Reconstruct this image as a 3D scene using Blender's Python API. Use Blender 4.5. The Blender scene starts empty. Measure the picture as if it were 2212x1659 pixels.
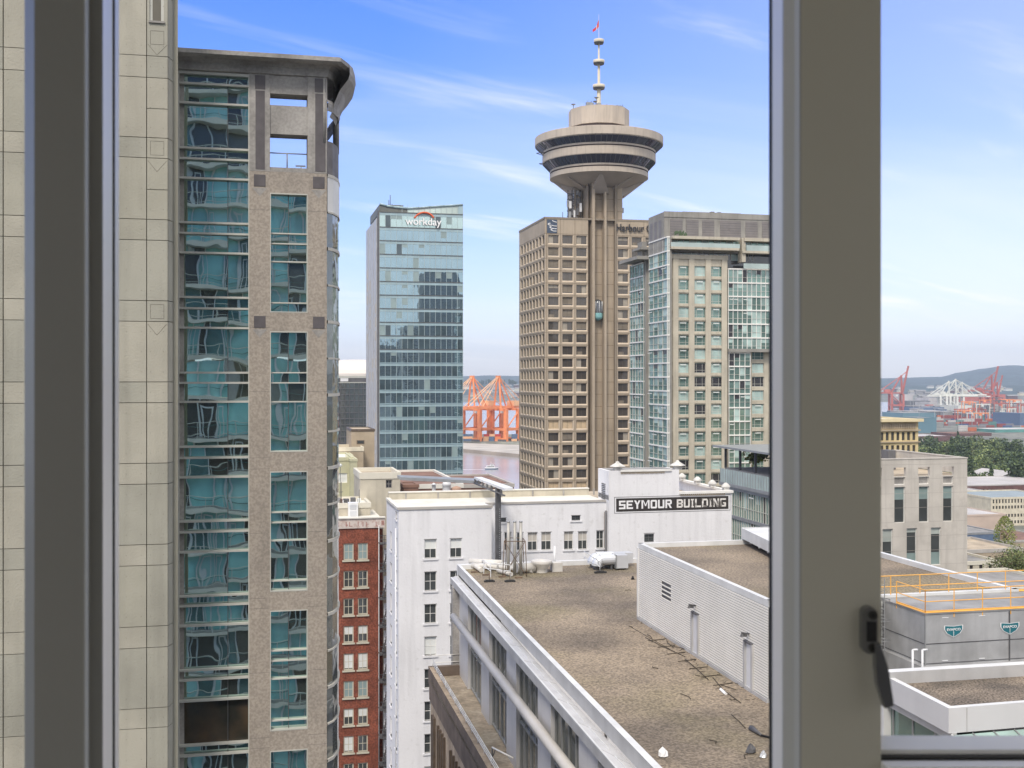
import bpy, math, random
from mathutils import Vector, noise as mnoise
RND = random.Random(7)
# ---------------------------------------------------------------- view geometry
F, CX, HZ, CZ = 2483.0, 1106.0, 820.0, 70.0
G = math.atan2(566, 2483)
cg, sg = math.cos(G), math.sin(G)
sc = bpy.context.scene
COL = sc.collection
cam_d = bpy.data.cameras.new("camera"); cam = bpy.data.objects.new("camera", cam_d); COL.objects.link(cam)
cam.location = (0, 0, CZ); cam.rotation_euler = (math.pi/2, 0, 0)
cam_d.sensor_width = 36; cam_d.lens = 36*F/2212
cam_d.shift_y = -(829.5-HZ)/2212
cam_d.clip_start = 0.05; cam_d.clip_end = 40000
cam_d.dof.use_dof = True; cam_d.dof.focus_distance = 120; cam_d.dof.aperture_fstop = 15
sc.camera = cam
SUN_EL, SUN_AZ = math.radians(50), math.radians(196)     # azimuth clockwise from +Y
w = bpy.data.worlds.new("World"); sc.world = w; w.use_nodes = True
CS1 = 7.9
def build_world():
    nt = w.node_tree; N = nt.nodes; L = nt.links; N.clear()
    out = N.new("ShaderNodeOutputWorld"); bg = N.new("ShaderNodeBackground"); bg.inputs[1].default_value = 0.115
    sky = N.new("ShaderNodeTexSky"); sky.sky_type = 'NISHITA'; sky.sun_disc = False
    sky.sun_elevation = SUN_EL; sky.sun_rotation = SUN_AZ; sky.altitude = 50
    sky.air_density = 1.0; sky.dust_density = 0.6; sky.ozone_density = 2.0
    tc = N.new("ShaderNodeTexCoord"); sep = N.new("ShaderNodeSeparateXYZ"); L.new(tc.outputs["Generated"], sep.inputs[0])
    def m(op, a, b=None, clamp=False):
        n = N.new("ShaderNodeMath"); n.operation = op; n.use_clamp = clamp
        for i, v in enumerate((a, b)):
            if v is None: continue
            if isinstance(v, (int, float)): n.inputs[i].default_value = v
            else: L.new(v, n.inputs[i])
        return n.outputs[0]
    # deeper blue higher up
    el = sep.outputs[2]
    tint = N.new("ShaderNodeValToRGB"); L.new(el, tint.inputs[0])
    cr = tint.color_ramp; cr.elements[0].position = 0.0; cr.elements[0].color = (.92, .91, 1.18, 1)
    cr.elements[1].position = 0.34; cr.elements[1].color = (.42, .72, 1.55, 1)
    e = cr.elements.new(0.08); e.color = (.80, .84, 1.18, 1)
    e = cr.elements.new(0.18); e.color = (.64, .79, 1.32, 1)
    mul = N.new("ShaderNodeMix"); mul.data_type = 'RGBA'; mul.blend_type = 'MULTIPLY'; mul.inputs[0].default_value = 1
    L.new(sky.outputs[0], mul.inputs[6]); L.new(tint.outputs[0], mul.inputs[7])
    # thin cirrus: coordinates on a flat cloud layer seen from below
    ab = m('MAXIMUM', el, 0.0); den = m('ADD', ab, 0.16)
    cx = m('DIVIDE', sep.outputs[0], den); cy = m('DIVIDE', sep.outputs[1], den)
    cmb = N.new("ShaderNodeCombineXYZ"); L.new(cx, cmb.inputs[0]); L.new(cy, cmb.inputs[1])
    def layer(rot, scl, nscale, lo, hi, dist, seed):
        m0 = N.new("ShaderNodeMapping"); L.new(cmb.outputs[0], m0.inputs[0]); m0.inputs["Rotation"].default_value = (0, 0, rot)
        mp = N.new("ShaderNodeMapping"); L.new(m0.outputs[0], mp.inputs[0]); mp.inputs["Scale"].default_value = scl
        mp.inputs["Location"].default_value = (seed, seed*.7, 0)
        n = N.new("ShaderNodeTexNoise"); n.inputs["Scale"].default_value = nscale; n.inputs["Detail"].default_value = 7
        n.inputs["Roughness"].default_value = .58; n.inputs["Distortion"].default_value = dist
        L.new(mp.outputs[0], n.inputs["Vector"])
        r = N.new("ShaderNodeMapRange"); r.interpolation_type = 'SMOOTHSTEP'
        r.inputs[1].default_value = lo; r.inputs[2].default_value = hi; L.new(n.outputs[0], r.inputs[0])
        return r.outputs[0]
    c1 = layer(math.radians(-31), (.55, 1.9, 1), 1.5, .50, .78, .5, CS1)
    c2 = layer(math.radians(-20), (.5, 1.1, 1), .7, .42, .8, .6, 9.3)
    cc = m('ADD', m('MULTIPLY', c1, .5), m('MULTIPLY', c2, .2), True)
    # the veil thickens to the right of the view and towards the horizon
    mr = N.new("ShaderNodeMapRange"); L.new(sep.outputs[0], mr.inputs[0]); mr.inputs[1].default_value = -.1; mr.inputs[2].default_value = .45
    mr.inputs[3].default_value = 0; mr.inputs[4].default_value = .50
    mh = N.new("ShaderNodeMapRange"); L.new(el, mh.inputs[0]); mh.inputs[1].default_value = .0; mh.inputs[2].default_value = .20
    mh.inputs[3].default_value = .30; mh.inputs[4].default_value = 0
    cc = m('ADD', cc, m('MULTIPLY', mr.outputs[0], .6), True)
    cc = m('ADD', cc, mh.outputs[0], True)
    # unseen white overcast overhead and behind us, added to neutralise the blue light
    mo = N.new("ShaderNodeMapRange"); mo.interpolation_type = 'SMOOTHSTEP'; L.new(el, mo.inputs[0]); mo.inputs[1].default_value = .36; mo.inputs[2].default_value = .62
    mo.inputs[3].default_value = 0; mo.inputs[4].default_value = .92
    mb_ = N.new("ShaderNodeMapRange"); mb_.interpolation_type = 'SMOOTHSTEP'; L.new(sep.outputs[1], mb_.inputs[0]); mb_.inputs[1].default_value = .25; mb_.inputs[2].default_value = -.35
    mb_.inputs[3].default_value = 0; mb_.inputs[4].default_value = .8
    cc = m('ADD', cc, m('ADD', mo.outputs[0], mb_.outputs[0]), True)
    cm = N.new("ShaderNodeMix"); cm.data_type = 'RGBA'; L.new(m('MULTIPLY', cc, .9), cm.inputs[0])
    L.new(mul.outputs[2], cm.inputs[6]); cm.inputs[7].default_value = (7.6, 7.45, 7.2, 1)
    L.new(cm.outputs[2], bg.inputs[0]); L.new(bg.outputs[0], out.inputs[0])
build_world()
sl = bpy.data.lights.new("sun", 'SUN'); sl.energy = 2.0; sl.angle = math.radians(14); sl.color = (1, .91, .80)
so = bpy.data.objects.new("sun", sl); COL.objects.link(so)
sd = Vector((math.sin(SUN_AZ)*math.cos(SUN_EL), math.cos(SUN_AZ)*math.cos(SUN_EL), math.sin(SUN_EL)))
so.rotation_euler = (-sd).to_track_quat('-Z', 'Y').to_euler(); so.location = (0, -50, 300)
sc.view_settings.view_transform = 'Standard'; sc.view_settings.look = 'None'
sc.view_settings.exposure = 0.55; sc.view_settings.gamma = 1
sc.render.engine = 'CYCLES'
sc.cycles.max_bounces = 8; sc.cycles.volume_bounces = 0; sc.cycles.use_denoising = True

# ---------------------------------------------------------------- coordinate helpers (street-grid frame a, b, z)
def W(a, b, z): return (a*cg-b*sg, a*sg+b*cg, z)
def ray(x):
    X = (x-CX)/F
    return (X*cg+sg, -X*sg+cg)
def pb(x, y, B):
    ra, rb = ray(x); t = B/rb
    return (ra*t, B, CZ+(HZ-y)*t/F)
def pa(x, y, A):
    ra, rb = ray(x); t = A/ra
    return (A, rb*t, CZ+(HZ-y)*t/F)
def pY(x, y, Y):
    ra, rb = ray(x)
    return (ra*Y, rb*Y, CZ+(HZ-y)*Y/F)
def pz(x, y, Z):
    return pY(x, y, (CZ-Z)*F/(y-HZ))
def ab(x, B): return pb(x, 0, B)[0]
def zb(x, y, B): return pb(x, y, B)[2]
def BD(x, D): return ray(x)[1]*D
def lerp(p, q, t): return tuple(p[i]+(q[i]-p[i])*t for i in range(len(p)))

# ---------------------------------------------------------------- materials
MATS = {}
def mat(name, col, rough=.7, var=.12, scale=.6, metal=0, bump=0, bscale=None, streak=0, spec=.5, ior=None, emit=0, col2=None, lo=.35, hi=.65, fine=0, fscale=30, stain=None, coat=0):
    if name in MATS: return name
    m = bpy.data.materials.new(name); m.use_nodes = True; nt = m.node_tree; N = nt.nodes; L = nt.links
    p = N["Principled BSDF"]; p.inputs["Roughness"].default_value = rough; p.inputs["Metallic"].default_value = metal
    p.inputs["Specular IOR Level"].default_value = spec
    if ior: p.inputs["IOR"].default_value = ior
    if coat: p.inputs["Coat Weight"].default_value = coat
    geo = N.new("ShaderNodeNewGeometry")
    mp = N.new("ShaderNodeMapping"); L.new(geo.outputs["Position"], mp.inputs[0]); mp.inputs["Rotation"].default_value = (0, 0, -G)
    P = mp.outputs[0]
    def nz(s, vec=P, det=5, sc3=None):
        if sc3:
            q = N.new("ShaderNodeMapping"); L.new(vec, q.inputs[0]); q.inputs["Scale"].default_value = sc3; vec = q.outputs[0]
        n = N.new("ShaderNodeTexNoise"); n.inputs["Scale"].default_value = s; n.inputs["Detail"].default_value = det
        L.new(vec, n.inputs["Vector"]); return n.outputs[0]
    def rng(v, lo, hi, a=0, b=1):
        r = N.new("ShaderNodeMapRange"); L.new(v, r.inputs[0])
        for i, q in enumerate((lo, hi, a, b)): r.inputs[i+1].default_value = q
        return r.outputs[0]
    def mix(f, c1, c2, bt='MIX'):
        x = N.new("ShaderNodeMix"); x.data_type = 'RGBA'; x.blend_type = bt
        if isinstance(f, float) or isinstance(f, int): x.inputs[0].default_value = f
        else: L.new(f, x.inputs[0])
        for i, c in ((6, c1), (7, c2)):
            if isinstance(c, tuple): x.inputs[i].default_value = (*c, 1)
            else: L.new(c, x.inputs[i])
        return x.outputs[2]
    c = tuple(min(1, v*(1+var)) for v in col); d = col2 or tuple(v*(1-var) for v in col)
    f = rng(nz(scale), lo, hi)
    cur = mix(f, c, d)
    if streak:
        s = rng(nz(1.0, sc3=(1.6, 1.6, .12)), .5, .72, 0, streak)
        cur = mix(s, cur, tuple(v*.55 for v in col))
    if stain:
        s = rng(nz(stain[0], det=8), stain[1], stain[2], 0, stain[3])
        cur = mix(s, cur, stain[4])
    if fine:
        s = rng(nz(fscale, det=3), .38, .62, 1-fine, 1+fine)
        sv = N.new("ShaderNodeVectorMath"); sv.operation = 'SCALE'; L.new(cur, sv.inputs[0]); L.new(s, sv.inputs["Scale"]); cur = sv.outputs[0]
    L.new(cur, p.inputs["Base Color"])
    if bump:
        b = N.new("ShaderNodeBump"); b.inputs["Strength"].default_value = bump; b.inputs["Distance"].default_value = .05
        L.new(nz(bscale or 20), b.inputs["Height"]); L.new(b.outputs[0], p.inputs["Normal"])
    if emit:
        p.inputs["Emission Color"].default_value = (*col, 1); p.inputs["Emission Strength"].default_value = emit
    MATS[name] = m; return name
def glass_mat(name, col, refl=.6, rough=.02, wob=.02, wscale=.5, wsc=(1, 1, 1), tintvar=.15, vs=.3):
    """coated architectural glass: a tinted mirror over a dark interior, pulled slightly out of flat"""
    m = bpy.data.materials.new(name); m.use_nodes = True; nt = m.node_tree; N = nt.nodes; L = nt.links
    p = N["Principled BSDF"]; p.inputs["Roughness"].default_value = rough; p.inputs["Metallic"].default_value = refl
    p.inputs["IOR"].default_value = 1.7
    geo = N.new("ShaderNodeNewGeometry"); mp = N.new("ShaderNodeMapping"); L.new(geo.outputs["Position"], mp.inputs[0])
    mp.inputs["Rotation"].default_value = (0, 0, -G); mp.inputs["Scale"].default_value = wsc
    n = N.new("ShaderNodeTexNoise"); n.inputs["Scale"].default_value = wscale; n.inputs["Detail"].default_value = 2; L.new(mp.outputs[0], n.inputs["Vector"])
    b = N.new("ShaderNodeBump"); b.inputs["Strength"].default_value = 1; b.inputs["Distance"].default_value = wob
    L.new(n.outputs[0], b.inputs["Height"]); L.new(b.outputs[0], p.inputs["Normal"])
    n2 = N.new("ShaderNodeTexNoise"); n2.inputs["Scale"].default_value = vs; L.new(mp.outputs[0], n2.inputs["Vector"])
    x = N.new("ShaderNodeMix"); x.data_type = 'RGBA'; L.new(n2.outputs[0], x.inputs[0])
    x.inputs[6].default_value = (*[v*(1-tintvar) for v in col], 1); x.inputs[7].default_value = (*[min(1, v*(1+tintvar)) for v in col], 1)
    L.new(x.outputs[2], p.inputs["Base Color"]); MATS[name] = m; return name

# ---------------------------------------------------------------- mesh builder in grid coordinates
class MB:
    def __init__(s): s.v = []; s.f = []; s.m = []; s.sm = []
    def face(s, pts, m, smooth=False):
        i = len(s.v); s.v += [tuple(p) for p in pts]; s.f.append(tuple(range(i, i+len(pts)))); s.m.append(m); s.sm.append(smooth); return s
    def box(s, a0, a1, b0, b1, z0, z1, m, skip=''):
        if a0 > a1: a0, a1 = a1, a0
        if b0 > b1: b0, b1 = b1, b0
        if z0 > z1: z0, z1 = z1, z0
        i = len(s.v)
        s.v += [(a0,b0,z0),(a1,b0,z0),(a1,b1,z0),(a0,b1,z0),(a0,b0,z1),(a1,b0,z1),(a1,b1,z1),(a0,b1,z1)]
        for k, q in (('D',(3,2,1,0)),('U',(4,5,6,7)),('F',(0,1,5,4)),('R',(1,2,6,5)),('B',(2,3,7,6)),('L',(3,0,4,7))):
            if k in skip: continue
            s.f.append(tuple(i+j for j in q)); s.m.append(m); s.sm.append(False)
        return s
    def prism(s, poly, z0, z1, m, mt=None, capb=True):
        """poly: (a,b) corners counter-clockwise from above; z0/z1 numbers or lists"""
        n = len(poly); Z0 = z0 if isinstance(z0, (list, tuple)) else [z0]*n; Z1 = z1 if isinstance(z1, (list, tuple)) else [z1]*n
        ar = sum(poly[i][0]*poly[(i+1)%n][1]-poly[(i+1)%n][0]*poly[i][1] for i in range(n))
        if ar < 0: poly = poly[::-1]; Z0 = Z0[::-1]; Z1 = Z1[::-1]
        for i in range(n):
            j = (i+1) % n
            s.face([(*poly[i],Z0[i]),(*poly[j],Z0[j]),(*poly[j],Z1[j]),(*poly[i],Z1[i])], m)
        s.face([(*poly[i],Z1[i]) for i in range(n)], mt or m)
        if capb: s.face([(*poly[i],Z0[i]) for i in range(n)][::-1], m)
        return s
    def wallseg(s, p, q, th, z0, z1, m):
        """upright slab standing on plan segment p-q, thickness th to the left of p->q"""
        d = Vector((q[0]-p[0], q[1]-p[1])); d.normalize(); n = (-d.y*th, d.x*th)
        return s.prism([(p[0],p[1]),(q[0],q[1]),(q[0]+n[0],q[1]+n[1]),(p[0]+n[0],p[1]+n[1])], z0, z1, m)
    def tube(s, p, q, r, m, n=8, r2=None, cap=True):
        p = Vector(p); q = Vector(q); d = (q-p)
        if d.length < 1e-6: return s
        d.normalize(); u = d.cross(Vector((0,0,1)) if abs(d.z) < .9 else Vector((1,0,0))).normalized(); v = d.cross(u)
        r2 = r if r2 is None else r2; i = len(s.v)
        for k in range(n):
            t = 2*math.pi*k/n; o = u*math.cos(t)+v*math.sin(t)
            s.v.append(tuple(p+o*r)); s.v.append(tuple(q+o*r2))
        for k in range(n):
            a, b = i+2*k, i+2*((k+1)%n); s.f.append((b, a, a+1, b+1)[::-1]); s.m.append(m); s.sm.append(n > 4)
        if cap:
            s.f.append(tuple(i+2*k for k in range(n))[::-1]); s.m.append(m); s.sm.append(False)
            s.f.append(tuple(i+2*k+1 for k in range(n))); s.m.append(m); s.sm.append(False)
        return s
    def bar(s, p, q, t, m): return s.tube(p, q, t*.7, m, 4)
    def lathe(s, ca, cb, prof, m, n=48, smooth=True):
        """prof: list of (radius, z) ; m one material or list per segment"""
        i = len(s.v)
        for r, z in prof:
            for k in range(n):
                t = 2*math.pi*(k+.5)/n; s.v.append((ca+r*math.cos(t), cb+r*math.sin(t), z))
        for j in range(len(prof)-1):
            for k in range(n):
                a, b = i+j*n+k, i+j*n+(k+1)%n
                s.f.append((a, b, b+n, a+n)); s.m.append(m[j] if isinstance(m, list) else m); s.sm.append(smooth)
        return s
    def merge(s, o, loc=(0,0,0), rot=0):
        i = len(s.v); c, n = math.cos(rot), math.sin(rot)
        s.v += [(x*c-y*n+loc[0], x*n+y*c+loc[1], z+loc[2]) for x, y, z in o.v]
        s.f += [tuple(i+j for j in q) for q in o.f]; s.m += o.m; s.sm += o.sm; return s
    def mesh(s, name, base=(0,0,0)):
        me = bpy.data.meshes.new(name)
        me.from_pydata([(x-base[0], y-base[1], z-base[2]) for x, y, z in s.v], [], s.f)
        names = []; idx = {}
        for k in s.m:
            if k not in idx: idx[k] = len(names); names.append(k)
        for k in names: me.materials.append(MATS[k])
        me.polygons.foreach_set("material_index", [idx[k] for k in s.m])
        me.polygons.foreach_set("use_smooth", s.sm); me.update(); return me
BASE = {}
def props(o, label=None, cat=None, group=None, kind=None):
    if label: o["label"] = label
    if cat: o["category"] = cat
    if group: o["group"] = group
    if kind: o["kind"] = kind
    return o
def thing(name, label, cat, base, group=None):
    o = bpy.data.objects.new(name, None); COL.objects.link(o); o.empty_display_size = .5
    o.location = W(*base); o.rotation_euler = (0, 0, G); BASE[o.name] = tuple(base)
    return props(o, label, cat, group)
def part(mb, name, parent, label=None, kind=None):
    b = BASE[parent.name]; o = bpy.data.objects.new(name, mb.mesh(name, b)); COL.objects.link(o); o.parent = parent
    BASE[o.name] = b
    return props(o, label=label, kind=kind)
def solo(mb, name, label, cat, base, group=None, kind=None):
    o = bpy.data.objects.new(name, mb.mesh(name, base)); COL.objects.link(o)
    o.location = W(*base); o.rotation_euler = (0, 0, G); BASE[o.name] = tuple(base)
    return props(o, label, cat, group, kind)
def inst(me, name, parent, pos, rot=0, label=None):
    b = BASE[parent.name]; o = bpy.data.objects.new(name, me); COL.objects.link(o); o.parent = parent
    o.location = (pos[0]-b[0], pos[1]-b[1], pos[2]-b[2]); o.rotation_euler = (0, 0, rot); BASE[o.name] = tuple(pos)
    return props(o, label=label)
def copies(parent, items, name='window', limit=100):
    """items: (MB centred at origin facing -b, pos, rot). The first `limit` become parts, the rest one part of kind stuff"""
    cache = {}
    for mb, pos, rot in items[:limit]:
        if id(mb) not in cache: cache[id(mb)] = mb.mesh(name)
        inst(cache[id(mb)], name, parent, pos, rot)
    if len(items) > limit:
        big = MB()
        for mb, pos, rot in items[limit:]: big.merge(mb, pos, rot)
        part(big, name, parent, kind='stuff')
LEFT = -math.pi/2
def wall_holes(mb, face, const, u0, u1, z0, z1, holes, depth, m, mr=None):
    us = sorted({u0, u1, *[min(max(h[k], u0), u1) for h in holes for k in (0, 1)]})
    zs = sorted({z0, z1, *[min(max(h[k], z0), z1) for h in holes for k in (2, 3)]})
    P = (lambda u, d, z: (u, const+d, z)) if face == 'F' else (lambda u, d, z: (const+d, u, z))
    for j in range(len(zs)-1):
        run = None
        for i in range(len(us)-1):
            cu, cz = (us[i]+us[i+1])/2, (zs[j]+zs[j+1])/2
            hole = any(h[0] < cu < h[1] and h[2] < cz < h[3] for h in holes)
            if not hole and run is None: run = us[i]
            if (hole or i == len(us)-2) and run is not None:
                e = us[i] if hole else us[i+1]
                q = [P(run,0,zs[j]), P(e,0,zs[j]), P(e,0,zs[j+1]), P(run,0,zs[j+1])]
                mb.face(q if face == 'F' else q[::-1], m); run = None
    if depth:
        for h in holes:
            a, b, c, d = h[:4]; D = depth; k = mr or m
            for q in ([P(a,0,c),P(b,0,c),P(b,D,c),P(a,D,c)], [P(a,0,d),P(a,D,d),P(b,D,d),P(b,0,d)], [P(a,0,c),P(a,D,c),P(a,D,d),P(a,0,d)], [P(b,0,c),P(b,0,d),P(b,D,d),P(b,D,c)]):
                mb.face(q if face == 'F' else q[::-1], k)
def text_mesh(txt, width, height, mat_, depth=.05, bold=0.0):
    cu = bpy.data.curves.new("lettering", 'FONT'); cu.body = txt; cu.extrude = .02; cu.offset = bold; cu.resolution_u = 3
    o = bpy.data.objects.new("lettering", cu); COL.objects.link(o)
    bpy.context.view_layer.update(); dg = bpy.context.evaluated_depsgraph_get()
    me = bpy.data.meshes.new_from_object(o.evaluated_get(dg)); 
    xs = [v.co.x for v in me.vertices]; ys = [v.co.y for v in me.vertices]
    sx = width/(max(xs)-min(xs)); sy = height/(max(ys)-min(ys)); mx, my = min(xs), min(ys)
    mb = MB(); mb.v = [((v.co.x-mx)*sx, -(v.co.z+.02)/.04*depth, (v.co.y-my)*sy) for v in me.vertices]
    mb.f = [tuple(p.vertices) for p in me.polygons]; mb.m = [mat_]*len(mb.f); mb.sm = [False]*len(mb.f)
    bpy.data.objects.remove(o); bpy.data.curves.remove(cu); bpy.data.meshes.remove(me)
    return mb
def win(w, h, glass, frame, bt=.08, mv=(), mh=(), proud=.0, rec=.0, bars=.05, sill=None, blind=None):
    """window centred on x, bottom at z=0, glass at b=rec, frame ring in front of it"""
    s = MB(); s.box(-w/2, w/2, rec, rec+.02, 0, h, glass)
    f0, f1 = rec-.05-proud, rec-.002
    s.box(-w/2, w/2, f0, f1, 0, bt, frame); s.box(-w/2, w/2, f0, f1, h-bt, h, frame)
    s.box(-w/2, -w/2+bt, f0, f1, bt, h-bt, frame); s.box(w/2-bt, w/2, f0, f1, bt, h-bt, frame)
    for t in mv: s.box(-w/2+w*t-bars/2, -w/2+w*t+bars/2, f0+.01, f1, bt, h-bt, frame)
    for t in mh: s.box(-w/2+bt, w/2-bt, f0+.013, f1, h*t-bars/2, h*t+bars/2, frame)
    if blind:
        bm, lo, hi, l, r = blind
        s.box(-w/2+bt+(w-2*bt)*l, -w/2+bt+(w-2*bt)*r, rec-.02, rec-.004, bt+(h-2*bt)*lo, bt+(h-2*bt)*hi, bm)
    if sill: s.box(-w/2-.15, w/2+.15, rec-.32, rec-.052-proud, -.18, 0, sill)
    return s

# ---------------------------------------------------------------- palette
mat('concrete', (.40,.385,.315), .85, .09, .5, streak=.35, bump=.25, bscale=14, stain=(.35,.55,.75,.35,(.34,.335,.27)))
mat('concrete_b', (.42,.40,.33), .85, .09, .6, streak=.3, bump=.25, bscale=14)
mat('concrete_c', (.375,.365,.305), .85, .09, .6, streak=.4, bump=.25, bscale=14)
mat('concrete_joint', (.15,.14,.115), .9)
mat('granite', (.36,.315,.265), .6, .06, .35, fine=.15, fscale=11, streak=.25, stain=(.6,.5,.7,.35,(.28,.25,.22)))
mat('granite_dark', (.16,.145,.135), .6, .15, 3, streak=.3)
mat('granite_grey', (.33,.315,.295), .7, .2, .7, streak=.6, fine=.1, fscale=9)
mat('dark_panel', (.11,.10,.105), .5, .15, 2)
mat('mullion', (.52,.52,.47), .45, .05, 2)
mat('mullion_dark', (.10,.10,.10), .5)
mat('white_metal', (.72,.73,.74), .4, .05, .8, streak=.12)
mat('white_paint', (.76,.76,.775), .75, .04, .25, streak=.22, stain=(2.2,.60,.74,.35,(.48,.47,.45)), bump=.35, bscale=4)
mat('white_trim', (.78,.77,.73), .6, .06, 1)
mat('cream', (.62,.57,.45), .8, .1, .5, streak=.25)
mat('beige_wall', (.50,.46,.37), .85, .1, .5, streak=.3)
mat('harbour_stone', (.405,.335,.25), .8, .08, .15, streak=.35)
mat('harbour_dark', (.27,.225,.17), .8, .08, .2, streak=.35)  # darker copy of harbour_stone; shade of recesses put into the colour
mat('harbour_trim', (.56,.47,.36), .8, .05, .3)
mat('harbour_joint', (.16,.12,.085), .9)
mat('pod_stone', (.50,.435,.36), .75, .08, .15, streak=.4)
mat('pod_under', (.42,.37,.32), .85, .08, .2)  # darker than pod_stone: shade under the pod put into the colour
mat('pod_rim_line', (.12,.09,.08), .7)
mat('condo_stone', (.50,.46,.37), .85, .1, .3, streak=.4)
mat('condo_grey', (.285,.275,.25), .85, .12, .4, streak=.5)
mat('condo_louver', (.20,.185,.18), .6, .1, .5)
mat('brick', (.225,.07,.042), .9, .25, .8, fine=.3, fscale=5, streak=.3)
mat('brick_brown', (.22,.12,.085), .9, .2, .8)
mat('iron', (.085,.085,.09), .6, .2, 2)
mat('steel_grey', (.32,.33,.335), .4, .1, 1, metal=.3)
mat('galvanised', (.46,.465,.47), .38, .16, .7, metal=.3, streak=.3)
mat('gravel', (.235,.19,.14), .95, .2, .16, fine=.36, fscale=8, col2=(.14,.115,.09), lo=.36, hi=.66, stain=(.11,.5,.62,.5,(.21,.18,.10)), bump=.6, bscale=9)
mat('gravel_fine', (.185,.15,.115), .95, .25, .5, fine=.6, fscale=11, col2=(.11,.092,.075), bump=.6, bscale=12)
mat('flashing', (.66,.67,.67), .45, .08, .7, streak=.1)
mat('flashing_grey', (.46,.46,.46), .45, .1, .6, streak=.2)
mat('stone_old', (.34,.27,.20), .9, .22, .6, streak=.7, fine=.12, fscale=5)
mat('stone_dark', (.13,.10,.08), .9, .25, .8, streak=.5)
mat('terrace_paving', (.30,.25,.19), .9, .2, .9, fine=.15, fscale=4, stain=(.3,.5,.6,.5,(.42,.38,.31)))
mat('bronze', (.10,.075,.055), .5, .2, 2)
mat('roof_white', (.68,.66,.60), .8, .08, .4, stain=(.5,.55,.7,.4,(.5,.47,.4)))
mat('roof_tan', (.42,.35,.26), .9, .2, .4)
mat('roof_grey', (.26,.255,.25), .9, .2, .3)
mat('roof_brown', (.20,.115,.085), .9, .25, .4)
mat('rubber', (.03,.03,.03), .8)
mat('yellow_rail', (.80,.42,.09), .5, .06, 2)
mat('teal_sign', (.02,.16,.20), .4)
mat('sign_white', (.80,.80,.80), .6, .04)
mat('sign_black', (.035,.03,.028), .8, .3, 2)
mat('sign_white_worn', (.72,.70,.66), .85, .15, 3, stain=(1.3,.52,.6,.8,(.07,.06,.055)))
mat('logo_blue', (.06,.085,.13), .5)
mat('letter_black', (.03,.03,.035), .5)
mat('orange_paint', (.80,.27,.10), .5, .15, .1)
mat('orange_light', (.82,.48,.26), .5, .15, .1)
mat('red_paint', (.50,.05,.03), .5, .1)
mat('crane_red', (.46,.13,.10), .6, .15, .05)
mat('crane_white', (.66,.67,.62), .6, .05, .05)
mat('grey_dark', (.12,.12,.125), .7, .15)
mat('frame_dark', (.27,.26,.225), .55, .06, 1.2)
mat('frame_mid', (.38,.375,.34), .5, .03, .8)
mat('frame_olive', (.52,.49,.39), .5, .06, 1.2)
mat('frame_daylit', (.95,.91,.83), .4, .03, .8)  # near-white for frame edges facing outdoors, daylight put into the colour
mat('gasket', (.012,.012,.012), .6)
mat('interior', (.88,.86,.82), .9, .03)
mat('interior_floor', (.55,.52,.47), .8, .1, 3)
mat('latch_metal', (.22,.215,.20), .35, .05, 8, metal=.3)
mat('latch_screw', (.07,.068,.06), .3, .05, 8, metal=.7)
mat('black', (.006,.006,.006), .6)
mat('blind', (.50,.47,.42), .9, .05, 1)
mat('blind_warm', (.52,.40,.26), .9, .1, 1)
mat('blind_white', (.72,.74,.72), .8, .05, 1)
mat('dark_room', (.035,.035,.04), .25, .3, 1, ior=1.6)
mat('dark_room_warm', (.045,.032,.028), .2, .3, 1, ior=1.6)
mat('teal_panel', (.26,.56,.54), .25, .18, .5, ior=1.6)
mat('teal_dark', (.07,.17,.18), .2, .3, .7, ior=1.6)
mat('pale_spandrel', (.32,.44,.48), .25, .08, .3, ior=1.6)
mat('balcony_edge', (.58,.55,.48), .7, .05, .5)
mat('water', (.36,.345,.345), .2, .10, .01, ior=1.33)
mat('land', (.16,.165,.14), .95, .25, .012, fine=.3, fscale=.08)
mat('forest', (.045,.075,.075), .95, .35, .012, fine=.4, fscale=.03)
mat('asphalt', (.06,.06,.06), .9, .2, .05)
mat('leaf_a', (.12,.165,.06), .8, .4, .08)
mat('leaf_b', (.23,.27,.10), .8, .35, .08)
mat('leaf_c', (.065,.10,.05), .8, .3, .3)
mat('leaf_yellow', (.20,.24,.03), .8, .25, .5)
mat('bark', (.09,.07,.05), .9)
mat('blue_paint', (.10,.15,.24), .7, .1)
mat('teal_shed', (.12,.22,.27), .7, .1, .02)
mat('pink_wall', (.52,.42,.35), .9, .08, .2)
glass_mat('glass_b', (.52,.67,.63), .95, .012, .0095, .5, (1, 1, .8), .10)
glass_mat('glass_sky', (.50,.64,.62), .8, .03, .01, .15, (1, 1, .6), .12)  # paler glass for the top floor; sky reflection put into its tint
glass_mat('glass_office', (.33,.46,.52), .85, .02, .012, .3, (1, 1, .7), .15)
glass_mat('glass_dark', (.10,.105,.11), .35, .04, .02, .3, (1, 1, 1), .3)
glass_mat('glass_bronze', (.115,.10,.085), .4, .04, .04, .1, (1, 1, 1), .4, .06)
glass_mat('glass_pod', (.10,.10,.14), .6, .06, .02, .1)
glass_mat('glass_green', (.20,.31,.28), .42, .03, .02, .2, (1, 1, 1), .35, .25)
glass_mat('glass_old', (.10,.11,.11), .4, .05, .01, .5, (1, 1, 1), .3, .8)
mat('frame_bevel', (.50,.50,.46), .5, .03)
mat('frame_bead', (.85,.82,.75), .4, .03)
mat('frame_highlight', (.95,.91,.83), .4, .03)  # highlight along the right post's inner edge, put into the colour
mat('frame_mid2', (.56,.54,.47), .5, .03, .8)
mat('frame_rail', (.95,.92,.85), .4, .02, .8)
mat('stay_metal', (.10,.10,.10), .45, .1, 10, metal=.3)
mat('rail_glass', (.20,.36,.36), .15, .1, 1, ior=1.6)
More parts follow.
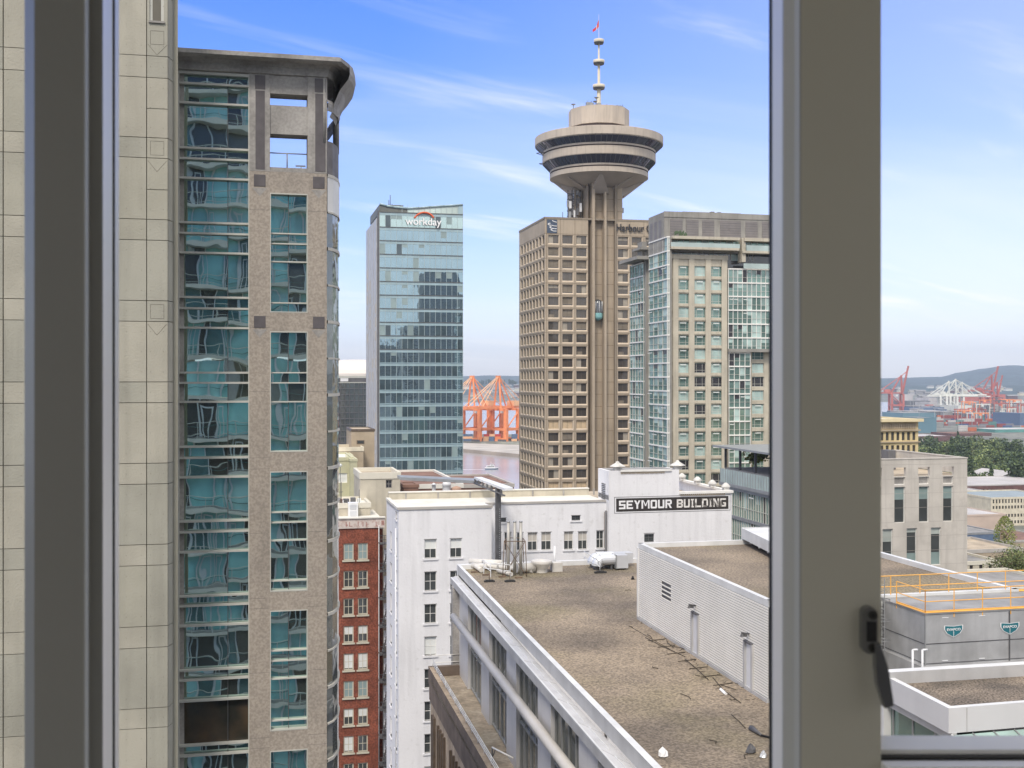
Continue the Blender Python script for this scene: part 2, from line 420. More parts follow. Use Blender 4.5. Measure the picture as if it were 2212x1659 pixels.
mat('lobby_glass', (.085,.055,.032), .1, .5, .5, ior=1.6, col2=(.03,.028,.02))
glass_mat('glass_side', (.24,.25,.23), .7, .05, .04, .8, (1,1,1), .4)
mat('office_side', (.15,.16,.145), .6, .15, .05, streak=.3)
mat('blind_glass', (.26,.34,.34), .2, .15, .1, ior=1.6)
mat('mullion_teal', (.42,.50,.50), .4, .05)
mat('crown_glass', (.55,.66,.62), .15, .2, .08, ior=1.5)
mat('sign_letter_white', (.85,.85,.85), .5, .02)  # plain white lettering paint, no glow
mat('orange_sign', (.75,.13,.04), .5, .05)
mat('blind_dim', (.20,.17,.13), .8, .2, .3)
mat('flag_red', (.65,.03,.03), .7, .05)
mat('flag_white', (.75,.72,.72), .7, .05)
mat('teal_lift', (.25,.50,.50), .3, .1)
mat('rail_pale', (.40,.49,.47), .15, .12, .3, ior=1.6)
mat('leaf_olive', (.10,.095,.04), .8, .3, .3)
mat('coping_grey', (.42,.40,.37), .8, .08, .5)
mat('brick_parapet', (.62,.55,.50), .9, .08, .8, stain=(2.2,.5,.62,.5,(.40,.25,.20)), streak=.2)
mat('faded_letter', (.40,.22,.19), .9, .2, 3)
mat('beige_trim', (.55,.52,.42), .8, .06, 1)
mat('flashing_ledge', (.56,.56,.565), .4, .1, .5, streak=.15)
mat('column_metal', (.50,.495,.50), .5, .06, .4, streak=.15)
mat('tube_metal', (.56,.53,.48), .5, .06, .6)
mat('slat_white', (.86,.84,.79), .5, .04, .4, streak=.08)
mat('door_white', (.62,.63,.66), .5, .06, 1)
mat('flue_metal', (.40,.39,.36), .5, .12, 1.5, metal=.2)
mat('rust', (.16,.11,.075), .8, .25, 2)
mat('duct_white', (.60,.58,.54), .6, .12, 1.2)
mat('duct_silver', (.62,.64,.67), .35, .06, .8, metal=.3)
mat('twig', (.05,.04,.028), .9, .3, 2)
glass_mat('glass_front', (.17,.18,.165), .55, .03, .03, .4, (1,1,1), .5, .5)
mat('tan_wall', (.40,.33,.24), .85, .1, .4, streak=.3)
mat('pale_green', (.50,.49,.33), .85, .08, .4, streak=.2)
mat('coping_light', (.62,.59,.50), .8, .06, .6)
mat('sandy', (.42,.27,.20), .8, .1)
mat('dome_white', (.66,.62,.58), .7, .05, .1)
mat('raw_concrete', (.52,.49,.44), .9, .10, .35, streak=.35, stain=(.8,.55,.7,.35,(.38,.35,.31)))
mat('concrete_line', (.36,.33,.30), .9)
mat('slot_teal', (.22,.29,.28), .2, .15, .5, ior=1.6)
mat('slot_pale', (.40,.44,.41), .3, .15, .5)
mat('yellow_stone', (.60,.49,.27), .85, .12, .3, streak=.3)
mat('yellow_trim', (.70,.60,.38), .8, .08, .3)
mat('fascia_white', (.62,.625,.64), .45, .04, .4, streak=.06)
mat('sky_glass', (.30,.42,.38), .1, .15, .6, ior=1.6)
mat('sky_glass2', (.50,.56,.53), .12, .15, .5, ior=1.6)
glass_mat('glass_near', (.20,.30,.28), .5, .04, .02, .6, (1,1,1), .25, .4)
mat('brick_dark', (.14,.075,.07), .9, .2, .5)
mat('roof_pale', (.47,.45,.44), .7, .15, .05, streak=.2)
mat('red_roof', (.55,.09,.06), .6, .1, .1)
mat('blue_roof', (.25,.30,.32), .6, .1, .2)
mat('quay_stone', (.36,.31,.26), .9, .2, .05)
mat('quay_top', (.45,.42,.38), .9, .15, .05)
mat('wake', (.62,.60,.62), .5, .1, .1)
mat('cont_red', (.32,.06,.045), .6, .15, .1)
mat('cont_orange', (.62,.17,.06), .6, .15, .1)
mat('cont_white', (.60,.58,.55), .6, .1, .1)
mat('cont_blue', (.06,.12,.28), .6, .1, .1)
mat('cont_grey', (.25,.25,.27), .6, .1, .1)
mat('cont_teal', (.10,.27,.25), .6, .1, .1)
mat('cont_dark', (.12,.10,.11), .7, .1, .1)  # near-black tone for container ribs and some sheds
HAZE = 0.00009
mat('pale_pane', (.40,.53,.50), .15, .2, .4, ior=1.6)
mat('pale_pane2', (.24,.34,.32), .15, .2, .4, ior=1.6)
mat('teal_dark2', (.055,.085,.10), .1, .3, .2, ior=1.7)
mat('interior_back', (.16,.15,.14), .9, .03)
mat('mullion_pale', (.66,.68,.68), .45, .05, 2)
mat('teal_panel2', (.34,.62,.60), .25, .1, .5, ior=1.6)
mat('cap_grey', (.60,.59,.56), .85, .15, 1.5, streak=.4)
mat('room_outer', (.30,.29,.27), .8, .05)
mat('blind_mid', (.34,.305,.25), .8, .15, .3)
mat('left_glass', (.028,.026,.026), .22, .2, .3)
mat('deck_metal', (.27,.27,.265), .6, .25, .5, streak=.2, stain=(.7,.5,.65,.4,(.15,.15,.15)))
# ================================================================ terrain, water and hills
def sm(e0, e1, v): t = min(1, max(0, (v-e0)/(e1-e0))); return t*t*(3-2*t)
HILL = [(-1200,818),(300,815),(900,814),(1000,812.5),(1060,811),(1120,812),(1400,816),(1700,819),(1899,817),(2033,814),(2075,804),(2127,796),(2170,789.8),(2188,788.6),(2212,790.5),(2300,799),(2450,812),(3200,816),(6000,818)]
def hill_y(x):
    for i in range(len(HILL)-1):
        if HILL[i][0] <= x <= HILL[i+1][0]: return HILL[i][1]+(HILL[i+1][1]-HILL[i][1])*sm(0,1,(x-HILL[i][0])/(HILL[i+1][0]-HILL[i][0]))
    return 818
def ground_h(X, Y):
    """terrain height: downtown plateau, harbour basin, port flats, far hills"""
    if Y < 50: return 18
    t = X/Y; h = 18-12*sm(330, 700, Y)
    shore = 700
    e = sm(.24, .262, t); shore = 700+e*800
    e2 = sm(.333, .337, t); shore += e2*1400
    h = h*(1-sm(shore-90, shore, Y)*1.0)+3*sm(shore-90, shore, Y)
    h = h-8*sm(shore, shore+25, Y)
    # container quay straight ahead
    if -.075 < t < .06 and 1235 < Y < 1420: h = max(h, 3.0)
    far = 3700
    if Y > far-200: h = max(h, -5+9*sm(far-200, far-120, Y))
    x = CX+F*t; D0 = 8200
    ztop = 70+(HZ-hill_y(x))/F*D0
    if Y > far: 
        n = mnoise.noise(Vector((X*.0011, Y*.0011, 0)))*9+mnoise.noise(Vector((X*.006, Y*.006, 3)))*4
        low = 16+24*sm(far, 5200, Y)+n
        h = max(h, low*sm(far, far+300, Y))
        h = h+(ztop-h)*sm(5600, D0, Y) if Y < D0 else ztop-(Y-D0)*.03
        h += n*.35*sm(5200, 7000, Y)*(1 if Y < D0*.97 else 0)
    return h
angs = [math.radians(a) for a in [-180,-150,-120,-90,-75,-60,-50,-40]+[-32+.32*i for i in range(201)]+[40,50,60,75,90,120,150,180]]
rads = [0.5]; r_ = 30
while r_ < 560: rads.append(r_); r_ *= 1.3
rads = [q for q in rads]
r_ = 560
while r_ < 1600: rads.append(r_); r_ += 17
while r_ < 9000: rads.append(r_); r_ *= 1.03
gm = MB()
for r_ in rads:
    for a in angs:
        X, Y = r_*math.sin(a), r_*math.cos(a); gm.v.append((X, Y, ground_h(X, Y)))
na = len(angs)
for j in range(len(rads)-1):
    for i in range(na-1):
        k = j*na+i; gm.f.append((k, k+1, k+1+na, k+na)); Y = rads[j]*math.cos(angs[i]); gm.m.append('forest' if Y > 4000 else ('asphalt' if Y < 350 else 'land')); gm.sm.append(Y > 3000)
me = gm.mesh('ground'); go = bpy.data.objects.new('ground', me); COL.objects.link(go); go['kind'] = 'structure'
wm_ = MB(); wm_.face([(-9000,600,0),(9000,600,0),(9000,8500,0),(-9000,8500,0)], 'water')
wo = bpy.data.objects.new('water', wm_.mesh('water')); COL.objects.link(wo); wo['kind'] = 'structure'
# ================================================================ the window we look through, and the room
def toG(mb):
    mb.v = [(x*cg+y*sg, -x*sg+y*cg, z) for x, y, z in mb.v]; return mb
def px(x, Y): return (x-CX)/F*Y
B0 = (px(800, 1)*cg+sg, cg, 68.7)
def extr(prof, mats_, z0, z1, back=1.12):
    """prof: (pixel x, depth) polyline seen from the room, extruded upward"""
    mb = MB(); P = [(px(x, y), y) for x, y in prof]
    for i, m in enumerate(mats_):
        (x0, y0), (x1, y1) = P[i], P[i+1]
        mb.face([(x0,y0,z0),(x1,y1,z0),(x1,y1,z1),(x0,y0,z1)], m)
    (x0, y0), (x1, y1) = P[0], P[-1]; back = max(back, y1+.005, y0+.005); bx0, bx1 = px(prof[0][0], back), px(prof[-1][0], back)
    mb.face([(bx0,back,z0),(x0,y0,z0),(x0,y0,z1),(bx0,back,z1)], mats_[0])
    mb.face([(x1,y1,z0),(bx1,back,z0),(bx1,back,z1),(x1,y1,z1)], mats_[-1])
    mb.face([(bx1,back,z0),(bx0,back,z0),(bx0,back,z1),(bx1,back,z1)], 'frame_mid')
    return toG(mb)
wf = thing('window_frame', 'dark olive-grey metal window frame between us and the city, its two upright posts out of focus', 'window frame', B0)
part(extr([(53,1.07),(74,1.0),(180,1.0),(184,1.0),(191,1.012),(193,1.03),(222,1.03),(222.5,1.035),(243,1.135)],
          ['frame_mid','frame_dark','frame_mid','frame_bevel','frame_dark','frame_mid','frame_daylit','frame_daylit'], 68.6, 71.4), 'left_post' if 0 else 'mullion', wf, 'dark grey upright post of the window frame')
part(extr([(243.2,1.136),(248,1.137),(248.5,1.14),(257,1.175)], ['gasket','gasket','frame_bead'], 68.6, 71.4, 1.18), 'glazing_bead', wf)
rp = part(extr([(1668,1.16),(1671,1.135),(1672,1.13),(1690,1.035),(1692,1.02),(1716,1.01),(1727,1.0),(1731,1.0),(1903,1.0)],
          ['frame_bead','frame_bead','frame_highlight','frame_mid','frame_mid2','frame_mid2','frame_mid','frame_olive'], 68.6, 71.4), 'mullion', wf, 'wide olive-grey upright post with a latch')
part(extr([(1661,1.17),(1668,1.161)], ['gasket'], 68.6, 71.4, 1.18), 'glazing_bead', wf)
# bottom rail of the right-hand sash
mb = MB(); x0, x1 = px(1903, 1.0), px(2420, 1.0)
zz = lambda y, Y: CZ+(HZ-y)*Y/F
mb.box(x0, x1, 1.02, 1.06, zz(1632,1.02), zz(1619,1.02), 'frame_rail')
mb.box(x0, x1, 1.012, 1.0195, zz(1640,1.015), zz(1632.5,1.015), 'gasket')
mb.box(x0, x1, .985, 1.0, zz(1720,1.0), zz(1644,1.0), 'frame_rail'); mb.face([(x0,.985,zz(1644,1.0)),(x1,.985,zz(1644,1.0)),(x1,1.03,zz(1638,1.03)),(x0,1.03,zz(1638,1.03))], 'frame_rail')
part(toG(mb), 'bottom_rail', wf, 'white bottom rail with a black seal')
mb = MB()
def disc(cx_, cz_, y0, y1, r, m, n=24):
    mb.tube((cx_, y0, cz_), (cx_, y1, cz_), r, m, n)
lx, u = px(1872, 1.0), 1/F
zc = zz(1357, 1)
def stad(w_, h_, y0, y1, m, cx_=lx, cz_=zc):
    pts = []
    for k in range(25):
        t = math.pi*k/24; pts.append((cx_+w_*math.cos(t), cz_+h_-w_+w_*math.sin(t)))
    for k in range(25):
        t = math.pi+math.pi*k/24; pts.append((cx_+w_*math.cos(t), cz_-h_+w_+w_*math.sin(t)))
    n = len(pts)
    mb.face([(x, y0, z) for x, z in pts], m)
    for i in range(n):
        a, b = pts[i], pts[(i+1)%n]
        mb.face([(b[0],y0,b[1]),(a[0],y0,a[1]),(a[0],y1,a[1]),(b[0],y1,b[1])], m, True)
stad(16*u, 50*u, .990, 1.0, 'latch_metal'); stad(13*u, 47*u, .988, .99, 'latch_metal')
mb.box(lx-9*u, lx+11*u, .9865, .989, zc-21*u, zc+21*u, 'black')
for s in (-1, 1):
    disc(lx+3*u, zc+s*35*u, .985, .989, 9.5*u, 'latch_screw'); disc(lx+3*u, zc+s*35*u, .9845, .986, 4*u, 'black', 6)
latch = part(toG(mb), 'latch_plate', wf, 'small dark metal keeper plate with two screws')
mb = MB()
P = [(1889,1393),(1898,1388),(1915,1440),(1926,1512),(1925,1522),(1908,1527),(1893,1478),(1889,1440)]
pp = [(px(x,.985), zz(y,.985)) for x, y in P]
for i in range(len(pp)):
    a, b = pp[i], pp[(i+1)%len(pp)]; mb.face([(a[0],.98,a[1]),(b[0],.98,b[1]),(b[0],.99,b[1]),(a[0],.99,a[1])], 'latch_metal')
mb.face([(x,.98,z) for x, z in pp[::-1]], 'stay_metal'); mb.face([(x,.99,z) for x, z in pp], 'latch_metal')
part(toG(mb), 'stay_arm', wf, 'dark tapered metal stay arm hanging from the latch')

rm = MB(); t = .12
rm.box(-2.1-t, -2.1, .55, 1.05, 68.5, 71.5, 'interior'); rm.box(2.1, 2.1+t, .55, 1.05, 68.5, 71.5, 'interior')
rm.box(-2.2, 2.2, -3.2-t, -3.2, 68.5, 71.5, 'interior_back')
rm.box(-2.1-t, -.95, 1.06, 1.14, 68.5, 71.5, 'room_outer'); rm.box(.95, 2.1+t, 1.06, 1.14, 68.5, 71.5, 'room_outer')
solo(toG(rm), 'room_wall', None, None, B0, kind='structure')
rm = MB(); rm.box(-2.22, 2.22, -3.3, 1.14, 71.4, 71.55, 'interior'); solo(toG(rm), 'room_ceiling', None, None, B0, kind='structure')
rm = MB(); rm.box(-2.22, 2.22, -3.3, 1.14, 68.5, 68.62, 'interior_floor'); solo(toG(rm), 'room_floor', None, None, B0, kind='structure')

# ================================================================ the apartment building the room is in (seen mirrored in the glass opposite)
own = thing('apartment_building', 'teal glass apartment tower with curved balconies, mirrored in the glass tower opposite', 'apartment building', (0, -6, 20))
FB = 1.34
mb = MB(); mb.box(-16, 18, -.35, 1.17, 20, 68.45, 'balcony_edge', 'F'); mb.box(-16, 18, -.35, 1.17, 71.6, 97, 'balcony_edge', 'F')
mb.box(-16, -3.9, .4, 1.17, 68.45, 71.6, 'balcony_edge', ''); mb.box(3.9, 18, .4, 1.17, 68.45, 71.6, 'balcony_edge', '')
for z_ in (68.33, 71.42): mb.box(-16, 18, 1.172, FB+.1, z_-.0, z_+.3, 'balcony_edge')
part(mb, 'wall', own)
r2 = random.Random(11)
bal = MB(); pts = []
for k in range(0, 69):
    a = -16+.5*k; ph = ((a+16) % 8.5)/8.5
    pts.append((a, FB+.55+.6*max(0, math.sin(math.pi*ph))**.8))
for i in range(len(pts)-1):
    (a0, b0), (a1, b1) = pts[i], pts[i+1]
    for (za, zb_) in ((-.15, .15),):
        bal.face([(a1,b1,za),(a0,b0,za),(a0,b0,zb_),(a1,b1,zb_)], 'balcony_edge', True)
        bal.face([(a0,FB-.2,zb_),(a1,FB-.2,zb_),(a1,b1,zb_),(a0,b0,zb_)][::1], 'roof_grey')
        bal.face([(a0,FB-.2,za),(a0,b0,za),(a1,b1,za),(a1,FB-.2,za)], 'white_trim')
rail = MB()
for i in range(len(pts)-1):
    (a0, b0), (a1, b1) = pts[i], pts[i+1]
    rail.tube((a0,b0-.06,.32), (a1,b1-.06,.32), .02, 'mullion', 4)
    rail.tube((a0,b0-.06,1.08), (a1,b1-.06,1.08), .03, 'mullion', 4)
    if i % 3 == 0: rail.tube((a0,b0-.06,.1), (a0,b0-.06,1.08), .025, 'mullion', 4)
mb_me = bal.mesh('balcony'); rail_me = rail.mesh('railing')
zf = 68.5-2.95*11
k = 0
while zf < 97:
    if abs(zf-68.5) > .2:
        inst(rail_me, 'railing', own, (0, 0, zf))
    if abs(zf-68.5) > .2 and abs(zf-71.45) > .2: inst(mb_me, 'balcony', own, (0, 0, zf))
    g = MB(); a = -16
    while a < 18:
        wd = r2.choice([.6, 1.1, 1.1, 1.5, 1.9]); m_ = r2.choice(['teal_panel','teal_panel','teal_panel','teal_dark','dark_room','dark_room_warm','dark_room','teal_panel2'])
        p0_, p1_ = a, min(18, a+wd)
        if abs(zf-68.5) < .2:
            if p0_ < -.8 < p1_: p1_ = -.8
            elif p0_ < 1.75 < p1_: p0_ = 1.75
            elif p0_ >= -.8 and p1_ <= 1.75: p1_ = p0_
        if p1_ > p0_:
            g.box(p0_, p1_, FB-.15, FB, zf+.17, zf+2.78, m_, 'DUB')
            g.box(p0_-.06, p0_+.06, FB, FB+.06, zf+.17, zf+2.78, 'mullion_pale', 'DUB')
            if r2.random() < .4:
                for q_ in ((.18, .62) if abs(zf-68.5) > .2 else ()): g.box(a+q_, a+q_+.09, FB, FB+.05, zf+.17, zf+2.5, 'mullion_pale', 'DUB')
                abs(zf-68.5) > .2 and g.box(a+.27, a+.62, FB, FB+.05, zf+2.4, zf+2.5, 'mullion_pale', 'DUB')
            g.box(p0_+.06, p1_-.06, FB, FB+.03, zf+.75, zf+.79, 'teal_dark', 'B')
        a += wd
    part(g, 'glazing', own); zf += 2.95

# ================================================================ concrete tower, left
BA = BD(300, 40.8)
ta = thing('concrete_tower', 'pale concrete panel tower with engraved squares at the far left, behind the left window post', 'tower', (ab(200, BA), BA+3, 20))
rows = [-235,-191,-58,-12,119,166,296,340,473,518,649,694,825,870,1001,1046,1177,1222,1354,1400,1531,1574,1707,1752,1884]
colx = [(-110,6,.0),(7.2,100,0),(100.8,165,0),(165.8,316.2,0),(316.9,362.6,0)]
j = .012
zr = [zb(300, y, BA) for y in rows]
zr = zr+[zr[-1]-2.9*(i+1) for i in range(10)]
core = MB(); core.box(ab(-110,BA), ab(362.6,BA)-.05, BA+.06, BA+1.6, 20, zr[0], 'concrete_joint')
core.box(ab(362,BA+.1), ab(376,BA+.6), BA+.95, BA+1.1, 20, zr[0], 'concrete')
part(core, 'wall_core', ta)
rcn = random.Random(2)
pn = MB()
extra = {2: 232, 4: 0}
for i in range(len(zr)-1):
    z1, z0 = zr[i]-j, zr[i+1]+j
    for c, (xa, xb, o) in enumerate(colx):
        CM = rcn.choice(['concrete','concrete_b','concrete_c'])
        a0, a1 = ab(xa, BA)+j, ab(xb, BA)-j*.5
        if c == 4 and i in (0, 1, 2):
            pn.box(a0, ab(323,BA), BA, BA+.25, z0, z1, CM); pn.box(ab(354,BA), a1, BA, BA+.25, z0, z1, CM); continue
        if c == 4 and 0 <= i < 8 and (z1-z0) > 1.2:
            if i == 3: 
                # slot window in this panel
                wz0, wz1 = zb(340, 46, BA), z1+.0
                wa0, wa1 = ab(323, BA), ab(354, BA)
                pn.box(a0, a1, BA, BA+.25, z0, wz0, CM); pn.box(a0, wa0, BA, BA+.25, wz0, z1, CM); pn.box(wa1, a1, BA, BA+.25, wz0, z1, CM)
                continue
            zm = (z0+z1)/2-.03 if i < 10 else None
            pn.box(a0, a1, BA, BA+.2, z0, zm-j, CM); pn.box(a0, a1, BA, BA+.2, zm+j, z1, CM)
        else: pn.box(a0, a1, BA, BA+.2, z0, z1, CM)
    # chamfer and corner trim
    c0 = (ab(363, BA), BA); c1 = (ab(373, BA+.45), BA+.45); c2 = (ab(374.6, BA+.8), BA+.8); c3 = (ab(376, BA+.55), BA+.55); c4 = (ab(384, BA+.5), BA+.5)
    pn.prism([c0, c1, (c1[0], BA+.9), (c0[0], BA+.9)], z0, z1, CM)
part(pn, 'wall_panel', ta)
tr = MB(); tr.box(c3[0], c4[0], BA+.5, BA+.6, 20, zr[0], 'concrete'); part(tr, 'corner_trim', ta)
wz0, wz1 = zb(340, 46, BA), zb(340, -58, BA)
m_ = MB(); wa0, wa1 = ab(323, BA), ab(354, BA)
m_.box(wa0, wa1, BA+.2, BA+.3, wz0, wz1, 'dark_room'); m_.box(wa0, wa0+.1, BA+.05, BA+.2, wz0, wz1, 'mullion'); m_.box(wa1-.1, wa1, BA+.05, BA+.2, wz0, wz1, 'mullion')
m_.box(wa0-.03, wa1+.03, BA-.06, BA+.2, wz0-.07, wz0, 'granite_grey')
part(m_, 'window', ta)
orn = MB()
for zi in (0, 1, 2):
    y0 = 305+176.6*zi*2-176.6 if False else [121, 305, 658][zi]
    x0_, x1_ = 325, 353
    q = lambda x, y: (ab(x, BA), zb(340, y, BA))
    def seg(p, r_):
        orn.bar((p[0], BA-.001, p[1]), (r_[0], BA-.001, r_[1]), .009, 'concrete_joint')
    s_ = [q(325,y0), q(354,y0), q(354,y0+30), q(325,y0+30)]
    for i in range(4): seg(s_[i], s_[(i+1)%4])
    v_ = [q(319,y0+42), q(339,y0+66), q(360,y0+42)] if zi else [q(319,y0-25), q(339,y0-2), q(360,y0-25)]
    if zi == 0:
        orn = MB(); s_ = [q(325,67), q(354,67), q(354,96), q(325,96)]; v_ = [q(319,96), q(339,119), q(361,96)]
        for i in range(4): seg(s_[i], s_[(i+1)%4])
    for i in range(2): seg(v_[i], v_[i+1])
for i in range(2, 34):
    for (xa, xb) in ((262,316),(316,362),(8,55)):
        z1, z0 = zr[i], zr[i+1]; n_ = 3 if z1-z0 > 1.2 else 1
        for k in range(n_):
            for s in (.2, .8):
                a = ab(xa, BA)+(ab(xb, BA)-ab(xa, BA))*s; z = z0+(z1-z0)*(k+.5)/n_
                orn.tube((a, BA-.004, z), (a, BA+.01, z), .012, 'concrete_joint', 6)
part(orn, 'engraving', ta)

# ================================================================ glass and granite tower
BB = BD(460, 44.6)
tb = thing('glass_tower', 'granite-framed tower with rippling teal mirror glass and a grey flared cornice', 'tower', (ab(550, BB), BB+4, 20))
aL, aR = ab(360, BB), ab(706, BB)
zt = zb(386, 103, BB-.8); zcb = zb(460, 153, BB)
body = MB()
body.box(aL, ab(540,BB), BB+.4, BB+9, 20, zcb-.05, 'granite_grey'); body.box(ab(540,BB), aR, BB+.5, BB+9, 20, zb(623,372,BB), 'granite_grey')
part(body, 'core', tb)
lines = [158,181,223,270,320,343,385,431,481,504,546,595,642,666,708,757,805,827,868,917,965,989,1031,1080,1126,1149,1192,1241,1287,1308,1351,1400,1447,1468,1513,1609,1631,1700,1760]
bars_y = [158,181,223,320,343,385,481,504,546,642,666,708,805,827,868,965,989,1031,1126,1149,1192,1287,1308,1351,1447,1468,1513,1609,1631,1700]
mu = MB()
for y in bars_y:
    z = zb(460, y, BB); hh = .055 if y in (158,) else .038
    mu.box(ab(385,BB), ab(538.5,BB), BB+.05, BB+.26, z-hh, z+hh, 'mullion')
mu.box(ab(492,BB)-.012, ab(492,BB)+.012, BB+.2, BB+.27, 20, zb(460,158,BB), 'mullion_dark')
mu.box(ab(536.3,BB), ab(539,BB), BB+.02, BB+.3, 20, zb(460,158,BB), 'mullion')
mu.box(ab(384.2,BB), ab(387,BB), BB+.02, BB+.3, 20, zb(460,158,BB), 'mullion')
part(mu, 'mullion', tb)
sp = MB(); sp.box(ab(387,BB), ab(397,BB), BB+.27, BB+.38, 20, zb(460,158,BB), 'granite_grey'); part(sp, 'edge_reflection', tb)  # grey strip for the frame's reflection at the glass edge, put into colour
rt = random.Random(5)
def pane(a0, a1, z0, z1, b, m='glass_b'):
    g = MB(); tx, ty = rt.gauss(0, .0035), rt.gauss(0, .004); wd, h = a1-a0, z1-z0
    g.box(-wd/2, wd/2, 0, .02, -h/2, h/2, m)
    o = inst(g.mesh('window'), 'window', tb, ((a0+a1)/2, b, (z0+z1)/2)); o.rotation_euler = (tx, 0, ty)
glz = sorted(bars_y)+[1790]
for i in range(len(glz)-1):
    z1, z0 = zb(460, glz[i], BB), zb(460, glz[i+1], BB)
    m_ = 'lobby_glass' if glz[i] == 1513 else 'glass_b'
    if z1-z0 > 1.2 and m_ == 'glass_b':
        pass
    pane(ab(397,BB), ab(492,BB), z0, z1, BB+.3, m_); pane(ab(492,BB), ab(538,BB), z0, z1, BB+.3, m_)
ops = [(418,675,[504,526,565,654]), (716,976,[805,827,868,]), (1018,1277,[1107,1129,1168,1255]), (1318,1577,[1406,1428,1467,1557]), (1620,1790,[1700])]
gw = MB(); zl = zb(623, 372, BB)
a5, a6 = ab(583.5,BB), ab(664.5,BB)
wall_holes(gw, 'F', BB, ab(538.5,BB), aR, 20, zl, [(a5, a6, zb(623,y1,BB), zb(623,y0,BB)) for y0, y1, _ in ops], .3, 'granite')
gw.face([(ab(538.5,BB),BB,20),(ab(538.5,BB),BB,zl),(ab(538.5,BB),BB+.5,zl),(ab(538.5,BB),BB+.5,20)], 'granite')
part(gw, 'granite_frame', tb)
jt = MB()
for y in (372,455,683.5,708,846,988,1012,1150,1290,1312,1450,1590,1612):
    for xa, xb in ((539,583),(664.5,706)):
        jt.box(ab(xa,BB), ab(xb,BB), BB-.002, BB+.02, zb(623,y,BB)-.006, zb(623,y,BB)+.006, 'granite_dark')
part(jt, 'panel_joint', tb)
for y0, y1, ls in ops:
    ys = [y0+1]+ls+[y1-1]; f = MB()
    for y in ys[1:-1]:
        z = zb(623,y,BB); f.box(a5, a6, BB+.1, BB+.26, z-.025, z+.025, 'mullion')
    zt_, zb_ = zb(623,y0,BB), zb(623,y1,BB)
    f.box(a5, a6, BB-.01, BB+.26, zt_-.04, zt_+.005, 'mullion'); f.box(a5, a6, BB-.01, BB+.26, zb_-.005, zb_+.035, 'mullion')
    f.box(a5-.005, a5+.03, BB-.01, BB+.26, zb_+.035, zt_-.04, 'mullion'); f.box(a6-.03, a6+.005, BB-.01, BB+.26, zb_+.035, zt_-.04, 'mullion')
    am = ab(623.5,BB); f.box(am-.012, am+.012, BB+.18, BB+.27, zb_, zt_, 'mullion_dark')
    part(f, 'window_frame', tb)
    for i in range(len(ys)-1):
        z1, z0 = zb(623,ys[i],BB), zb(623,ys[i+1],BB)
        pane(a5, am, z0, z1, BB+.27); pane(am, a6, z0, z1, BB+.27)
# open crown: columns, beams and sunk dark panels
cr = MB(); Z = lambda y: zb(623, y, BB)
cr.box(ab(538.5,BB), a5, BB, BB+.9, Z(372), zcb+.3, 'granite_grey'); cr.box(a6, aR, BB, BB+.9, Z(372), zcb+.3, 'granite_grey')
for y0, y1 in ((150,203),(228,290),(362,372)): cr.box(a5, a6, BB+.04, BB+.86, Z(y1), Z(y0), 'granite_grey')
part(cr, 'crown', tb)
dp = MB()
for xa, xb in ((552,572),(681,703)):
    dp.box(ab(xa,BB), ab(xb,BB), BB-.012, BB+.01, Z(368), Z(199), 'dark_panel'); part(dp, 'dark_panel', tb); dp = MB(); dp.box(ab(xa-1,BB), ab(xb+1,BB), BB-.012, BB+.01, Z(196), Z(166), 'dark_panel'); part(dp, 'dark_panel', tb); dp = MB()
for y in (392, 696):
    for x in (561, 688.5):
        dp = MB(); dp.box(ab(x-12.5,BB), ab(x+12.5,BB), BB-.02, BB+.01, Z(y+12.5), Z(y-12.5), 'dark_panel')
        dp.face([(ab(x-16,BB),BB-.006,Z(y+16)),(ab(x,BB),BB-.006,Z(y+34)),(ab(x+16,BB),BB-.006,Z(y+16))], 'granite_grey'); part(dp, 'dark_panel', tb)

rl = MB()
for y in (327,): rl.tube((a5, BB+.45, Z(y)), (a6, BB+.45, Z(y)), .025, 'steel_grey', 6)
rl.tube((ab(621,BB), BB+.45, Z(362)), (ab(621,BB), BB+.45, Z(327)), .03, 'steel_grey', 6)
rl.box(ab(640,BB), ab(662,BB), BB+.7, BB+.75, Z(352), Z(349), 'steel_grey'); rl.tube((ab(652,BB),BB+.72,Z(362)), (ab(652,BB),BB+.72,Z(350)), .02, 'steel_grey', 5)
part(rl, 'railing', tb)
# curved side bay
arc = [(aR, BB), (aR+.25, BB+.35), (aR+.5, BB+1.1), (aR+.62, BB+2.1), (aR+.62, BB+3.4), (aR+.45, BB+5), (aR+.1, BB+6.5)]
def offs(path, o):
    out = []
    for i, p in enumerate(path):
        q0, q1 = path[max(0,i-1)], path[min(len(path)-1,i+1)]
        e0 = Vector((p[0]-q0[0], p[1]-q0[1])); e1 = Vector((q1[0]-p[0], q1[1]-p[1]))
        if e0.length < 1e-9: e0 = e1
        if e1.length < 1e-9: e1 = e0
        e0.normalize(); e1.normalize(); d = (e0+e1).normalized(); k_ = o/max(.6, d.dot(e0)); out.append((p[0]+d.y*k_, p[1]-d.x*k_))
    return out
def sweep(mb, path, prof, m):
    rings = [[(*q, z) for q in offs(path, o)] for o, z in prof]
    for j in range(len(prof)-1):
        for i in range(len(path)-1):
            mb.face([rings[j][i], rings[j][i+1], rings[j+1][i+1], rings[j+1][i]], m, len(path) > 3)
bay = MB(); ztop = Z(376)
sweep(bay, arc, [(0,20),(0,ztop)], 'glass_side'); part(bay, 'side_bay', tb)
rg = MB(); z = ztop
k = 0
while z > 40:
    th = .035 if k % 2 else .06
    sweep(rg, arc, [(.0,z-th),(.05,z-th),(.05,z+th),(0,z+th)], 'balcony_edge'); part(rg, 'side_band', tb); rg = MB(); z -= 1.45; k += 1
sweep(rg, arc[:5], [(.02,Z(455)),(.03,Z(455)),(.03,Z(376)),(.0,Z(376))], 'white_trim')
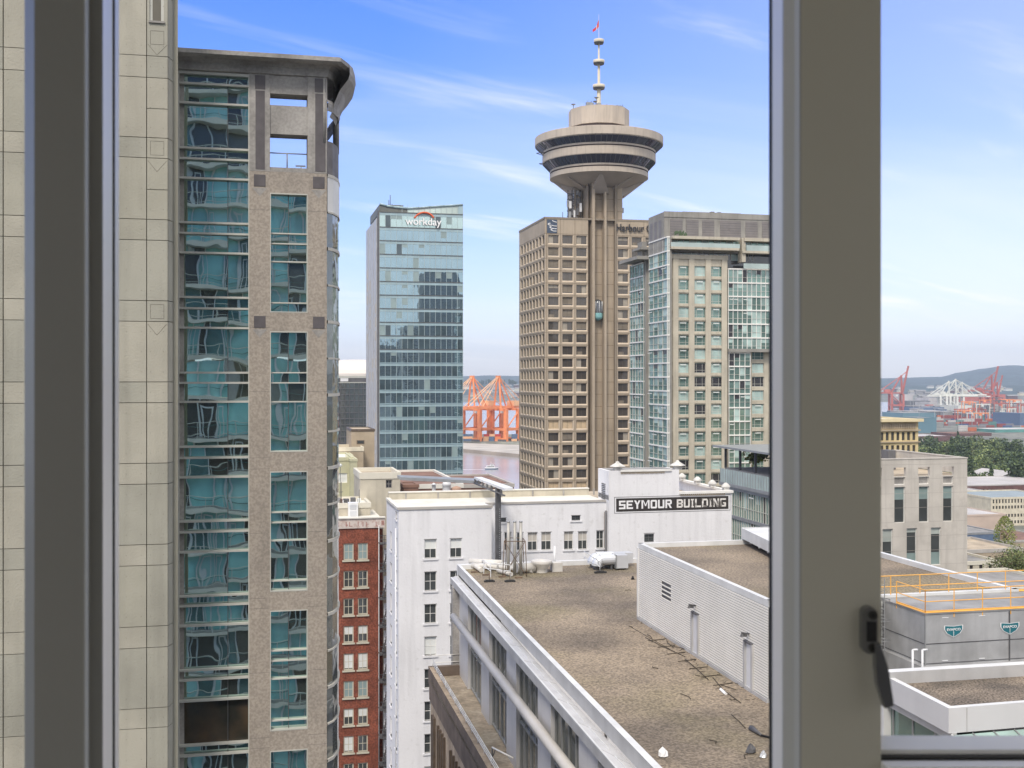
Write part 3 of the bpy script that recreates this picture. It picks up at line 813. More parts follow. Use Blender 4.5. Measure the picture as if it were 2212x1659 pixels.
part(rg, 'side_band', tb)
top = MB()
post = [arc[1], arc[3], arc[5]]
sweep(top, arc, [(0,Z(300)),(0,Z(376))][::-1], 'granite_dark')
for p in (arc[0], arc[3], arc[6]): top.tube((p[0]-.1,p[1]+.1,Z(305)), (p[0]-.1,p[1]+.1,zt-.2), .13, 'granite_grey', 8)
sweep(top, arc, [(0.02,Z(235)),(.06,Z(225)),(.06,Z(218)),(0,Z(210))], 'granite_grey')
part(top, 'side_crown', tb)
co = MB()
hN = zt-zcb
front = [(aL, BB), (aR-.1, BB)]
prof = [(0,zcb-.02),(.06,zcb),(.12,zcb+.28),(.3,zcb+.42),(.62,zt-.22),(.78,zt-.16),(.8,zt-.15),(.8,zt),(.74,zt),(.74,zt+.03),(-3,zt+.03)]
path = [(aL, BB), (aR, BB)]
# mitre the far end round the curve
full = [(aL, BB), (aR-.02, BB), (aR+.12, BB+.3), (aR+.3, BB+.8), (aR+.45, BB+1.7), (aR+.5, BB+3.2), (aR+.4, BB+4.6), (aR+.1, BB+6.5)]
sweep(co, full, prof[:-1], 'granite_grey')
cp = offs(full, .74); co.face([(*q, zt+.03) for q in cp]+[(aL, BB+6.5, zt+.03)], 'granite_grey')
co.face([(*q, zcb-.02) for q in offs(full,0)][:2]+[(aR-.02,BB+.9,zcb-.02),(aL,BB+.9,zcb-.02)], 'granite_grey')
cove = [(.0,zt-2.1),(.1,zt-1.9),(.22,zt-1.5),(.42,zt-1.05),(.62,zt-.8),(.78,zt-.6),(.84,zt-.4),(.82,zt-.12),(.8,zt)]
sweep(co, full[2:], cove, 'granite_grey')
part(co, 'cornice', tb)
# ================================================================ curved-top teal office tower
BW = BD(823, 350)
wt = thing('office_tower', 'teal glass office tower with a swooping roof and white lettering under an orange arc', 'tower', (ab(910,BW), BW+10, 15))
w0, w1 = ab(820,BW), ab(1000,BW)
wdep = pa(795, 600, w0)[1]-BW
Zw = lambda y, x=910: zb(x, y, BW)
tops = [(820,443),(835,447),(850,449),(880,451),(905,449),(930,446),(960,443),(1000,439)]
body = MB(); body.box(w0+.3, w1-.2, BW+.5, BW+wdep, 15, Zw(462), 'pale_spandrel'); part(body, 'core', wt)
fl = [462,494]+[494+29.15*i for i in range(1, 24)]
sp = MB(); mu = MB(); gl = []
nx = 15; xs = [w0+(w1-w0)*i/nx for i in range(nx+1)]
for i, y in enumerate(fl):
    z = Zw(y)
    sp.box(w0, w1, BW, BW+.5, z-.75, z+.1, 'pale_spandrel')
    mu.box(w0, w1, BW-.16, BW, z+.1, z+.3, 'mullion_dark' if i < 11 else 'pale_spandrel')
    if i < len(fl)-1:
        g = MB(); zz0 = Zw(fl[i+1])+.1; m_ = 'glass_sky' if i < 1 else 'glass_office'
        g.box(w0+.05, w1-.05, BW+.12, BW+.3, zz0, z-.75, m_, 'B')
        # pale blinds and dark panes at random along the glass line
        for k in range(nx):
            r = rt.random()
            if r < (.16 if i < 8 else .05): g.box(xs[k]+.1, xs[k+1]-.1, BW+.09, BW+.121, z-.75-(z-.75-zz0)*rt.choice([.3,.6,1]), z-.75, 'blind_glass', 'BLRUD')
            elif r < .24: g.box(xs[k]+.1, xs[k+1]-.1, BW+.09, BW+.121, zz0, z-.75, 'teal_dark2', 'BLRUD')
        part(g, 'window', wt)
for x in xs: mu.box(x-.04, x+.04, BW-.05, BW+.12, 15, Zw(462), 'mullion_teal')
part(sp, 'spandrel', wt); part(mu, 'mullion', wt)
cs = MB(); cs.box(ab(817,BW)-.1, w0, BW+.1, BW+2, 15, Zw(458), 'grey_dark'); part(cs, 'corner_strip', wt)
sd_ = MB(); wa = ab(817,BW)-.1
sd_.box(wa-.0, wa+.6, BW+2, BW+wdep, 15, Zw(470), 'office_side')
for k in range(4):
    b0 = BW+2+(wdep-2)*k/4; sd_.box(wa-.25, wa, b0+.3, b0+(wdep-2)/4-1.2, 15, Zw(472), 'flashing_grey')
    for q in range(16):
        if rt.random() < .4: sd_.box(wa-.3, wa-.24, b0+1, b0+(wdep-2)/8, 40+q*4.2, 43+q*4.2, 'blind')
part(sd_, 'side_wall', wt)
cr = MB()
for i in range(len(tops)-1):
    (xa, ya), (xb, yb) = tops[i], tops[i+1]; A0, A1 = ab(xa,BW), ab(xb,BW)
    z0 = Zw(462)
    cr.face([(A0,BW+.1,z0),(A1,BW+.1,z0),(A1,BW+.1,Zw(yb)),(A0,BW+.1,Zw(ya))], 'crown_glass' if xa >= 880 else 'office_side')
    cr.face([(A1,BW+.15,z0),(A0,BW+.15,z0),(A0,BW+.15,Zw(ya)),(A1,BW+.15,Zw(yb))], 'crown_glass' if xa >= 880 else 'office_side')
    cr.tube((A0,BW,Zw(ya)), (A1,BW,Zw(yb)), .35, 'pale_spandrel', 6)
for k in range(nx+1):
    if k >= 4: cr.box(xs[k]-.08, xs[k]+.08, BW-.05, BW+.2, Zw(462), Zw(445), 'mullion_teal')
cr.box(ab(990,BW), w1, BW-.02, BW+.3, Zw(462), Zw(440), 'pale_spandrel')
cr.prism([(w0,BW+.6),(ab(872,BW),BW+.6),(ab(872,BW),BW+wdep*.8),(w0,BW+wdep*.8)], Zw(462), Zw(444), 'office_side')
part(cr, 'crown', wt)
an = MB()
for x, y in ((845,428),(848,417),(852,436)): an.tube((ab(x,BW),BW+6,Zw(446)), (ab(x,BW),BW+6,Zw(y)), .12, 'grey_dark', 5)
part(an, 'antenna', wt)
t = text_mesh('workday', ab(953,BW)-ab(875.5,BW), (490.5-469.5)*350/F, 'sign_letter_white', .35, .012)
g = MB(); g.merge(t, (ab(875.5,BW), BW-.3, Zw(492,915))); part(g, 'lettering', wt, 'white lower-case sign lettering')
g = MB()
xm, rx, y0 = 916, 21, 478
pr = None
for k in range(21):
    th = math.radians(28)+math.radians(124)*k/20
    x = xm+22*math.cos(th)*1.05; y = 481.5-22*math.sin(th)
    cpt = (ab(x,BW), BW-.5, Zw(y,x))
    if pr: g.tube(pr, cpt, .27, 'orange_sign', 8)
    pr = cpt
part(g, 'logo_arc', wt, 'orange arc over the lettering')

# ================================================================ tower with the round viewing pod
BH = BD(1180, 360); AH = ab(1177, BH)
ht = thing('tower', 'brown concrete tower topped by a saucer-shaped viewing pod and tall mast', 'tower', (ab(1290,BH), BH+15, 18))
Zh = lambda y, x=1196: zb(x, y, BH)
hb1 = pa(1121.5, 600, AH)[1]
ybase = 1110; zroof = Zh(470, 1180)
ww, wh = 3.75, 3.05          # framed opening
hr = [508.6+26.72*i for i in range(24)]
fc = [1196.0, 1226.5, 1256.5, 1346.3, 1376, 1406, 1436]
holes = []
for x in fc:
    a = ab(x, BH)
    for y in hr:
        z = Zh(y)-1.25; holes.append((a-ww/2, a+ww/2, z-wh/2, z+wh/2))
a_l, a_r = ab(1270.2, BH), ab(1333, BH)
bodyw = MB()
wall_holes(bodyw, 'F', BH, AH, a_l, 18, zroof, [h for h in holes if h[1] < a_l], 0, 'harbour_stone')
wall_holes(bodyw, 'F', BH, a_r, ab(1460,BH), 18, zroof, [h for h in holes if h[0] > a_r], 0, 'harbour_stone')
nl = 8; lb = [BH+(hb1-BH)*(i+.62)/(nl+.45) for i in range(nl)]; lw = (hb1-BH)/(nl+.45)*.74
lh = []
for b in lb:
    for y in hr:
        z = Zh(y)-1.25; lh.append((b-lw/2, b+lw/2, z-wh/2, z+wh/2))
wall_holes(bodyw, 'L', AH, BH, hb1, 18, zroof, lh, 0, 'harbour_stone')
bodyw.face([(AH,BH,zroof),(ab(1460,BH),BH,zroof),(ab(1460,BH),hb1,zroof),(AH,hb1,zroof)], 'roof_tan')
bodyw.face([(ab(1460,BH),BH,18),(ab(1460,BH),hb1,18),(ab(1460,BH),hb1,zroof),(ab(1460,BH),BH,zroof)], 'harbour_stone')
bodyw.face([(AH,hb1,18),(AH,hb1,zroof),(ab(1460,BH),hb1,zroof),(ab(1460,BH),hb1,18)], 'harbour_stone')
part(bodyw, 'wall', ht)
co = MB(); co.box(AH-.15, ab(1460,BH), BH-.12, BH, zroof-.35, zroof+.25, 'harbour_dark'); co.box(AH-.15, AH-.001, BH-.12, hb1, zroof-.35, zroof+.25, 'harbour_dark')
part(co, 'coping', ht)
def hwin(w_, h_, kind):
    s = MB(); i = .33 if w_ > 3 else .16; d = .3 if w_ > 3 else .12; o = .09
    O = [(-w_/2,0,-h_/2),(w_/2,0,-h_/2),(w_/2,0,h_/2),(-w_/2,0,h_/2)]
    I = [(-w_/2+i*.75,d,-h_/2+i),(w_/2-i*.75,d,-h_/2+i),(w_/2-i*.75,d,h_/2-i*.6),(-w_/2+i*.75,d,h_/2-i*.6)]
    for k in range(4):
        s.face([O[k],O[(k+1)%4],I[(k+1)%4],I[k]], 'harbour_trim' if w_ > 3 else 'harbour_stone')
    J = [(x, d+(.3 if w_ > 3 else .12), z) for x, y, z in I]
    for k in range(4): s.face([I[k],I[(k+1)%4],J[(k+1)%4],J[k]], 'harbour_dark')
    s.face(J, 'glass_bronze' if w_ > 3 else 'left_glass')
    x0, x1 = J[0][0], J[1][0]; z0, z1 = J[0][2], J[2][2]; bl = {'a':None,'b':(0,1,.0,1,'blind_warm'),'c':(0,.5,0,1,'blind_mid'),'d':(.55,1,.0,1,'blind_mid'),'e':(0,1,.6,1,'blind_mid'),'f':(0,1,.15,1,'blind_dim'),'g':(.1,.6,.0,.4,'blind_dim')}[kind]
    if bl:
        s.face([(x0+(x1-x0)*bl[0],d+.29,z0+(z1-z0)*bl[2]),(x0+(x1-x0)*bl[1],d+.29,z0+(z1-z0)*bl[2]),(x0+(x1-x0)*bl[1],d+.29,z0+(z1-z0)*bl[3]),(x0+(x1-x0)*bl[0],d+.29,z0+(z1-z0)*bl[3])], bl[4])
    s.face([((x0+x1)/2-.04,d+.27,z0),((x0+x1)/2+.04,d+.27,z0),((x0+x1)/2+.04,d+.27,z1),((x0+x1)/2-.04,d+.27,z1)], 'bronze')
    return s
HW = {k: hwin(ww, wh, k) for k in 'abcdefg'}
HL = {k: hwin(lw, wh, k) for k in 'ab'}
items = []
for i, y in enumerate(hr):
    for x in fc:
        k = rt.choice('aaaaccdeffg' if i < 8 else 'aaaaaaaacdfg')
        if i in (15, 20) and x < 1300: k = 'b'
        items.append((HW[k], (ab(x,BH), BH, Zh(y)-1.25), 0))
items.sort(key=lambda t: t[1][0] > ab(1360,BH))
for b in lb:
    for y in hr: items.append((HL['a'], (AH, b, Zh(y)-1.25), LEFT))
copies(ht, items)
jt = MB()
zj = [Zh(y)+.72-1.25+wh/2-.42 for y in hr]
for x in (1180.8, 1211, 1241.8, 1361, 1391): jt.box(ab(x,BH)-.05, ab(x,BH)+.05, BH-.02, BH+.01, 18, zroof-.4, 'harbour_joint')
for z in zj:
    jt.box(AH, a_l, BH-.025, BH+.01, z-.05, z+.05, 'harbour_joint'); jt.box(a_r, ab(1460,BH), BH-.025, BH+.01, z-.05, z+.05, 'harbour_joint')
    jt.box(AH-.025, AH+.01, BH, hb1, z-.05, z+.05, 'harbour_joint')
part(jt, 'panel_joint', ht)
# lift shaft
sh = MB(); zs = Zh(395, 1300)
def sbox(x0, x1, d0, d1, z0, z1, m, skip=''): sh.box(ab(x0,BH), ab(x1,BH), BH+d0, BH+d1, z0, z1, m, skip)
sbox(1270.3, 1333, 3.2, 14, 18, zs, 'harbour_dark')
sh.prism([(ab(1270.3,BH),BH),(ab(1277,BH),BH+1.8),(ab(1279,BH),BH+3.3),(ab(1270.3,BH),BH+3.3)], 18, zs, 'harbour_dark')  # concave groove, its shading put into the dark stone colour
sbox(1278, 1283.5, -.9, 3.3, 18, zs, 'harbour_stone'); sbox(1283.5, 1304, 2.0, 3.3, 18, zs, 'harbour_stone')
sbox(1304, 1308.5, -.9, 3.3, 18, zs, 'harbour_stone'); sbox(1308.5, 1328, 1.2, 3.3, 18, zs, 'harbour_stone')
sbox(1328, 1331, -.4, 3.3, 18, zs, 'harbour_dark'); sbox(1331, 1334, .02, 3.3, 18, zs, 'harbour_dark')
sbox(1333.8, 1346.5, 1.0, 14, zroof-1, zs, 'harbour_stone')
sbox(1252, 1268.2, 6, 14, zroof-1, zs, 'harbour_dark')  # side block, its shade put into the dark stone colour
for z in zj+[zj[0]+3.87*k for k in range(1, 6)]:
    for x0, x1, d in ((1283.6,1303.9,1.98),(1308.6,1327.9,1.18)): sbox(x0, x1, d, d+.03, z-.05, z+.05, 'harbour_joint')
    if z > zroof: sbox(1333.9, 1346.4, .98, 1.0, z-.05, z+.05, 'harbour_joint')
part(sh, 'lift_shaft', ht)
lg = MB(); lx0, lx1 = ab(1181.5,BH), ab(1203.5,BH); lz0, lz1 = Zh(503.5), Zh(474.5)
lg.box(lx0, lx1, BH-.12, BH-.03, lz0, lz1, 'logo_blue')
Q = lambda u, v: (lx0+(lx1-lx0)*u, lz0+(lz1-lz0)*v)
for pts in ([(.52,.93),(.62,.86),(.78,.83),(.96,.80)], [(.33,.72),(.12,.68),(.08,.62),(.2,.58),(.5,.55),(.75,.52),(.97,.52)], [(.42,.48),(.24,.43),(.3,.38),(.5,.34),(.75,.32),(.97,.32)], [(.52,.3),(.36,.24),(.45,.18),(.65,.14),(.96,.14)]):
    for i in range(len(pts)-1):
        p, q = Q(*pts[i]), Q(*pts[i+1]); lg.tube((p[0],BH-.14,p[1]), (q[0],BH-.14,q[1]), .14, 'sign_white', 6)
part(lg, 'sign', ht, 'dark blue square with four white wave strokes')
t = text_mesh('Harbour Centre', (ab(1400,BH)-ab(1330,BH))*1.62, (501-485)*362/F, 'letter_black', .3, .008)
g = MB(); g.merge(t, (ab(1331,BH), BH-.25, Zh(500.5, 1360))); part(g, 'lettering', ht, 'dark sign lettering at the roof edge')
# pod
Dp = 372; pc = pY(1293.6, 0, Dp); hz = lambda y: CZ+(HZ-y)*Dp/F; rr = lambda p: p*Dp/F
g = MB(); g.lathe(pc[0], pc[1], [(rr(r), hz(y)) for r, y in [(136,319),(138,317),(138,301),(136,300)]], 'pod_stone', 96, False)
pod = part(g, 'viewing_pod', ht, 'saucer-shaped pod with dark window bands')
def ring(prof, m, name, n=96):
    g = MB(); g.lathe(pc[0], pc[1], [(rr(r), hz(y)) for r, y in prof], m, n, smooth=name in ('underside',)); return part(g, name, pod)
ring([(104,388.5),(106,388),(106,378),(103.5,377),(103.5,375.5),(106,375),(106,371)], ['pod_stone']*2+['pod_rim_line']*3+['pod_stone'], 'lower_band')
ring([(105,371),(121,354)], 'glass_pod', 'lower_window_band')
ring([(121,355.5),(122,354),(122,338),(119,337),(119,335.5),(122,335),(122,331)], ['pod_stone']*2+['pod_rim_line']*3+['pod_stone'], 'middle_band')
ring([(121,331.5),(137,317.5)], 'glass_pod', 'upper_window_band')
ring([(136.5,300.3),(66,292),(10,292)], 'pod_stone', 'roof')
ms = MB()
for k in range(72):
    t = 2*math.pi*k/72
    for (r0, y0, r1, y1) in ((106,370.5,121.5,354),(122,331,137.5,317.3)):
        ms.tube((pc[0]+rr(r0)*math.cos(t), pc[1]+rr(r0)*math.sin(t), hz(y0)), (pc[0]+rr(r1)*math.cos(t), pc[1]+rr(r1)*math.sin(t), hz(y1)), .09, 'grey_dark', 4, cap=False)
part(ms, 'mullion', pod)
ring([(106,388),(62,407),(48,411),(30,412)], 'pod_under', 'underside')
br = MB()
for k in range(8):
    t = math.radians(22.5+45*k+8); u = (math.cos(t), math.sin(t)); v = (-u[1]*1.1, u[0]*1.1)
    if k % 2: v = (v[0]*2.2, v[1]*2.2)
    P = [(rr(98), hz(394)), (rr(54), hz(426 if k % 2 else 414)), (rr(30), hz(426 if k % 2 else 418)), (rr(20), hz(394))]
    A = [(pc[0]+u[0]*r+v[0]*(1.2 if i else .2), pc[1]+u[1]*r+v[1]*(1.2 if i else .2), z) for i, (r, z) in enumerate(P)]
    B = [(pc[0]+u[0]*r-v[0]*(1.2 if i else .2), pc[1]+u[1]*r-v[1]*(1.2 if i else .2), z) for i, (r, z) in enumerate(P)]
    br.face(A, 'pod_under'); br.face(B[::-1], 'pod_under')
    for i in range(4): br.face([A[(i+1)%4], A[i], B[i], B[(i+1)%4]], 'pod_under')
part(br, 'bracket', pod)
dr = MB(); n = 12
for z0, z1, r in ((293, 277, 62), (278.5, 241, 65.5)):
    P = [(pc[0]+rr(r)*math.cos(2*math.pi*(k+.3)/n), pc[1]+rr(r)*math.sin(2*math.pi*(k+.3)/n)) for k in range(n)]
    dr.prism(P, hz(z0), hz(z1), 'pod_stone' if r > 63 else 'pod_rim_line')
part(dr, 'plant_room', pod)
eq = MB()
def rp(dx, dy, zy): return (pc[0]+rr(dx), pc[1]+rr(dy), hz(zy))
for dx, dy, h, kind in ((-36,-38,12,'b'),(-30,-40,10,'b'),(-26,-30,14,'b'),(-20,-38,9,'d'),(-16,-34,18,'d'),(-12,-40,10,'b'),(28,-42,6,'b'),(36,-38,7,'b'),(42,-36,9,'p'),(46,-30,6,'p'),(-61,-14,6,'d'),(2,-50,5,'p')):
    p = rp(dx, dy, 241)
    if kind == 'b': eq.box(p[0]-.6, p[0]+.6, p[1]-.6, p[1]+.6, p[2], p[2]+h*.11, 'steel_grey')
    if kind == 'd':
        eq.tube(p, (p[0],p[1],p[2]+h*.15), .1, 'grey_dark', 5); eq.lathe(p[0], p[1], [(.05,p[2]+h*.15),(.8,p[2]+h*.15+.5)], 'steel_grey', 12)
    eq.tube(p, (p[0],p[1],p[2]+h*.16), .07, 'grey_dark', 4)
part(eq, 'roof_equipment', pod)
ws_ = MB()
for dx in (-122, -128):
    y = 352 if dx == -122 else 330
    ws_.bar(rp(dx+6,0,y+4), rp(dx-12,-4,y+8), .2, 'grey_dark'); ws_.bar(rp(dx+6,0,y+12), rp(dx-12,-4,y+8), .15, 'grey_dark')
part(ws_, 'window_washing_arm', pod)
g = MB()
g.lathe(pc[0], pc[1], [(rr(4.6),hz(241)),(rr(4.2),hz(188)),(rr(3.1),hz(187)),(rr(2.8),hz(134)),(rr(2.0),hz(133)),(rr(1.8),hz(84)),(rr(.5),hz(83)),(rr(.35),hz(31))], 'cream', 16)
ma = part(g, 'mast', ht)
for y, r in ((187.5,13.2),(134,12.2),(89.5,11)):
    g = MB(); g.lathe(pc[0], pc[1], [(rr(2),hz(y+5.5)),(rr(r-1),hz(y+5.5)),(rr(r-1),hz(y+3)),(rr(r),hz(y+2.5)),(rr(r),hz(y-4)),(rr(r-1.2),hz(y-4)),(rr(r-1.2),hz(y-2)),(rr(2),hz(y-2))], ['grey_dark','grey_dark','grey_dark','cream','cream','cream','cream'], 24); part(g, 'disc', ma)
fg = MB(); P = lambda dx, dy, y: (pc[0]+rr(dx), pc[1]-rr(dy), hz(y))
cols_ = [(0,0,43,58),(-2,1,46,60),(-4,0,53,64),(-7,2,58,66),(-10,1,62,68),(-14.5,2,65,71)]
for i in range(len(cols_)-1):
    a, b = cols_[i], cols_[i+1]
    fg.face([P(a[0],a[1],a[3]),P(b[0],b[1],b[3]),P(b[0],b[1],b[2]),P(a[0],a[1],a[2])], 'flag_red' if i in (0,1,3,4) else 'flag_white')
fo = solo(fg, 'flag', 'red and white maple flag flying from the tip of the mast', 'flag', (pc[0], pc[1], hz(58)))
# lattice of antennas beside the shaft
at = MB()
ra = random.Random(3)
for k in range(16):
    x = ra.uniform(1234, 1262); y = ra.uniform(408, 462); d = ra.uniform(3, 7)
    a = ab(x, BH); z = zb(x, y, BH); h = ra.uniform(1.2, 3)
    at.box(a-.35, a+.35, BH+d, BH+d+.5, z-h/2, z+h/2, ra.choice(['white_metal','white_metal','steel_grey','grey_dark']))
for x in (1238, 1247, 1256, 1265): at.tube((ab(x,BH),BH+6,zroof), (ab(x,BH),BH+6,zb(x,404,BH)), .18, 'grey_dark', 5)
for y in (412,425,438,450,462): at.tube((ab(1236,BH),BH+6.1,zb(1250,y,BH)), (ab(1268,BH),BH+6.1,zb(1250,y,BH)), .14, 'grey_dark', 5)
for k in range(10):
    y = 412+5.5*k; at.tube((ab(1238,BH),BH+5.8,zb(1250,y,BH)), (ab(1256,BH),BH+6.2,zb(1250,y+9*(-1)**k,BH)), .12, 'grey_dark', 4)
for x, y in ((1350,418),(1349,440),(1352,452)):
    at.tube((ab(1346,BH),BH+3,zb(1346,y,BH)), (ab(x,BH),BH+3,zb(1346,y,BH)), .12, 'grey_dark', 5); at.box(ab(x,BH)-.25, ab(x,BH)+.25, BH+2.8, BH+3.2, zb(1346,y+5,BH), zb(1346,y-6,BH), 'steel_grey')
at.tube((ab(1221,BH),BH+3,zroof), (ab(1221,BH),BH+3,zb(1221,455,BH)), .12, 'grey_dark', 5)
part(at, 'antenna_rack', ht)
# glass lift car
lc = thing('lift_car', 'glass lift capsule with a turquoise base climbing the brown shaft', 'lift', (ab(1293.5,BH), BH+.6, Zh(690,1293)))
ca, cb = ab(1293.5,BH), BH+.9; L1 = lambda y: Zh(y,1293)
g = MB(); g.lathe(ca, cb, [(.3,L1(692)),(1.35,L1(688)),(1.5,L1(684)),(1.5,L1(676))], 'teal_lift', 16); part(g, 'base', lc)
g = MB(); g.lathe(ca, cb, [(1.42,L1(676)),(1.42,L1(655)),(1.1,L1(649)),(.2,L1(646))], 'glass_dark', 16); part(g, 'cabin', lc)
g = MB(); 
for k in range(8):
    t = 2*math.pi*k/8; g.tube((ca+1.45*math.cos(t), cb+1.45*math.sin(t), L1(676)), (ca+1.45*math.cos(t), cb+1.45*math.sin(t), L1(651)), .09, 'white_metal', 5)
part(g, 'frame', lc)
# ================================================================ beige and green-glass apartment tower
BC = BD(1480, 240)
ct = thing('apartment_tower', 'beige and green-glass apartment tower standing right of the brown pod tower', 'tower', (ab(1560,BC), BC+10, 18))
Zc = lambda y, x=1500: zb(x, y, BC)
xR = 1790
AC2 = ab(1436, BC); b2 = pa(1402, 700, AC2)[1]
xw = [1457, 1485+2.5, 1515, 1546, 1561]
rows_c = [574+29.9*i for i in range(20)]
cx3 = [1475.5, 1511.5, 1547]
ww, wh = 2.75, 2.15
holes = []
for x in cx3:
    a = ab(x, BC)
    for y in rows_c: z = Zc(y+11.5); holes.append((a-ww/2, a+ww/2, z-wh/2, z+wh/2))
for x in (1641, 1690, 1730):
    a = ab(x, BC)
    for y in rows_c[6:]: z = Zc(y+11.5); holes.append((a-ww/2, a+ww/2, z-wh/2, z+wh/2))
wb = MB(); zw = Zc(560)
wall_holes(wb, 'F', BC, ab(1447,BC), ab(1571.5,BC), 18, zw, [h for h in holes if h[1] < ab(1571.5,BC)], .45, 'condo_stone')
wall_holes(wb, 'F', BC+.8, ab(1571.6,BC), ab(xR,BC), 18, Zc(752), [h for h in holes if h[0] > ab(1571.6,BC)], .45, 'condo_stone')
wb.box(ab(1447,BC), ab(xR,BC), BC+1.6, b2+6, 18, Zc(540), 'condo_stone', 'F')
for x in (1459, 1493.5, 1529.5, 1564): wb.box(ab(x,BC)-.6, ab(x,BC)+.6, BC-.25, BC-.002, 18, zw, 'condo_stone')
wb.box(ab(1447,BC), ab(1571.5,BC), BC-.3, BC+6, zw, zw+.9, 'condo_stone')
for y in rows_c: wb.box(ab(1447,BC)+.1, ab(1571.5,BC)-.1, BC-.12, BC-.003, Zc(y+29.9)+.15, Zc(y+29.9)+.45, 'condo_stone')
part(wb, 'wall', ct)
def cwin(kind):
    g = win(ww, wh, 'glass_green', 'mullion', .09, (.26,.74) , (.28,), rec=.3, bars=.06)
    if kind in 'bd': g.box(-ww*.24, ww*.24, -.1, .02, wh*.78, wh*.86, 'blind_white')
    if kind in 'cd': g.box(-ww/2+.1, ww/2-.1, .27, .29, .1, wh*.9, 'pale_pane')
    if kind == 'e': g.box(-ww/2+.1, ww/2-.1, .27, .29, .1, wh*.9, 'dark_room')
    return g
CW = {k: cwin(k) for k in 'abcde'}
items = [(CW[rt.choice('abbcddebe')], ((h[0]+h[1])/2, BC if h[1] < ab(1571.5,BC) else BC+.8, h[2]), 0) for h in holes]
copies(ct, items, limit=60)
# curtain wall to the right, narrow bay below, glazed corner bay to the left
def curtain(parent, face, const, u0, u1, zt_, zb_, step, nv, m='glass_green', off0=0, wname='window', slab=.28, sm='white_trim'):
    mu = MB(); k = 0; z = zt_
    P = (lambda g, u_0, u_1, d0, d1, z0, z1, m: g.box(u_0,u_1,const+d0,const+d1,z0,z1,m)) if face == 'F' else (lambda g, u_0, u_1, d0, d1, z0, z1, m: g.box(const+d0,const+d1,u_0,u_1,z0,z1,m))
    while z > zb_+.5:
        zn = max(zb_, z-step); g = MB(); P(g, u0, u1, .1, .3, zn, z-slab, m)
        for i in range(nv):
            r = rt.random(); a = u0+(u1-u0)*i/nv; b = u0+(u1-u0)*(i+1)/nv
            if r < .5: P(g, a+.05, b-.05, .08, .1, z-slab-(z-slab-zn)*rt.choice([.35,.35,.7,1]), z-slab, rt.choice(['pale_pane','pale_pane','pale_pane2','dark_room','pale_pane2']))
            if r > .86: P(g, a+.1, b-.1, -.35, -.28, z-slab-.55, z-slab-.4, 'blind_white')
        part(g, wname, parent)
        P(mu, u0-.02, u1+.02, -.12, .32, z-slab, z, sm); P(mu, u0, u1, .0, .08, z-slab-(z-slab-zn)*.62, z-slab-(z-slab-zn)*.62+.07, 'mullion')
        z = zn
    for i in range(nv+1):
        u = u0+(u1-u0)*i/nv; P(mu, u-(.05 if face == 'F' else .03), u+(.05 if face == 'F' else .03), -.05, .1, zb_, zt_, 'white_trim' if face == 'F' else 'mullion')
    part(mu, 'mullion', parent)
st = (Zc(574)-Zc(603.9))
curtain(ct, 'F', BC-.4, ab(1571.8,BC), ab(xR,BC), Zc(578), Zc(757), st, 22)
curtain(ct, 'F', BC-.4, ab(1573,BC), ab(1619,BC), Zc(760), 18, st, 4)
x2 = MB(); x2.box(ab(1571,BC), ab(xR,BC), BC-1.0, BC+1, Zc(760), Zc(753), 'condo_grey')
part(x2, 'cornice', ct)
curtain(ct, 'F', BC-1.5, AC2, ab(1446.5,BC-1.5), Zc(514), 18, st, 2)
curtain(ct, 'L', AC2, BC-1.5, b2, Zc(514), 18, st, 4)
x2 = MB(); x2.box(AC2+.3, ab(1447,BC), BC-1.1, b2, 18, Zc(514), 'condo_grey'); part(x2, 'corner_bay', ct)
# setback floors and penthouse
ph = MB()
P0, P1 = ab(1436,BC), ab(xR,BC); bp = pa(1401, 474, P0)[1]
ph.box(P0, P1, BC+.4, bp, Zc(545), Zc(459), 'condo_grey')
ph.box(P0-.1, P1, BC+.28, BC+.4, Zc(470), Zc(458), 'condo_grey')
ph.box(ab(1490,BC), ab(1618,BC), BC+4, BC+12, Zc(459), Zc(453,1550), 'condo_grey')
for x in (1540, 1575, 1590, 1533, 1560): ph.box(ab(x,BC), ab(x,BC)+.8, BC+6, BC+7, Zc(453,1550)-.2, Zc(453,1550)+rt.uniform(.1,.5), 'grey_dark')
part(ph, 'penthouse', ct)
lo_ = MB()
for xa, xb in ((1449,1475.5),(1484,1510),(1518.5,1544),(1557,1602),(1612,1638),(1648,1690)):
    lo_.box(ab(xa,BC), ab(xb,BC), BC+.3, BC+.42, Zc(513), Zc(474), 'condo_louver')
    for k in range(7): lo_.box(ab(xa,BC), ab(xb,BC), BC+.27, BC+.3, Zc(513)+.52*k+.1, Zc(513)+.52*k+.15, 'grey_dark')
for k in range(3):
    u0 = BC+2+(bp-BC-2)*k/3; lo_.box(P0-.02, P0+.1, u0, u0+(bp-BC-2)/3*.62, Zc(513), Zc(474), 'condo_louver')
part(lo_, 'louver', ct)
bl_ = MB()
for x0, x1, ya, yb in ((1446,1590,513,519),(1600,xR,513,520),(1443,1589,536,541),(1596,xR,541,546)):
    bl_.box(ab(x0,BC), ab(x1,BC), BC-2.0, BC+.5, Zc(yb), Zc(ya), 'condo_stone')
bl_.box(ab(1596,BC), ab(1604,BC), BC-1.6, BC+.5, Zc(565), Zc(513), 'condo_stone')
part(bl_, 'balcony', ct)
g = MB(); g.box(ab(1450,BC), ab(xR,BC), BC+.1, BC+.38, Zc(537), Zc(519), 'glass_green')
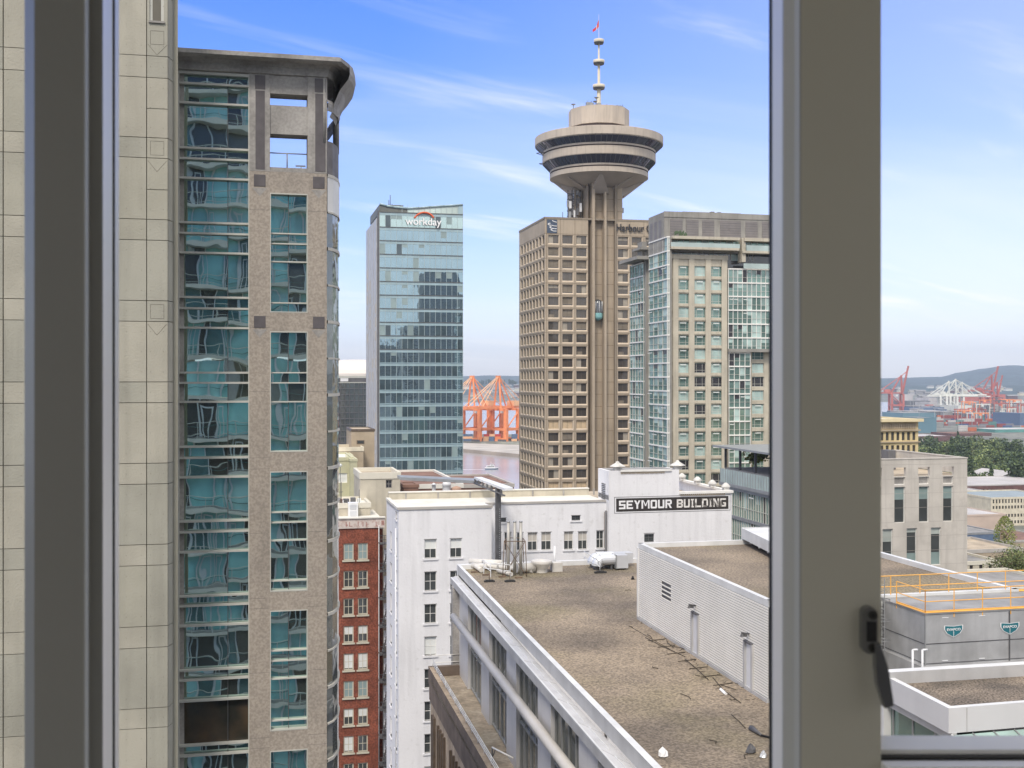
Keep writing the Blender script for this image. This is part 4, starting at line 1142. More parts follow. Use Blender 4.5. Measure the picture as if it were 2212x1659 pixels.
for i in range(26):
    a = ab(1450,BC)+(ab(xR,BC)-ab(1450,BC))*i/26; g.box(a-.05, a+.05, BC, BC+.1, Zc(537), Zc(519), 'mullion')
    if rt.random() < .5: g.box(a+.1, a+1.1, BC+.06, BC+.1, Zc(537), Zc(520), rt.choice(['pale_pane','pale_pane','pale_pane2']))
part(g, 'window', ct)
g = MB(); g.box(ab(1447,BC), ab(xR,BC), BC+1.2, BC+1.5, Zc(575), Zc(541), 'glass_dark')
for i in range(20):
    a = ab(1450,BC)+(ab(1640,BC)-ab(1450,BC))*i/20; g.box(a-.05, a+.05, BC+1.1, BC+1.2, Zc(560), Zc(541), 'mullion')
    if rt.random() < .35: g.box(a+.1, a+1.2, BC+1.1, BC+1.19, Zc(560), Zc(546), 'blind_glass')
part(g, 'window', ct)
g = MB(); g.box(ab(1442,BC), ab(1590,BC), BC-1.98, BC-1.95, Zc(536), Zc(527), 'rail_pale'); g.box(ab(1604,BC), ab(xR,BC), BC-1.98, BC-1.95, Zc(541), Zc(529), 'rail_pale')
g.box(ab(1600,BC), ab(xR,BC), BC-1.5, BC-1.47, Zc(579), Zc(568), 'rail_pale')
part(g, 'railing', ct)
# left wing behind the pillar
xw0 = 1390; BW2 = b2+4; AW2 = ab(xw0, BW2); bw_ = pa(1361, 700, AW2)[1]
g = MB(); g.box(AW2+.35, ab(1403,BW2)+3, BW2+.35, bw_, 18, zb(1380,566,BW2), 'condo_grey'); g.box(ab(1392,BW2), ab(1403,BW2), BW2-1, BW2+.3, 18, zb(1390,545,BW2), 'condo_grey')
part(g, 'side_wing', ct)
curtain(ct, 'L', AW2, BW2, bw_, zb(1390,566,BW2), 18, st, 5)
g = MB(); g.box(ab(1376,BW2), ab(1400,BW2), BW2-2, bw_-6, zb(1390,541,BW2), zb(1390,536,BW2), 'condo_grey'); g.box(ab(1366,BW2), ab(1400,BW2), BW2-3, bw_, zb(1390,563,BW2), zb(1390,556,BW2), 'condo_grey')
g.box(ab(1387,BW2), ab(1397,BW2), BW2, BW2+3, zb(1390,556,BW2), zb(1390,522,BW2), 'condo_grey')
part(g, 'canopy', ct)
g = MB()
for k in range(26):
    a = ab(1449,BC)+rt.uniform(0,2.6); z = Zc(516)+rt.uniform(.3, 1.0)
    g.face([(a,BC-1.2,z),(a+.6,BC-1.4,z+.1),(a+.5,BC-1.3,z+.6)], 'leaf_c')
solo(g, 'balcony_plant', 'dark shrub on the highest glazed terrace of the beige apartment tower', 'plant', (ab(1460,BC), BC-1.3, Zc(516)))

# ================================================================ glass atrium block behind the white building
D_ = 175; pA = pY(1563, 990, D_); AA = pA[0]
at = thing('atrium_building', 'low glass-walled block with a thin steel roof canopy, right of the painted wall sign', 'building', (AA+6, pA[1]-20, 20))
be = pA[1]; bn = pa(1700, 1000, AA)[1]
zA = lambda y, x=1563: pa(x, y, AA)[2]
g = MB(); g.box(AA+.4, AA+11, bn, be, 20, zA(1014), 'glass_green'); g.box(AA+.2, AA+11, bn, be, zA(1014), zA(1010), 'roof_grey'); part(g, 'core', at)
curtain(at, 'L', AA, bn, be, zA(1047), 20, 4.2, 26, 'glass_green', slab=.5, sm='steel_grey')
g = MB(); g.box(AA-.5, AA+.2, bn, be+.5, zA(1047), zA(1040), 'steel_grey')
g.box(AA-.45, AA-.4, bn, be+.3, zA(1040), zA(1011), 'rail_pale')
nb = 24
for i in range(nb+1): b = bn+(be-bn)*i/nb; g.box(AA-.5, AA-.42, b-.04, b+.04, zA(1040), zA(1010), 'steel_grey')
part(g, 'parapet', at)
g = MB(); g.box(AA-1.2, AA+14, bn, be+1.5, zA(966), zA(962), 'steel_grey')
for i in range(5):
    b = bn+(be-bn)*i/4; g.box(AA+.2, AA+.5, b-.15, b+.15, zA(1011), zA(965), 'iron')
part(g, 'canopy', at)
sh_ = None

# ================================================================ trees: leaf clusters in a crown, built once, then copied
def crown_mesh(w_, h_, n, size, mats_, seed, shape='round', z0=.25):
    r = random.Random(seed); g = MB()
    lobes = []
    for k in range(9 if shape == 'round' else 1):
        t = r.uniform(0, 6.28); q = r.uniform(.1, .62)*w_/2; lobes.append((q*math.cos(t), q*math.sin(t), h_*r.uniform(.38, .86), w_*r.uniform(.16, .30)))
    for i in range(n):
        if shape == 'round':
            L = r.choice(lobes); d = Vector((r.gauss(0,1), r.gauss(0,1), r.gauss(0,1))).normalized()*L[3]*r.uniform(.55, 1.08)
            x, y, z = L[0]+d.x, L[1]+d.y, L[2]+d.z*.85
        elif shape == 'cone':
            u = r.random()**.7; z = h_*(1-u*(1-z0)); rad = w_/2*u*r.uniform(.5, 1)*(.75+.25*math.sin(u*26)); t = r.uniform(0, 6.28); x, y = rad*math.cos(t), rad*math.sin(t)
        else:
            u = r.random(); z = h_*(.12+.88*u); rad = w_/2*math.sin(math.pi*min(1,u*.85+.12))**.7*r.uniform(.6,1.1); t = r.uniform(0,6.28); x, y = rad*math.cos(t), rad*math.sin(t)
        s_ = size*r.uniform(.6, 1.5); n_ = Vector((r.gauss(0,1), r.gauss(0,1), r.gauss(.5,1))).normalized(); u_ = n_.orthogonal().normalized(); v_ = n_.cross(u_)
        c = Vector((x, y, z)); m_ = r.choice(mats_)
        g.face([tuple(c+u_*s_), tuple(c+v_*s_*.8), tuple(c-u_*s_*.7+v_*s_*.2), tuple(c-v_*s_*.9)], m_)
    return g
def trunk_mesh(h_, r_, seed):
    r = random.Random(seed); g = MB(); g.tube((0,0,-1), (0,0,h_*.55), r_, 'bark', 7, r_*.5)
    for k in range(6):
        t = r.uniform(0, 6.28); z = h_*r.uniform(.25, .5); l = h_*r.uniform(.2, .33)
        g.tube((0,0,z), (l*math.cos(t)*.7, l*math.sin(t)*.7, z+l), r_*.4, 'bark', 5, r_*.12)
    return g
TREES = {}
def tree(kind, label, a, b, z, s, group=None, rot=0, cat='tree'):
    spec = {'round': (12, 13, 2200, .42, ['leaf_a','leaf_b','leaf_c','leaf_a'], 'round'), 'dark': (11, 15, 2200, .42, ['leaf_c','leaf_c','leaf_a'], 'round'),
            'cone': (7, 16, 800, .45, ['leaf_c','leaf_c','leaf_a'], 'cone'), 'yellow': (5.5, 12, 2600, .17, ['leaf_yellow','leaf_yellow','leaf_b'], 'oval'), 'olive': (12, 9, 3200, .20, ['leaf_a','leaf_olive','leaf_b'], 'round')}[kind]
    if kind not in TREES:
        TREES[kind] = (crown_mesh(*spec[:5], hash(kind) % 7 if False else len(kind), spec[5]).mesh('crown'), trunk_mesh(spec[1], .3, 3).mesh('trunk'))
    t = thing({'cone': 'conifer_tree'}.get(kind, 'leafy_tree'), label, cat, (a, b, z), group); t.scale = (s, s, s*rt.uniform(.9,1.1)); t.rotation_euler = (0, 0, G+rot)
    for me, nm in zip(TREES[kind], ('crown', 'trunk')):
        o = bpy.data.objects.new(nm, me); COL.objects.link(o); o.parent = t
    return t
p = pa(1632, 1000, AA+5); 
sb = solo(crown_mesh(4.6, 2.6, 420, .25, ['leaf_yellow','leaf_b','leaf_olive'], 4), 'rooftop_shrub', 'bright green shrub on the roof terrace under the steel canopy', 'shrub', (0,0,0))
sb.location = W(p[0], p[1], zA(1011)); 

# ================================================================ white painted building with the wall sign
BS = BD(930, 117)
sb_ = thing('white_building', 'white painted old office building carrying a black and white painted name band', 'building', (ab(1100,BS), BS+8, 20))
Zs = lambda y, x=950: zb(x, y, BS)
s0, s1 = ab(861,BS), ab(1062,BS); zr_ = zb(861, 1099, BS)
B2 = BS+3.8; Z2 = lambda y, x=1200: zb(x, y, B2)
B3 = BS+2.8; Z3 = lambda y, x=1440: zb(x, y, B3)
t0, t1 = ab(1315,B3), ab(1580.5,B3)
def rect(x0, x1, y0, y1, B): z = lambda y: zb((x0+x1)/2, y, B); return (ab(x0,B), ab(x1,B), z(y1), z(y0))
r1 = [rect(917,942.6,1165+70.1*i,1206+70.1*i,BS) for i in range(9)]+[rect(972.8,997,1163+70.1*i,1204+70.1*i,BS) for i in range(8)]
r2_ = [rect(a,b,c,d,B2) for a,b,c,d in ((1140,1160.5,1151,1189),(1169.5,1190,1150,1188),(1218.5,1238,1149,1187),(1249,1268.3,1148.5,1186.5),(1288.5,1304,1147,1184),(1234.8,1253.6,1113.5,1124),(1074.8,1093.5,1118.5,1127.5),(1075,1083,1150,1189),(1090,1104,1150,1189),(1117,1130,1151,1189))]
r3 = [rect(1391.7,1412.8,1153.5,1170.5,B3)]
wl = MB()
wall_holes(wl, 'F', BS, s0, s1, 20, zr_, r1, .35, 'white_paint')
zr2 = Z2(1086, 1150)
wall_holes(wl, 'F', B2, s1, t0+.2, 20, zr2, r2_, .3, 'white_paint')
wl.face([(s1,BS,20),(s1,B2,20),(s1,B2,zr_),(s1,BS,zr_)], 'white_paint')
lf = [(BS+1.2+k*4.6, BS+2.5+k*4.6, r[2], r[3]) for k in (0,1) for r in r1[:9]]+[(BS+1.2, BS+2.4, zb(861,1126,BS), zb(861,1112,BS))]
wall_holes(wl, 'L', s0, BS, BS+10.5, 20, zr_, lf, .3, 'white_paint')
z3 = Z3(1066, 1500)
wall_holes(wl, 'F', B3, t0, t1, 20, z3, r3, .3, 'white_paint')
wl.face([(t0,B3,20),(t0,B3,z3),(t0,B3+3.8,z3),(t0,B3+3.8,20)], 'white_paint')
wl.face([(t1,B3,20),(t1,B3+16,20),(t1,B3+16,z3),(t1,B3,z3)], 'white_paint')
part(wl, 'wall', sb_)
rf = MB()
rf.box(s0, s1, BS+.3, BS+10.2, zr_-.5, zr_-.12, 'roof_white'); rf.box(s1, t0, B2+.3, BS+10.2, zr_-.5, zr_-.121, 'roof_white')
zb2 = zb(900, 1064, BS+10.2)
rf.box(s0+.2, t0, BS+10.2, BS+10.6, zr_-1, zb2, 'beige_wall')
for k in range(9): rf.box(s0+2+k*3.6, s0+2.18+k*3.6, BS+10.12, BS+10.2, zr_-.1, zb2+.02, 'granite_grey')
rf.box(s0+.2, t0, BS+10.1, BS+10.9, zb2, zb2+.1, 'roof_white')
rf.box(t0+.3, t1-.3, B3+.3, B3+16, z3-1.3, z3-1.1, 'roof_tan')
part(rf, 'roof', sb_)
cp = MB()
cp.box(s0-.12, s1+.1, BS-.12, BS+.28, zr_-.12, zr_+.12, 'coping_grey'); cp.box(s0-.12, s0+.3, BS+.28, BS+10.2, zr_-.12, zr_+.12, 'roof_white')
cp.box(s1+.1, t0, B2-.1, B2+.25, zr2-.1, zr2+.12, 'coping_grey')
cp.box(ab(1467,B3), t1+.15, B3-.18, B3+.35, z3-.02, z3+.25, 'white_trim'); cp.box(t1-.35, t1+.15, B3+.35, B3+16, z3-.02, z3+.25, 'white_trim')
for k in range(22): cp.box(ab(1470,B3)+k*.24*1.0, ab(1470,B3)+k*.24+.12, B3-.12, B3, z3-.22, z3-.02, 'roof_tan') if ab(1470,B3)+k*.24 < t1 else None
part(cp, 'coping', sb_)
# stair tower with cap stones
tw = MB(); u0, u1 = ab(1315,B3), ab(1467,B3); zt3 = Z3(1016, 1390)
tw.box(u0, u1, B3-.002, B3+3.9, z3-.5, zt3, 'white_paint'); tw.box(u0+.3, u1-.3, B3+.3, B3+3.6, zt3-.01, zt3+.01, 'roof_grey')
tw.box(u0+.01, u0+2, B3+.02, B3+3.88, zr2-4, z3-.5, 'white_paint')
tw.box(ab(1340,B3), ab(1450,B3), B3-.16, B3, zt3-.12, zt3+.1, 'white_trim')
for k in range(36): tw.box(ab(1341,B3)+k*.14, ab(1341,B3)+k*.14+.07, B3-.1, B3, zt3-.3-.06*rt.random(), zt3-.12, 'roof_tan')
part(tw, 'stair_tower', sb_)
lv = MB()
for k in range(9): lv.box(u0-.06, u0-.005, B3+1.2, B3+2.5, zt3-3.2+.2*k, zt3-3.1+.2*k, 'grey_dark')
part(lv, 'louver', sb_)
caps = [(1334, 1007, B3+.6), (1463.5, 1006, B3+.6)]
for x, y, b in caps:
    g = MB(); a = ab(x, b); g.lathe(a, b, [(.5,zt3),(.5,zt3+.35),(.85,zt3+.4),(.85,zt3+.46),(.5,zt3+.66),(.2,zt3+.85),(.18,zt3+.95),(0.01,zt3+1.0)], 'cap_grey', 14); part(g, 'cap_stone', sb_)
for k, b in enumerate((B3+.7, B3+4.5, B3+9, B3+14)):
    g = MB(); a = t1-.4; z = z3+.2; g.box(a-.3, a+.3, b-.3, b+.3, z, z+.35, 'cap_grey'); g.lathe(a, b, [(.5,z+.35),(.5,z+.46),(.34,z+.66),(.1,z+.86)], 'cap_grey', 10); part(g, 'cap_stone', sb_)
# painted name band
g = MB(); q = rect(1331, 1573.5, 1074.5, 1102, B3)
g.box(q[0], q[1], B3-.012, B3+.0, q[2]-.02, q[3]+.02, 'sign_black')
g.box(q[0]-.22, q[1]+.22, B3-.02, B3-.002, q[3]+.14, q[3]+.19, 'grey_dark'); g.box(q[0]-.22, q[1]+.22, B3-.02, B3-.002, q[2]-.19, q[2]-.14, 'grey_dark')
g.box(q[0]-.22, q[0]-.17, B3-.02, B3-.002, q[2]-.14, q[3]+.14, 'grey_dark'); g.box(q[1]+.17, q[1]+.22, B3-.02, B3-.002, q[2]-.14, q[3]+.14, 'grey_dark')
sgn = part(g, 'name_band', sb_)
l0, l1 = ab(1337,B3), ab(1568,B3); zh = q[3]-q[2]; mid = l0+(l1-l0)*.505
def stencil(txt, w_, h_, m, gap=.16):
    T = .27
    R_ = {'S':[(0,0,1,.2),(0,.4,1,.6),(0,.8,1,1),(0,.5,T,.9),(1-T,.1,1,.5)],'E':[(0,0,T,1),(T,0,1,.2),(T,.4,.85,.6),(T,.8,1,1)],'O':[(0,.08,T,.92),(1-T,.08,1,.92),(.08,0,.92,.2),(.08,.8,.92,1)],
      'U':[(0,.08,T,1),(1-T,.08,1,1),(.08,0,.92,.2)],'B':[(0,0,T,1),(T,0,.88,.2),(T,.4,.88,.6),(T,.8,.88,1),(1-T,.1,1,.45),(1-T,.55,1,.9)],'I':[(.3,0,.7,1),(.05,0,.95,.16),(.05,.84,.95,1)],'L':[(0,0,T,1),(T,0,1,.2)],
      'D':[(0,0,T,1),(T,0,.85,.2),(T,.8,.85,1),(1-T,.1,1,.9)],'G':[(0,.08,T,.92),(.08,0,1,.2),(.08,.8,1,1),(1-T,.1,1,.5),(.5,.38,1,.52)],'R':[(0,0,T,1),(T,.42,.88,.6),(T,.8,.88,1),(1-T,.5,1,.9)],'Y':[(.36,0,.64,.5)],'M':[(0,0,.2,1),(.8,0,1,1)],'N':[(0,0,T,1),(1-T,0,1,1)]}
    Q_ = {'Y':[((0,1),(.3,1),(.64,.45),(.36,.45)),((.7,1),(1,1),(.64,.45),(.36,.45))],'M':[((0.15,1),(.25,1),(.6,.3),(.45,.3)),((.75,1),(.85,1),(.55,.3),(.4,.3))],'N':[((0.1,1),(.35,1),(.9,0),(.65,0))],'R':[((.4,.45),(.68,.45),(1,0),(.7,0))]}
    g = MB(); ws = {'I':.55,'M':1.25}; tot = sum(ws.get(c,1) for c in txt)+gap*(len(txt)-1); u_ = w_/tot; x = 0
    for i_, c in enumerate(txt):
        cw = ws.get(c,1)*u_
        for k_, (x0, y0, x1, y1) in enumerate(R_.get(c, [])): g.box(x+x0*cw, x+x1*cw, -.012-.0012*k_, 0, y0*h_, y1*h_, m)
        for k_, q in enumerate(Q_.get(c, [])): g.face([(x+a*cw, -.022-.001*k_, b*h_) for a, b in q][::-1], m)
        x += cw+gap*u_
    return g
for txt, la, lb_, m_ in (('SEYMOUR', l0, l0+(l1-l0)*.488, 'sign_white'), ('BUILDING', l0+(l1-l0)*.535, l1, 'sign_white_worn')):
    t = stencil(txt, lb_-la, zh*.66, m_); g = MB(); g.merge(t, (la, B3-.016, q[2]+zh*.18)); part(g, 'lettering', sgn)
# windows
def sash(w_, h_, kind):
    g = win(w_, h_, 'glass_old', 'white_trim' if kind != 'dark' else 'grey_dark', .05, (.5,), (.5,), rec=.2, bars=.045, sill='white_paint')
    if kind == 'half': g.box(-w_/2+.05, w_/2-.05, .19, .2, h_*.48, h_*.96, 'blind_white')
    if kind == 'full': g.box(-w_/2+.05, w_/2-.05, .19, .2, h_*.06, h_*.96, 'blind_white')
    if kind == 'beige': g.box(-w_/2+.05, w_/2-.05, .19, .2, h_*.5, h_*.96, 'blind')
    g.box(-w_/2-.05, w_/2+.05, -.03, .0, h_, h_+.06, 'roof_grey')
    return g
kinds1 = ['half','plain','plain','full','plain','plain','plain','full','plain','half','plain','plain','plain','full','plain','plain','half']
its = []
cache = {}
def gs(w_, h_, k):
    key = (round(w_,1), round(h_,1), k)
    if key not in cache: cache[key] = sash(key[0]+.02, key[1]+.02, k)
    return cache[key]
for r, k in zip(r1, kinds1): its.append((gs(r[1]-r[0], r[3]-r[2], k), ((r[0]+r[1])/2, BS, r[2]), 0))
for r, k in zip(r2_, ['beige','beige','beige','beige','plain','dark','dark','plain','plain','plain']): its.append((gs(r[1]-r[0], r[3]-r[2], k), ((r[0]+r[1])/2, B2, r[2]), 0))
its.append((gs(r3[0][1]-r3[0][0], r3[0][3]-r3[0][2], 'dark'), ((r3[0][0]+r3[0][1])/2, B3, r3[0][2]), 0))
for r in lf: its.append((gs(r[1]-r[0], r[3]-r[2], 'plain'), (s0, (r[0]+r[1])/2, r[2]), LEFT))
copies(sb_, its)
dp = MB()
dp.box(ab(1305.5,B2), t0-.02, B2-.25, B2, 20, zr2-1.2, 'stone_dark'); dp.tube((ab(1308.5,B2-.4),B2-.4,20), (ab(1308.5,B2-.4),B2-.4,zr2-1), .1, 'grey_dark', 6)  # dark strip behind the pipe: shade of the wall gap put into colour
dp.tube((s0-.25,BS+.3,20), (s0-.25,BS+.3,zr_-2), .07, 'white_metal', 6)
part(dp, 'drain_pipe_and_gap', sb_)

# steel post and canopy rising over the white building
gp = thing('steel_canopy', 'grey steel post carrying a slanting white canopy over the white building roof', 'canopy', (ab(1068,BS+1.2), BS+1.2, 40))
b_ = BS+1.0
g = MB(); g.box(ab(1063,b_), ab(1073.5,b_), b_-2.0, b_-1.5, 40, zb(1068,1053,b_), 'iron')
for k in range(26): g.box(ab(1069.5,b_), ab(1071.5,b_), b_-2.06, b_-2.0, zb(1068,1095+k*4.5,b_)-.05, zb(1068,1095+k*4.5,b_)+.03, 'steel_grey')
part(g, 'post', gp)
g = MB(); P = [pY(1024,1030,133), pY(1040,1030,133), pY(1108,1053,113), pY(1090,1055,113)]
zc_ = P[0][2]
q = [(p_[0], p_[1]) for p_ in P]
g.prism(q, [p_[2]-.25 for p_ in P], [p_[2] for p_ in P], 'white_metal')
h0, h1 = pY(866,1030,138), pY(1040,1030.5,133)
g.prism([(h0[0],h0[1]),(h1[0],h1[1]),(h1[0],h1[1]+3.5),(h0[0],h0[1]+3.5)], h0[2]-.4, h0[2]-.05, 'steel_grey')
for k in range(7):
    a = lerp(P[0], P[3], (k+.3)/7); g.box(a[0]-.1, a[0]+.1, a[1]-.1, a[1]+.1, a[2]-.8, a[2]-.2, 'grey_dark')
l = P[3]; g.tube((P[0][0],P[0][1],P[0][2]-.7), (l[0],l[1],l[2]-.7), .1, 'grey_dark', 5)
part(g, 'canopy_plate', gp)

# ================================================================ red brick building
BR = BD(780, 138)
rb = thing('brick_building', 'narrow red brick building with pale window surrounds and an iron fire escape', 'building', (ab(770,BR), BR+7, 20))
Zr = lambda y, x=770: zb(x, y, BR)
e0, e1 = ab(712,BR), ab(817,BR)
rw = []
for i in range(10):
    y = 1173.5+59.4*i
    for x0, x1 in ((742,764),(773,794.5)): rw.append((ab(x0,BR), ab(x1,BR), Zr(y+36), Zr(y)))
g = MB(); zt_ = Zr(1141)
wall_holes(g, 'F', BR, e0, e1, 20, zt_, rw, .3, 'brick')
g.face([(e1,BR,20),(e1,BR+12,20),(e1,BR+12,zt_),(e1,BR,zt_)], 'brick'); g.box(e1, ab(832,BR), BR+2.5, BR+12, 20, Zr(1150), 'brick')
part(g, 'wall', rb)
g = MB(); g.box(e0-.1, ab(831,BR), BR-.15, BR+.3, zt_, Zr(1120), 'brick_parapet'); g.box(e0, ab(828,BR), BR+.3, BR+12, zt_-.2, Zr(1125), 'roof_white')
g.box(e0-.15, ab(832,BR), BR-.3, BR+.35, Zr(1120), Zr(1117.5), 'roof_white')
part(g, 'parapet', rb)
rq = random.Random(9)
g = MB(); x = e0+1
while x < ab(826,BR):
    w_ = rq.uniform(.25, .6); z0 = Zr(1138)+rq.uniform(0,.15)
    if rq.random() < .8:
        g.box(x, x+.1, BR-.17, BR-.151, z0, z0+.55, 'faded_letter')
        if rq.random() < .6: g.box(x+.1, x+w_*.8, BR-.17, BR-.151, z0+rq.choice([0,.25,.47]), z0+rq.choice([.08,.33,.55]), 'faded_letter')
    x += w_+.12
part(g, 'faded_lettering', rb, 'illegible washed-out painted lettering')
def bwin(k):
    w_, h_ = rw[0][1]-rw[0][0], rw[0][3]-rw[0][2]
    g = win(w_, h_, 'glass_old', 'beige_trim', .14, (.5,), (.5,), rec=.16, bars=.06, sill='beige_trim')
    if k == 'half': g.box(-w_/2+.1, w_/2-.1, .14, .158, h_*.5, h_*.93, 'blind_white')
    if k == 'full': g.box(-w_/2+.1, w_/2-.1, .14, .158, h_*.12, h_*.93, 'blind_white')
    if k == 'grey': g.box(-w_/2+.1, w_/2-.1, .14, .158, h_*.08, h_*.93, 'blind_glass')
    return g
bw = {k: bwin(k) for k in ('plain','half','full','grey')}
kk = ['grey','grey','plain','plain','plain','plain','half','half','full','full','grey','grey','half','half','full','plain','plain','plain','half','plain']
copies(rb, [(bw[k], ((r[0]+r[1])/2, BR, r[2]), 0) for r, k in zip(rw, kk)])
fe = MB(); f0, f1 = ab(817,BR), ab(838,BR-1.5)
for i in range(10):
    z = Zr(1172+59.4*i)
    fe.box(f0, f1+.6, BR-1.9, BR-.3, z-.08, z, 'iron')
    for k in range(7): fe.tube((f0+(f1+.6-f0)*k/6,BR-1.9,z), (f0+(f1+.6-f0)*k/6,BR-1.9,z+1), .025, 'iron', 4)
    for h in (.5, 1): fe.tube((f0,BR-1.9,z+h), (f1+.6,BR-1.9,z+h), .03, 'iron', 4); fe.tube((f1+.6,BR-1.9,z+h), (f1+.6,BR-.3,z+h), .03, 'iron', 4)
    zn = z-3.3
    fe.tube((f1+.3,BR-1.5,z), (f0+.4,BR-1.0,zn), .05, 'iron', 4); fe.tube((f1+.3,BR-1.0,z), (f0+.4,BR-.5,zn), .05, 'iron', 4)
    for k in range(9):
        t_ = k/9; x_ = f1+.3+(f0+.4-f1-.3)*t_; fe.box(x_-.12, x_+.12, BR-1.5, BR-.6, z+(zn-z)*t_-.02, z+(zn-z)*t_+.02, 'iron')
    fe.box(f1-.35, f1+.15, BR-.3, BR-.2, z-2.7, z-.8, 'white_paint')
fe.tube((f0+.05,BR-.3,20), (f0+.05,BR-.3,zt_+.3), .05, 'white_metal', 5)
for x_ in (.15, .55): fe.tube((f1+x_,BR-2.2,20), (f1+x_,BR-2.2,zt_+3.2), .06, 'steel_grey', 6)
zl_ = 40
while zl_ < zt_+3: fe.tube((f1+.15,BR-2.2,zl_), (f1+.55,BR-2.2,zl_), .03, 'steel_grey', 4); zl_ += .4
fe.lathe(f1+.2, BR-2.4, [(.1,Zr(1185)),(.75,Zr(1183)),(.75,Zr(1181)),(.1,Zr(1181))], 'iron', 14)
part(fe, 'fire_escape', rb)
# ================================================================ gravel-roofed building in front
def ext(p, q, t): return (p[0]+(q[0]-p[0])*t, p[1]+(q[1]-p[1])*t)
def P2(x, y, z): q = pz(x, y, z); return (q[0], q[1])
def on_line(p, q, x):
    ra, rb = ray(x); dx, dy = q[0]-p[0], q[1]-p[1]
    # p + s*d = t*(ra,rb)
    det = dx*(-rb)+ra*dy; s = (-p[0]*(-rb)-ra*p[1])/det
    return (p[0]+dx*s, p[1]+dy*s)
ZR, ZT, ZL = 53.8, 54.2, 53.3
U0, U1 = P2(988.8,1220.5,ZT), P2(1412,1659,ZT); I0, I1 = P2(994,1220,ZT), P2(1430,1659,ZT); O0, O1 = P2(973,1248,ZL), P2(1327,1659,ZL)
K = 1.45
U2, I2, O2 = ext(U0,U1,K), ext(I0,I1,K), ext(O0,O1,K)
ZP = 58.94
C1, C2 = P2(1379,1173,ZP), P2(1660,1297,ZP); R1, R2 = P2(1898,1190,ZP), P2(2160,1261,ZP)
C4 = (C2[0]+14.4, C2[1]); C3 = ext(R1, R2, -.6); C3 = (C3[0], C1[1]); C4 = (on_line(R1,R2,2190)[0], C2[1])
RF = P2(1375,1208,ZT)
gb = thing('metal_roof_building', 'wide white-trimmed building with a brown gravel roof and a slatted white rooftop plant room', 'building', (C1[0], C1[1]-8, 20))
g = MB(); g.prism([I0, (C3[0], I0[1]), (C4[0], C4[1]), (C4[0], I2[1]), I2], ZR-.3, ZR, 'gravel'); part(g, 'gravel_roof', gb)
g = MB()
g.prism([U0, I0, I2, U2][::-1], ZR-.35, ZT, 'flashing_grey', 'flashing')
g.prism([ext(I0,I1,0), (I0[0]+.22,I0[1]), (I2[0]+.22,I2[1]), I2][::-1], ZR, ZT-.2, 'flashing')
far = [(U0[0], U0[1]), (C3[0], U0[1]), (C3[0], U0[1]+.45), (U0[0], U0[1]+.45)]
g.prism(far, 50, ZT, 'flashing')
part(g, 'parapet', gb)
g = MB(); 
g.prism([O0, U0, U2, O2][::-1], ZL-.5, ZL, 'flashing_grey', 'flashing_ledge')
n = 17
for i in range(n):
    p, q = ext(O0,O2,i/n), ext(U0,U2,i/n); p2, q2 = ext(O0,O2,i/n+.0012), ext(U0,U2,i/n+.0012)
    g.prism([p,q,q2,p2][::-1], ZL, ZL+.012, 'flashing_grey')
    m0, m1 = ext(p,q,.55), ext(ext(O0,O2,(i+.8)/n), ext(U0,U2,(i+.8)/n), .55)
    g.wallseg(m0, m1, .04, ZL, ZL+.04, 'flashing')
g.wallseg(ext(O0,O2,0), O2, .09, ZL, ZL+.06, 'flashing')
part(g, 'ledge', gb)
ZTE = 45.6
F0, F1 = P2(992,1457,ZTE), P2(1111,1659,ZTE); F2 = ext(F0,F1,2.4)
dF = Vector((F1[0]-F0[0], F1[1]-F0[1])).normalized(); nF = (-dF.y, dF.x)   # left of the direction towards us = inside
if nF[0] < 0: nF = (-nF[0], -nF[1])
def fin(p, d): return (p[0]+nF[0]*d, p[1]+nF[1]*d)
def fslab(mb, x0, x1, d0, d1, z0, z1, m):
    p, q = on_line(F0,F1,x0), on_line(F0,F1,x1); mb.prism([fin(p,d0), fin(p,d1), fin(q,d1), fin(q,d0)], z0, z1, m)
bays = [(1010.7,1039.6),(1056.6,1094),(1115,1161.5),(1189.5,1250),(1291,1372),(1432,1560),(1660,1900)]
cols = [(992,1010.7)]+[(bays[i][1], bays[i+1][0]) for i in range(len(bays)-1)]
g = MB()
for x0, x1 in cols:
    g = MB(); fslab(g, x0, x1, 0, .6, ZTE, ZL-.5, 'column_metal'); part(g, 'column', gb)
fslab(g2 := MB(), 992, 1900, .62, .9, ZTE-8, ZL-.5, 'mullion_dark'); part(g2, 'wall', gb)
for x0, x1 in bays:
    g = MB(); fslab(g, x0, x1, .32, .4, ZTE, ZL-.5, 'glass_front')
    p, q = on_line(F0,F1,x0), on_line(F0,F1,x1)
    for k in range(5):
        c = ext(p,q,(k+.02)/4.04); d = (dF.x*.035, dF.y*.035)
        g.prism([fin((c[0]-d[0],c[1]-d[1]),.22), fin((c[0]-d[0],c[1]-d[1]),.33), fin((c[0]+d[0],c[1]+d[1]),.33), fin((c[0]+d[0],c[1]+d[1]),.22)], ZTE, ZL-.5, 'steel_grey')
    for z in (ZTE+.1, ZTE+3.1, ZTE+3.6, ZL-.75): fslab(g, x0, x1, .2, .33, z, z+.08, 'steel_grey')
    part(g, 'window', gb)
g = MB(); e = on_line(F0,F1,992)
g.prism([fin(e,-.55), fin(e,.0), fin((e[0]-dF.x*.9,e[1]-dF.y*.9),0), fin((e[0]-dF.x*.9,e[1]-dF.y*.9),-.55)], ZTE-2, ZL-.5, 'granite_grey'); part(g, 'end_pillar', gb)
T0 = pz(988,1343,50.9); T1 = pz(1209.7,1636,50.9); T2 = lerp(T0, T1, 2.0); T0 = lerp(T0, T1, -.06)
g = MB(); g.tube(T0, T2, .30, 'tube_metal', 20); part(g, 'round_tube', gb)
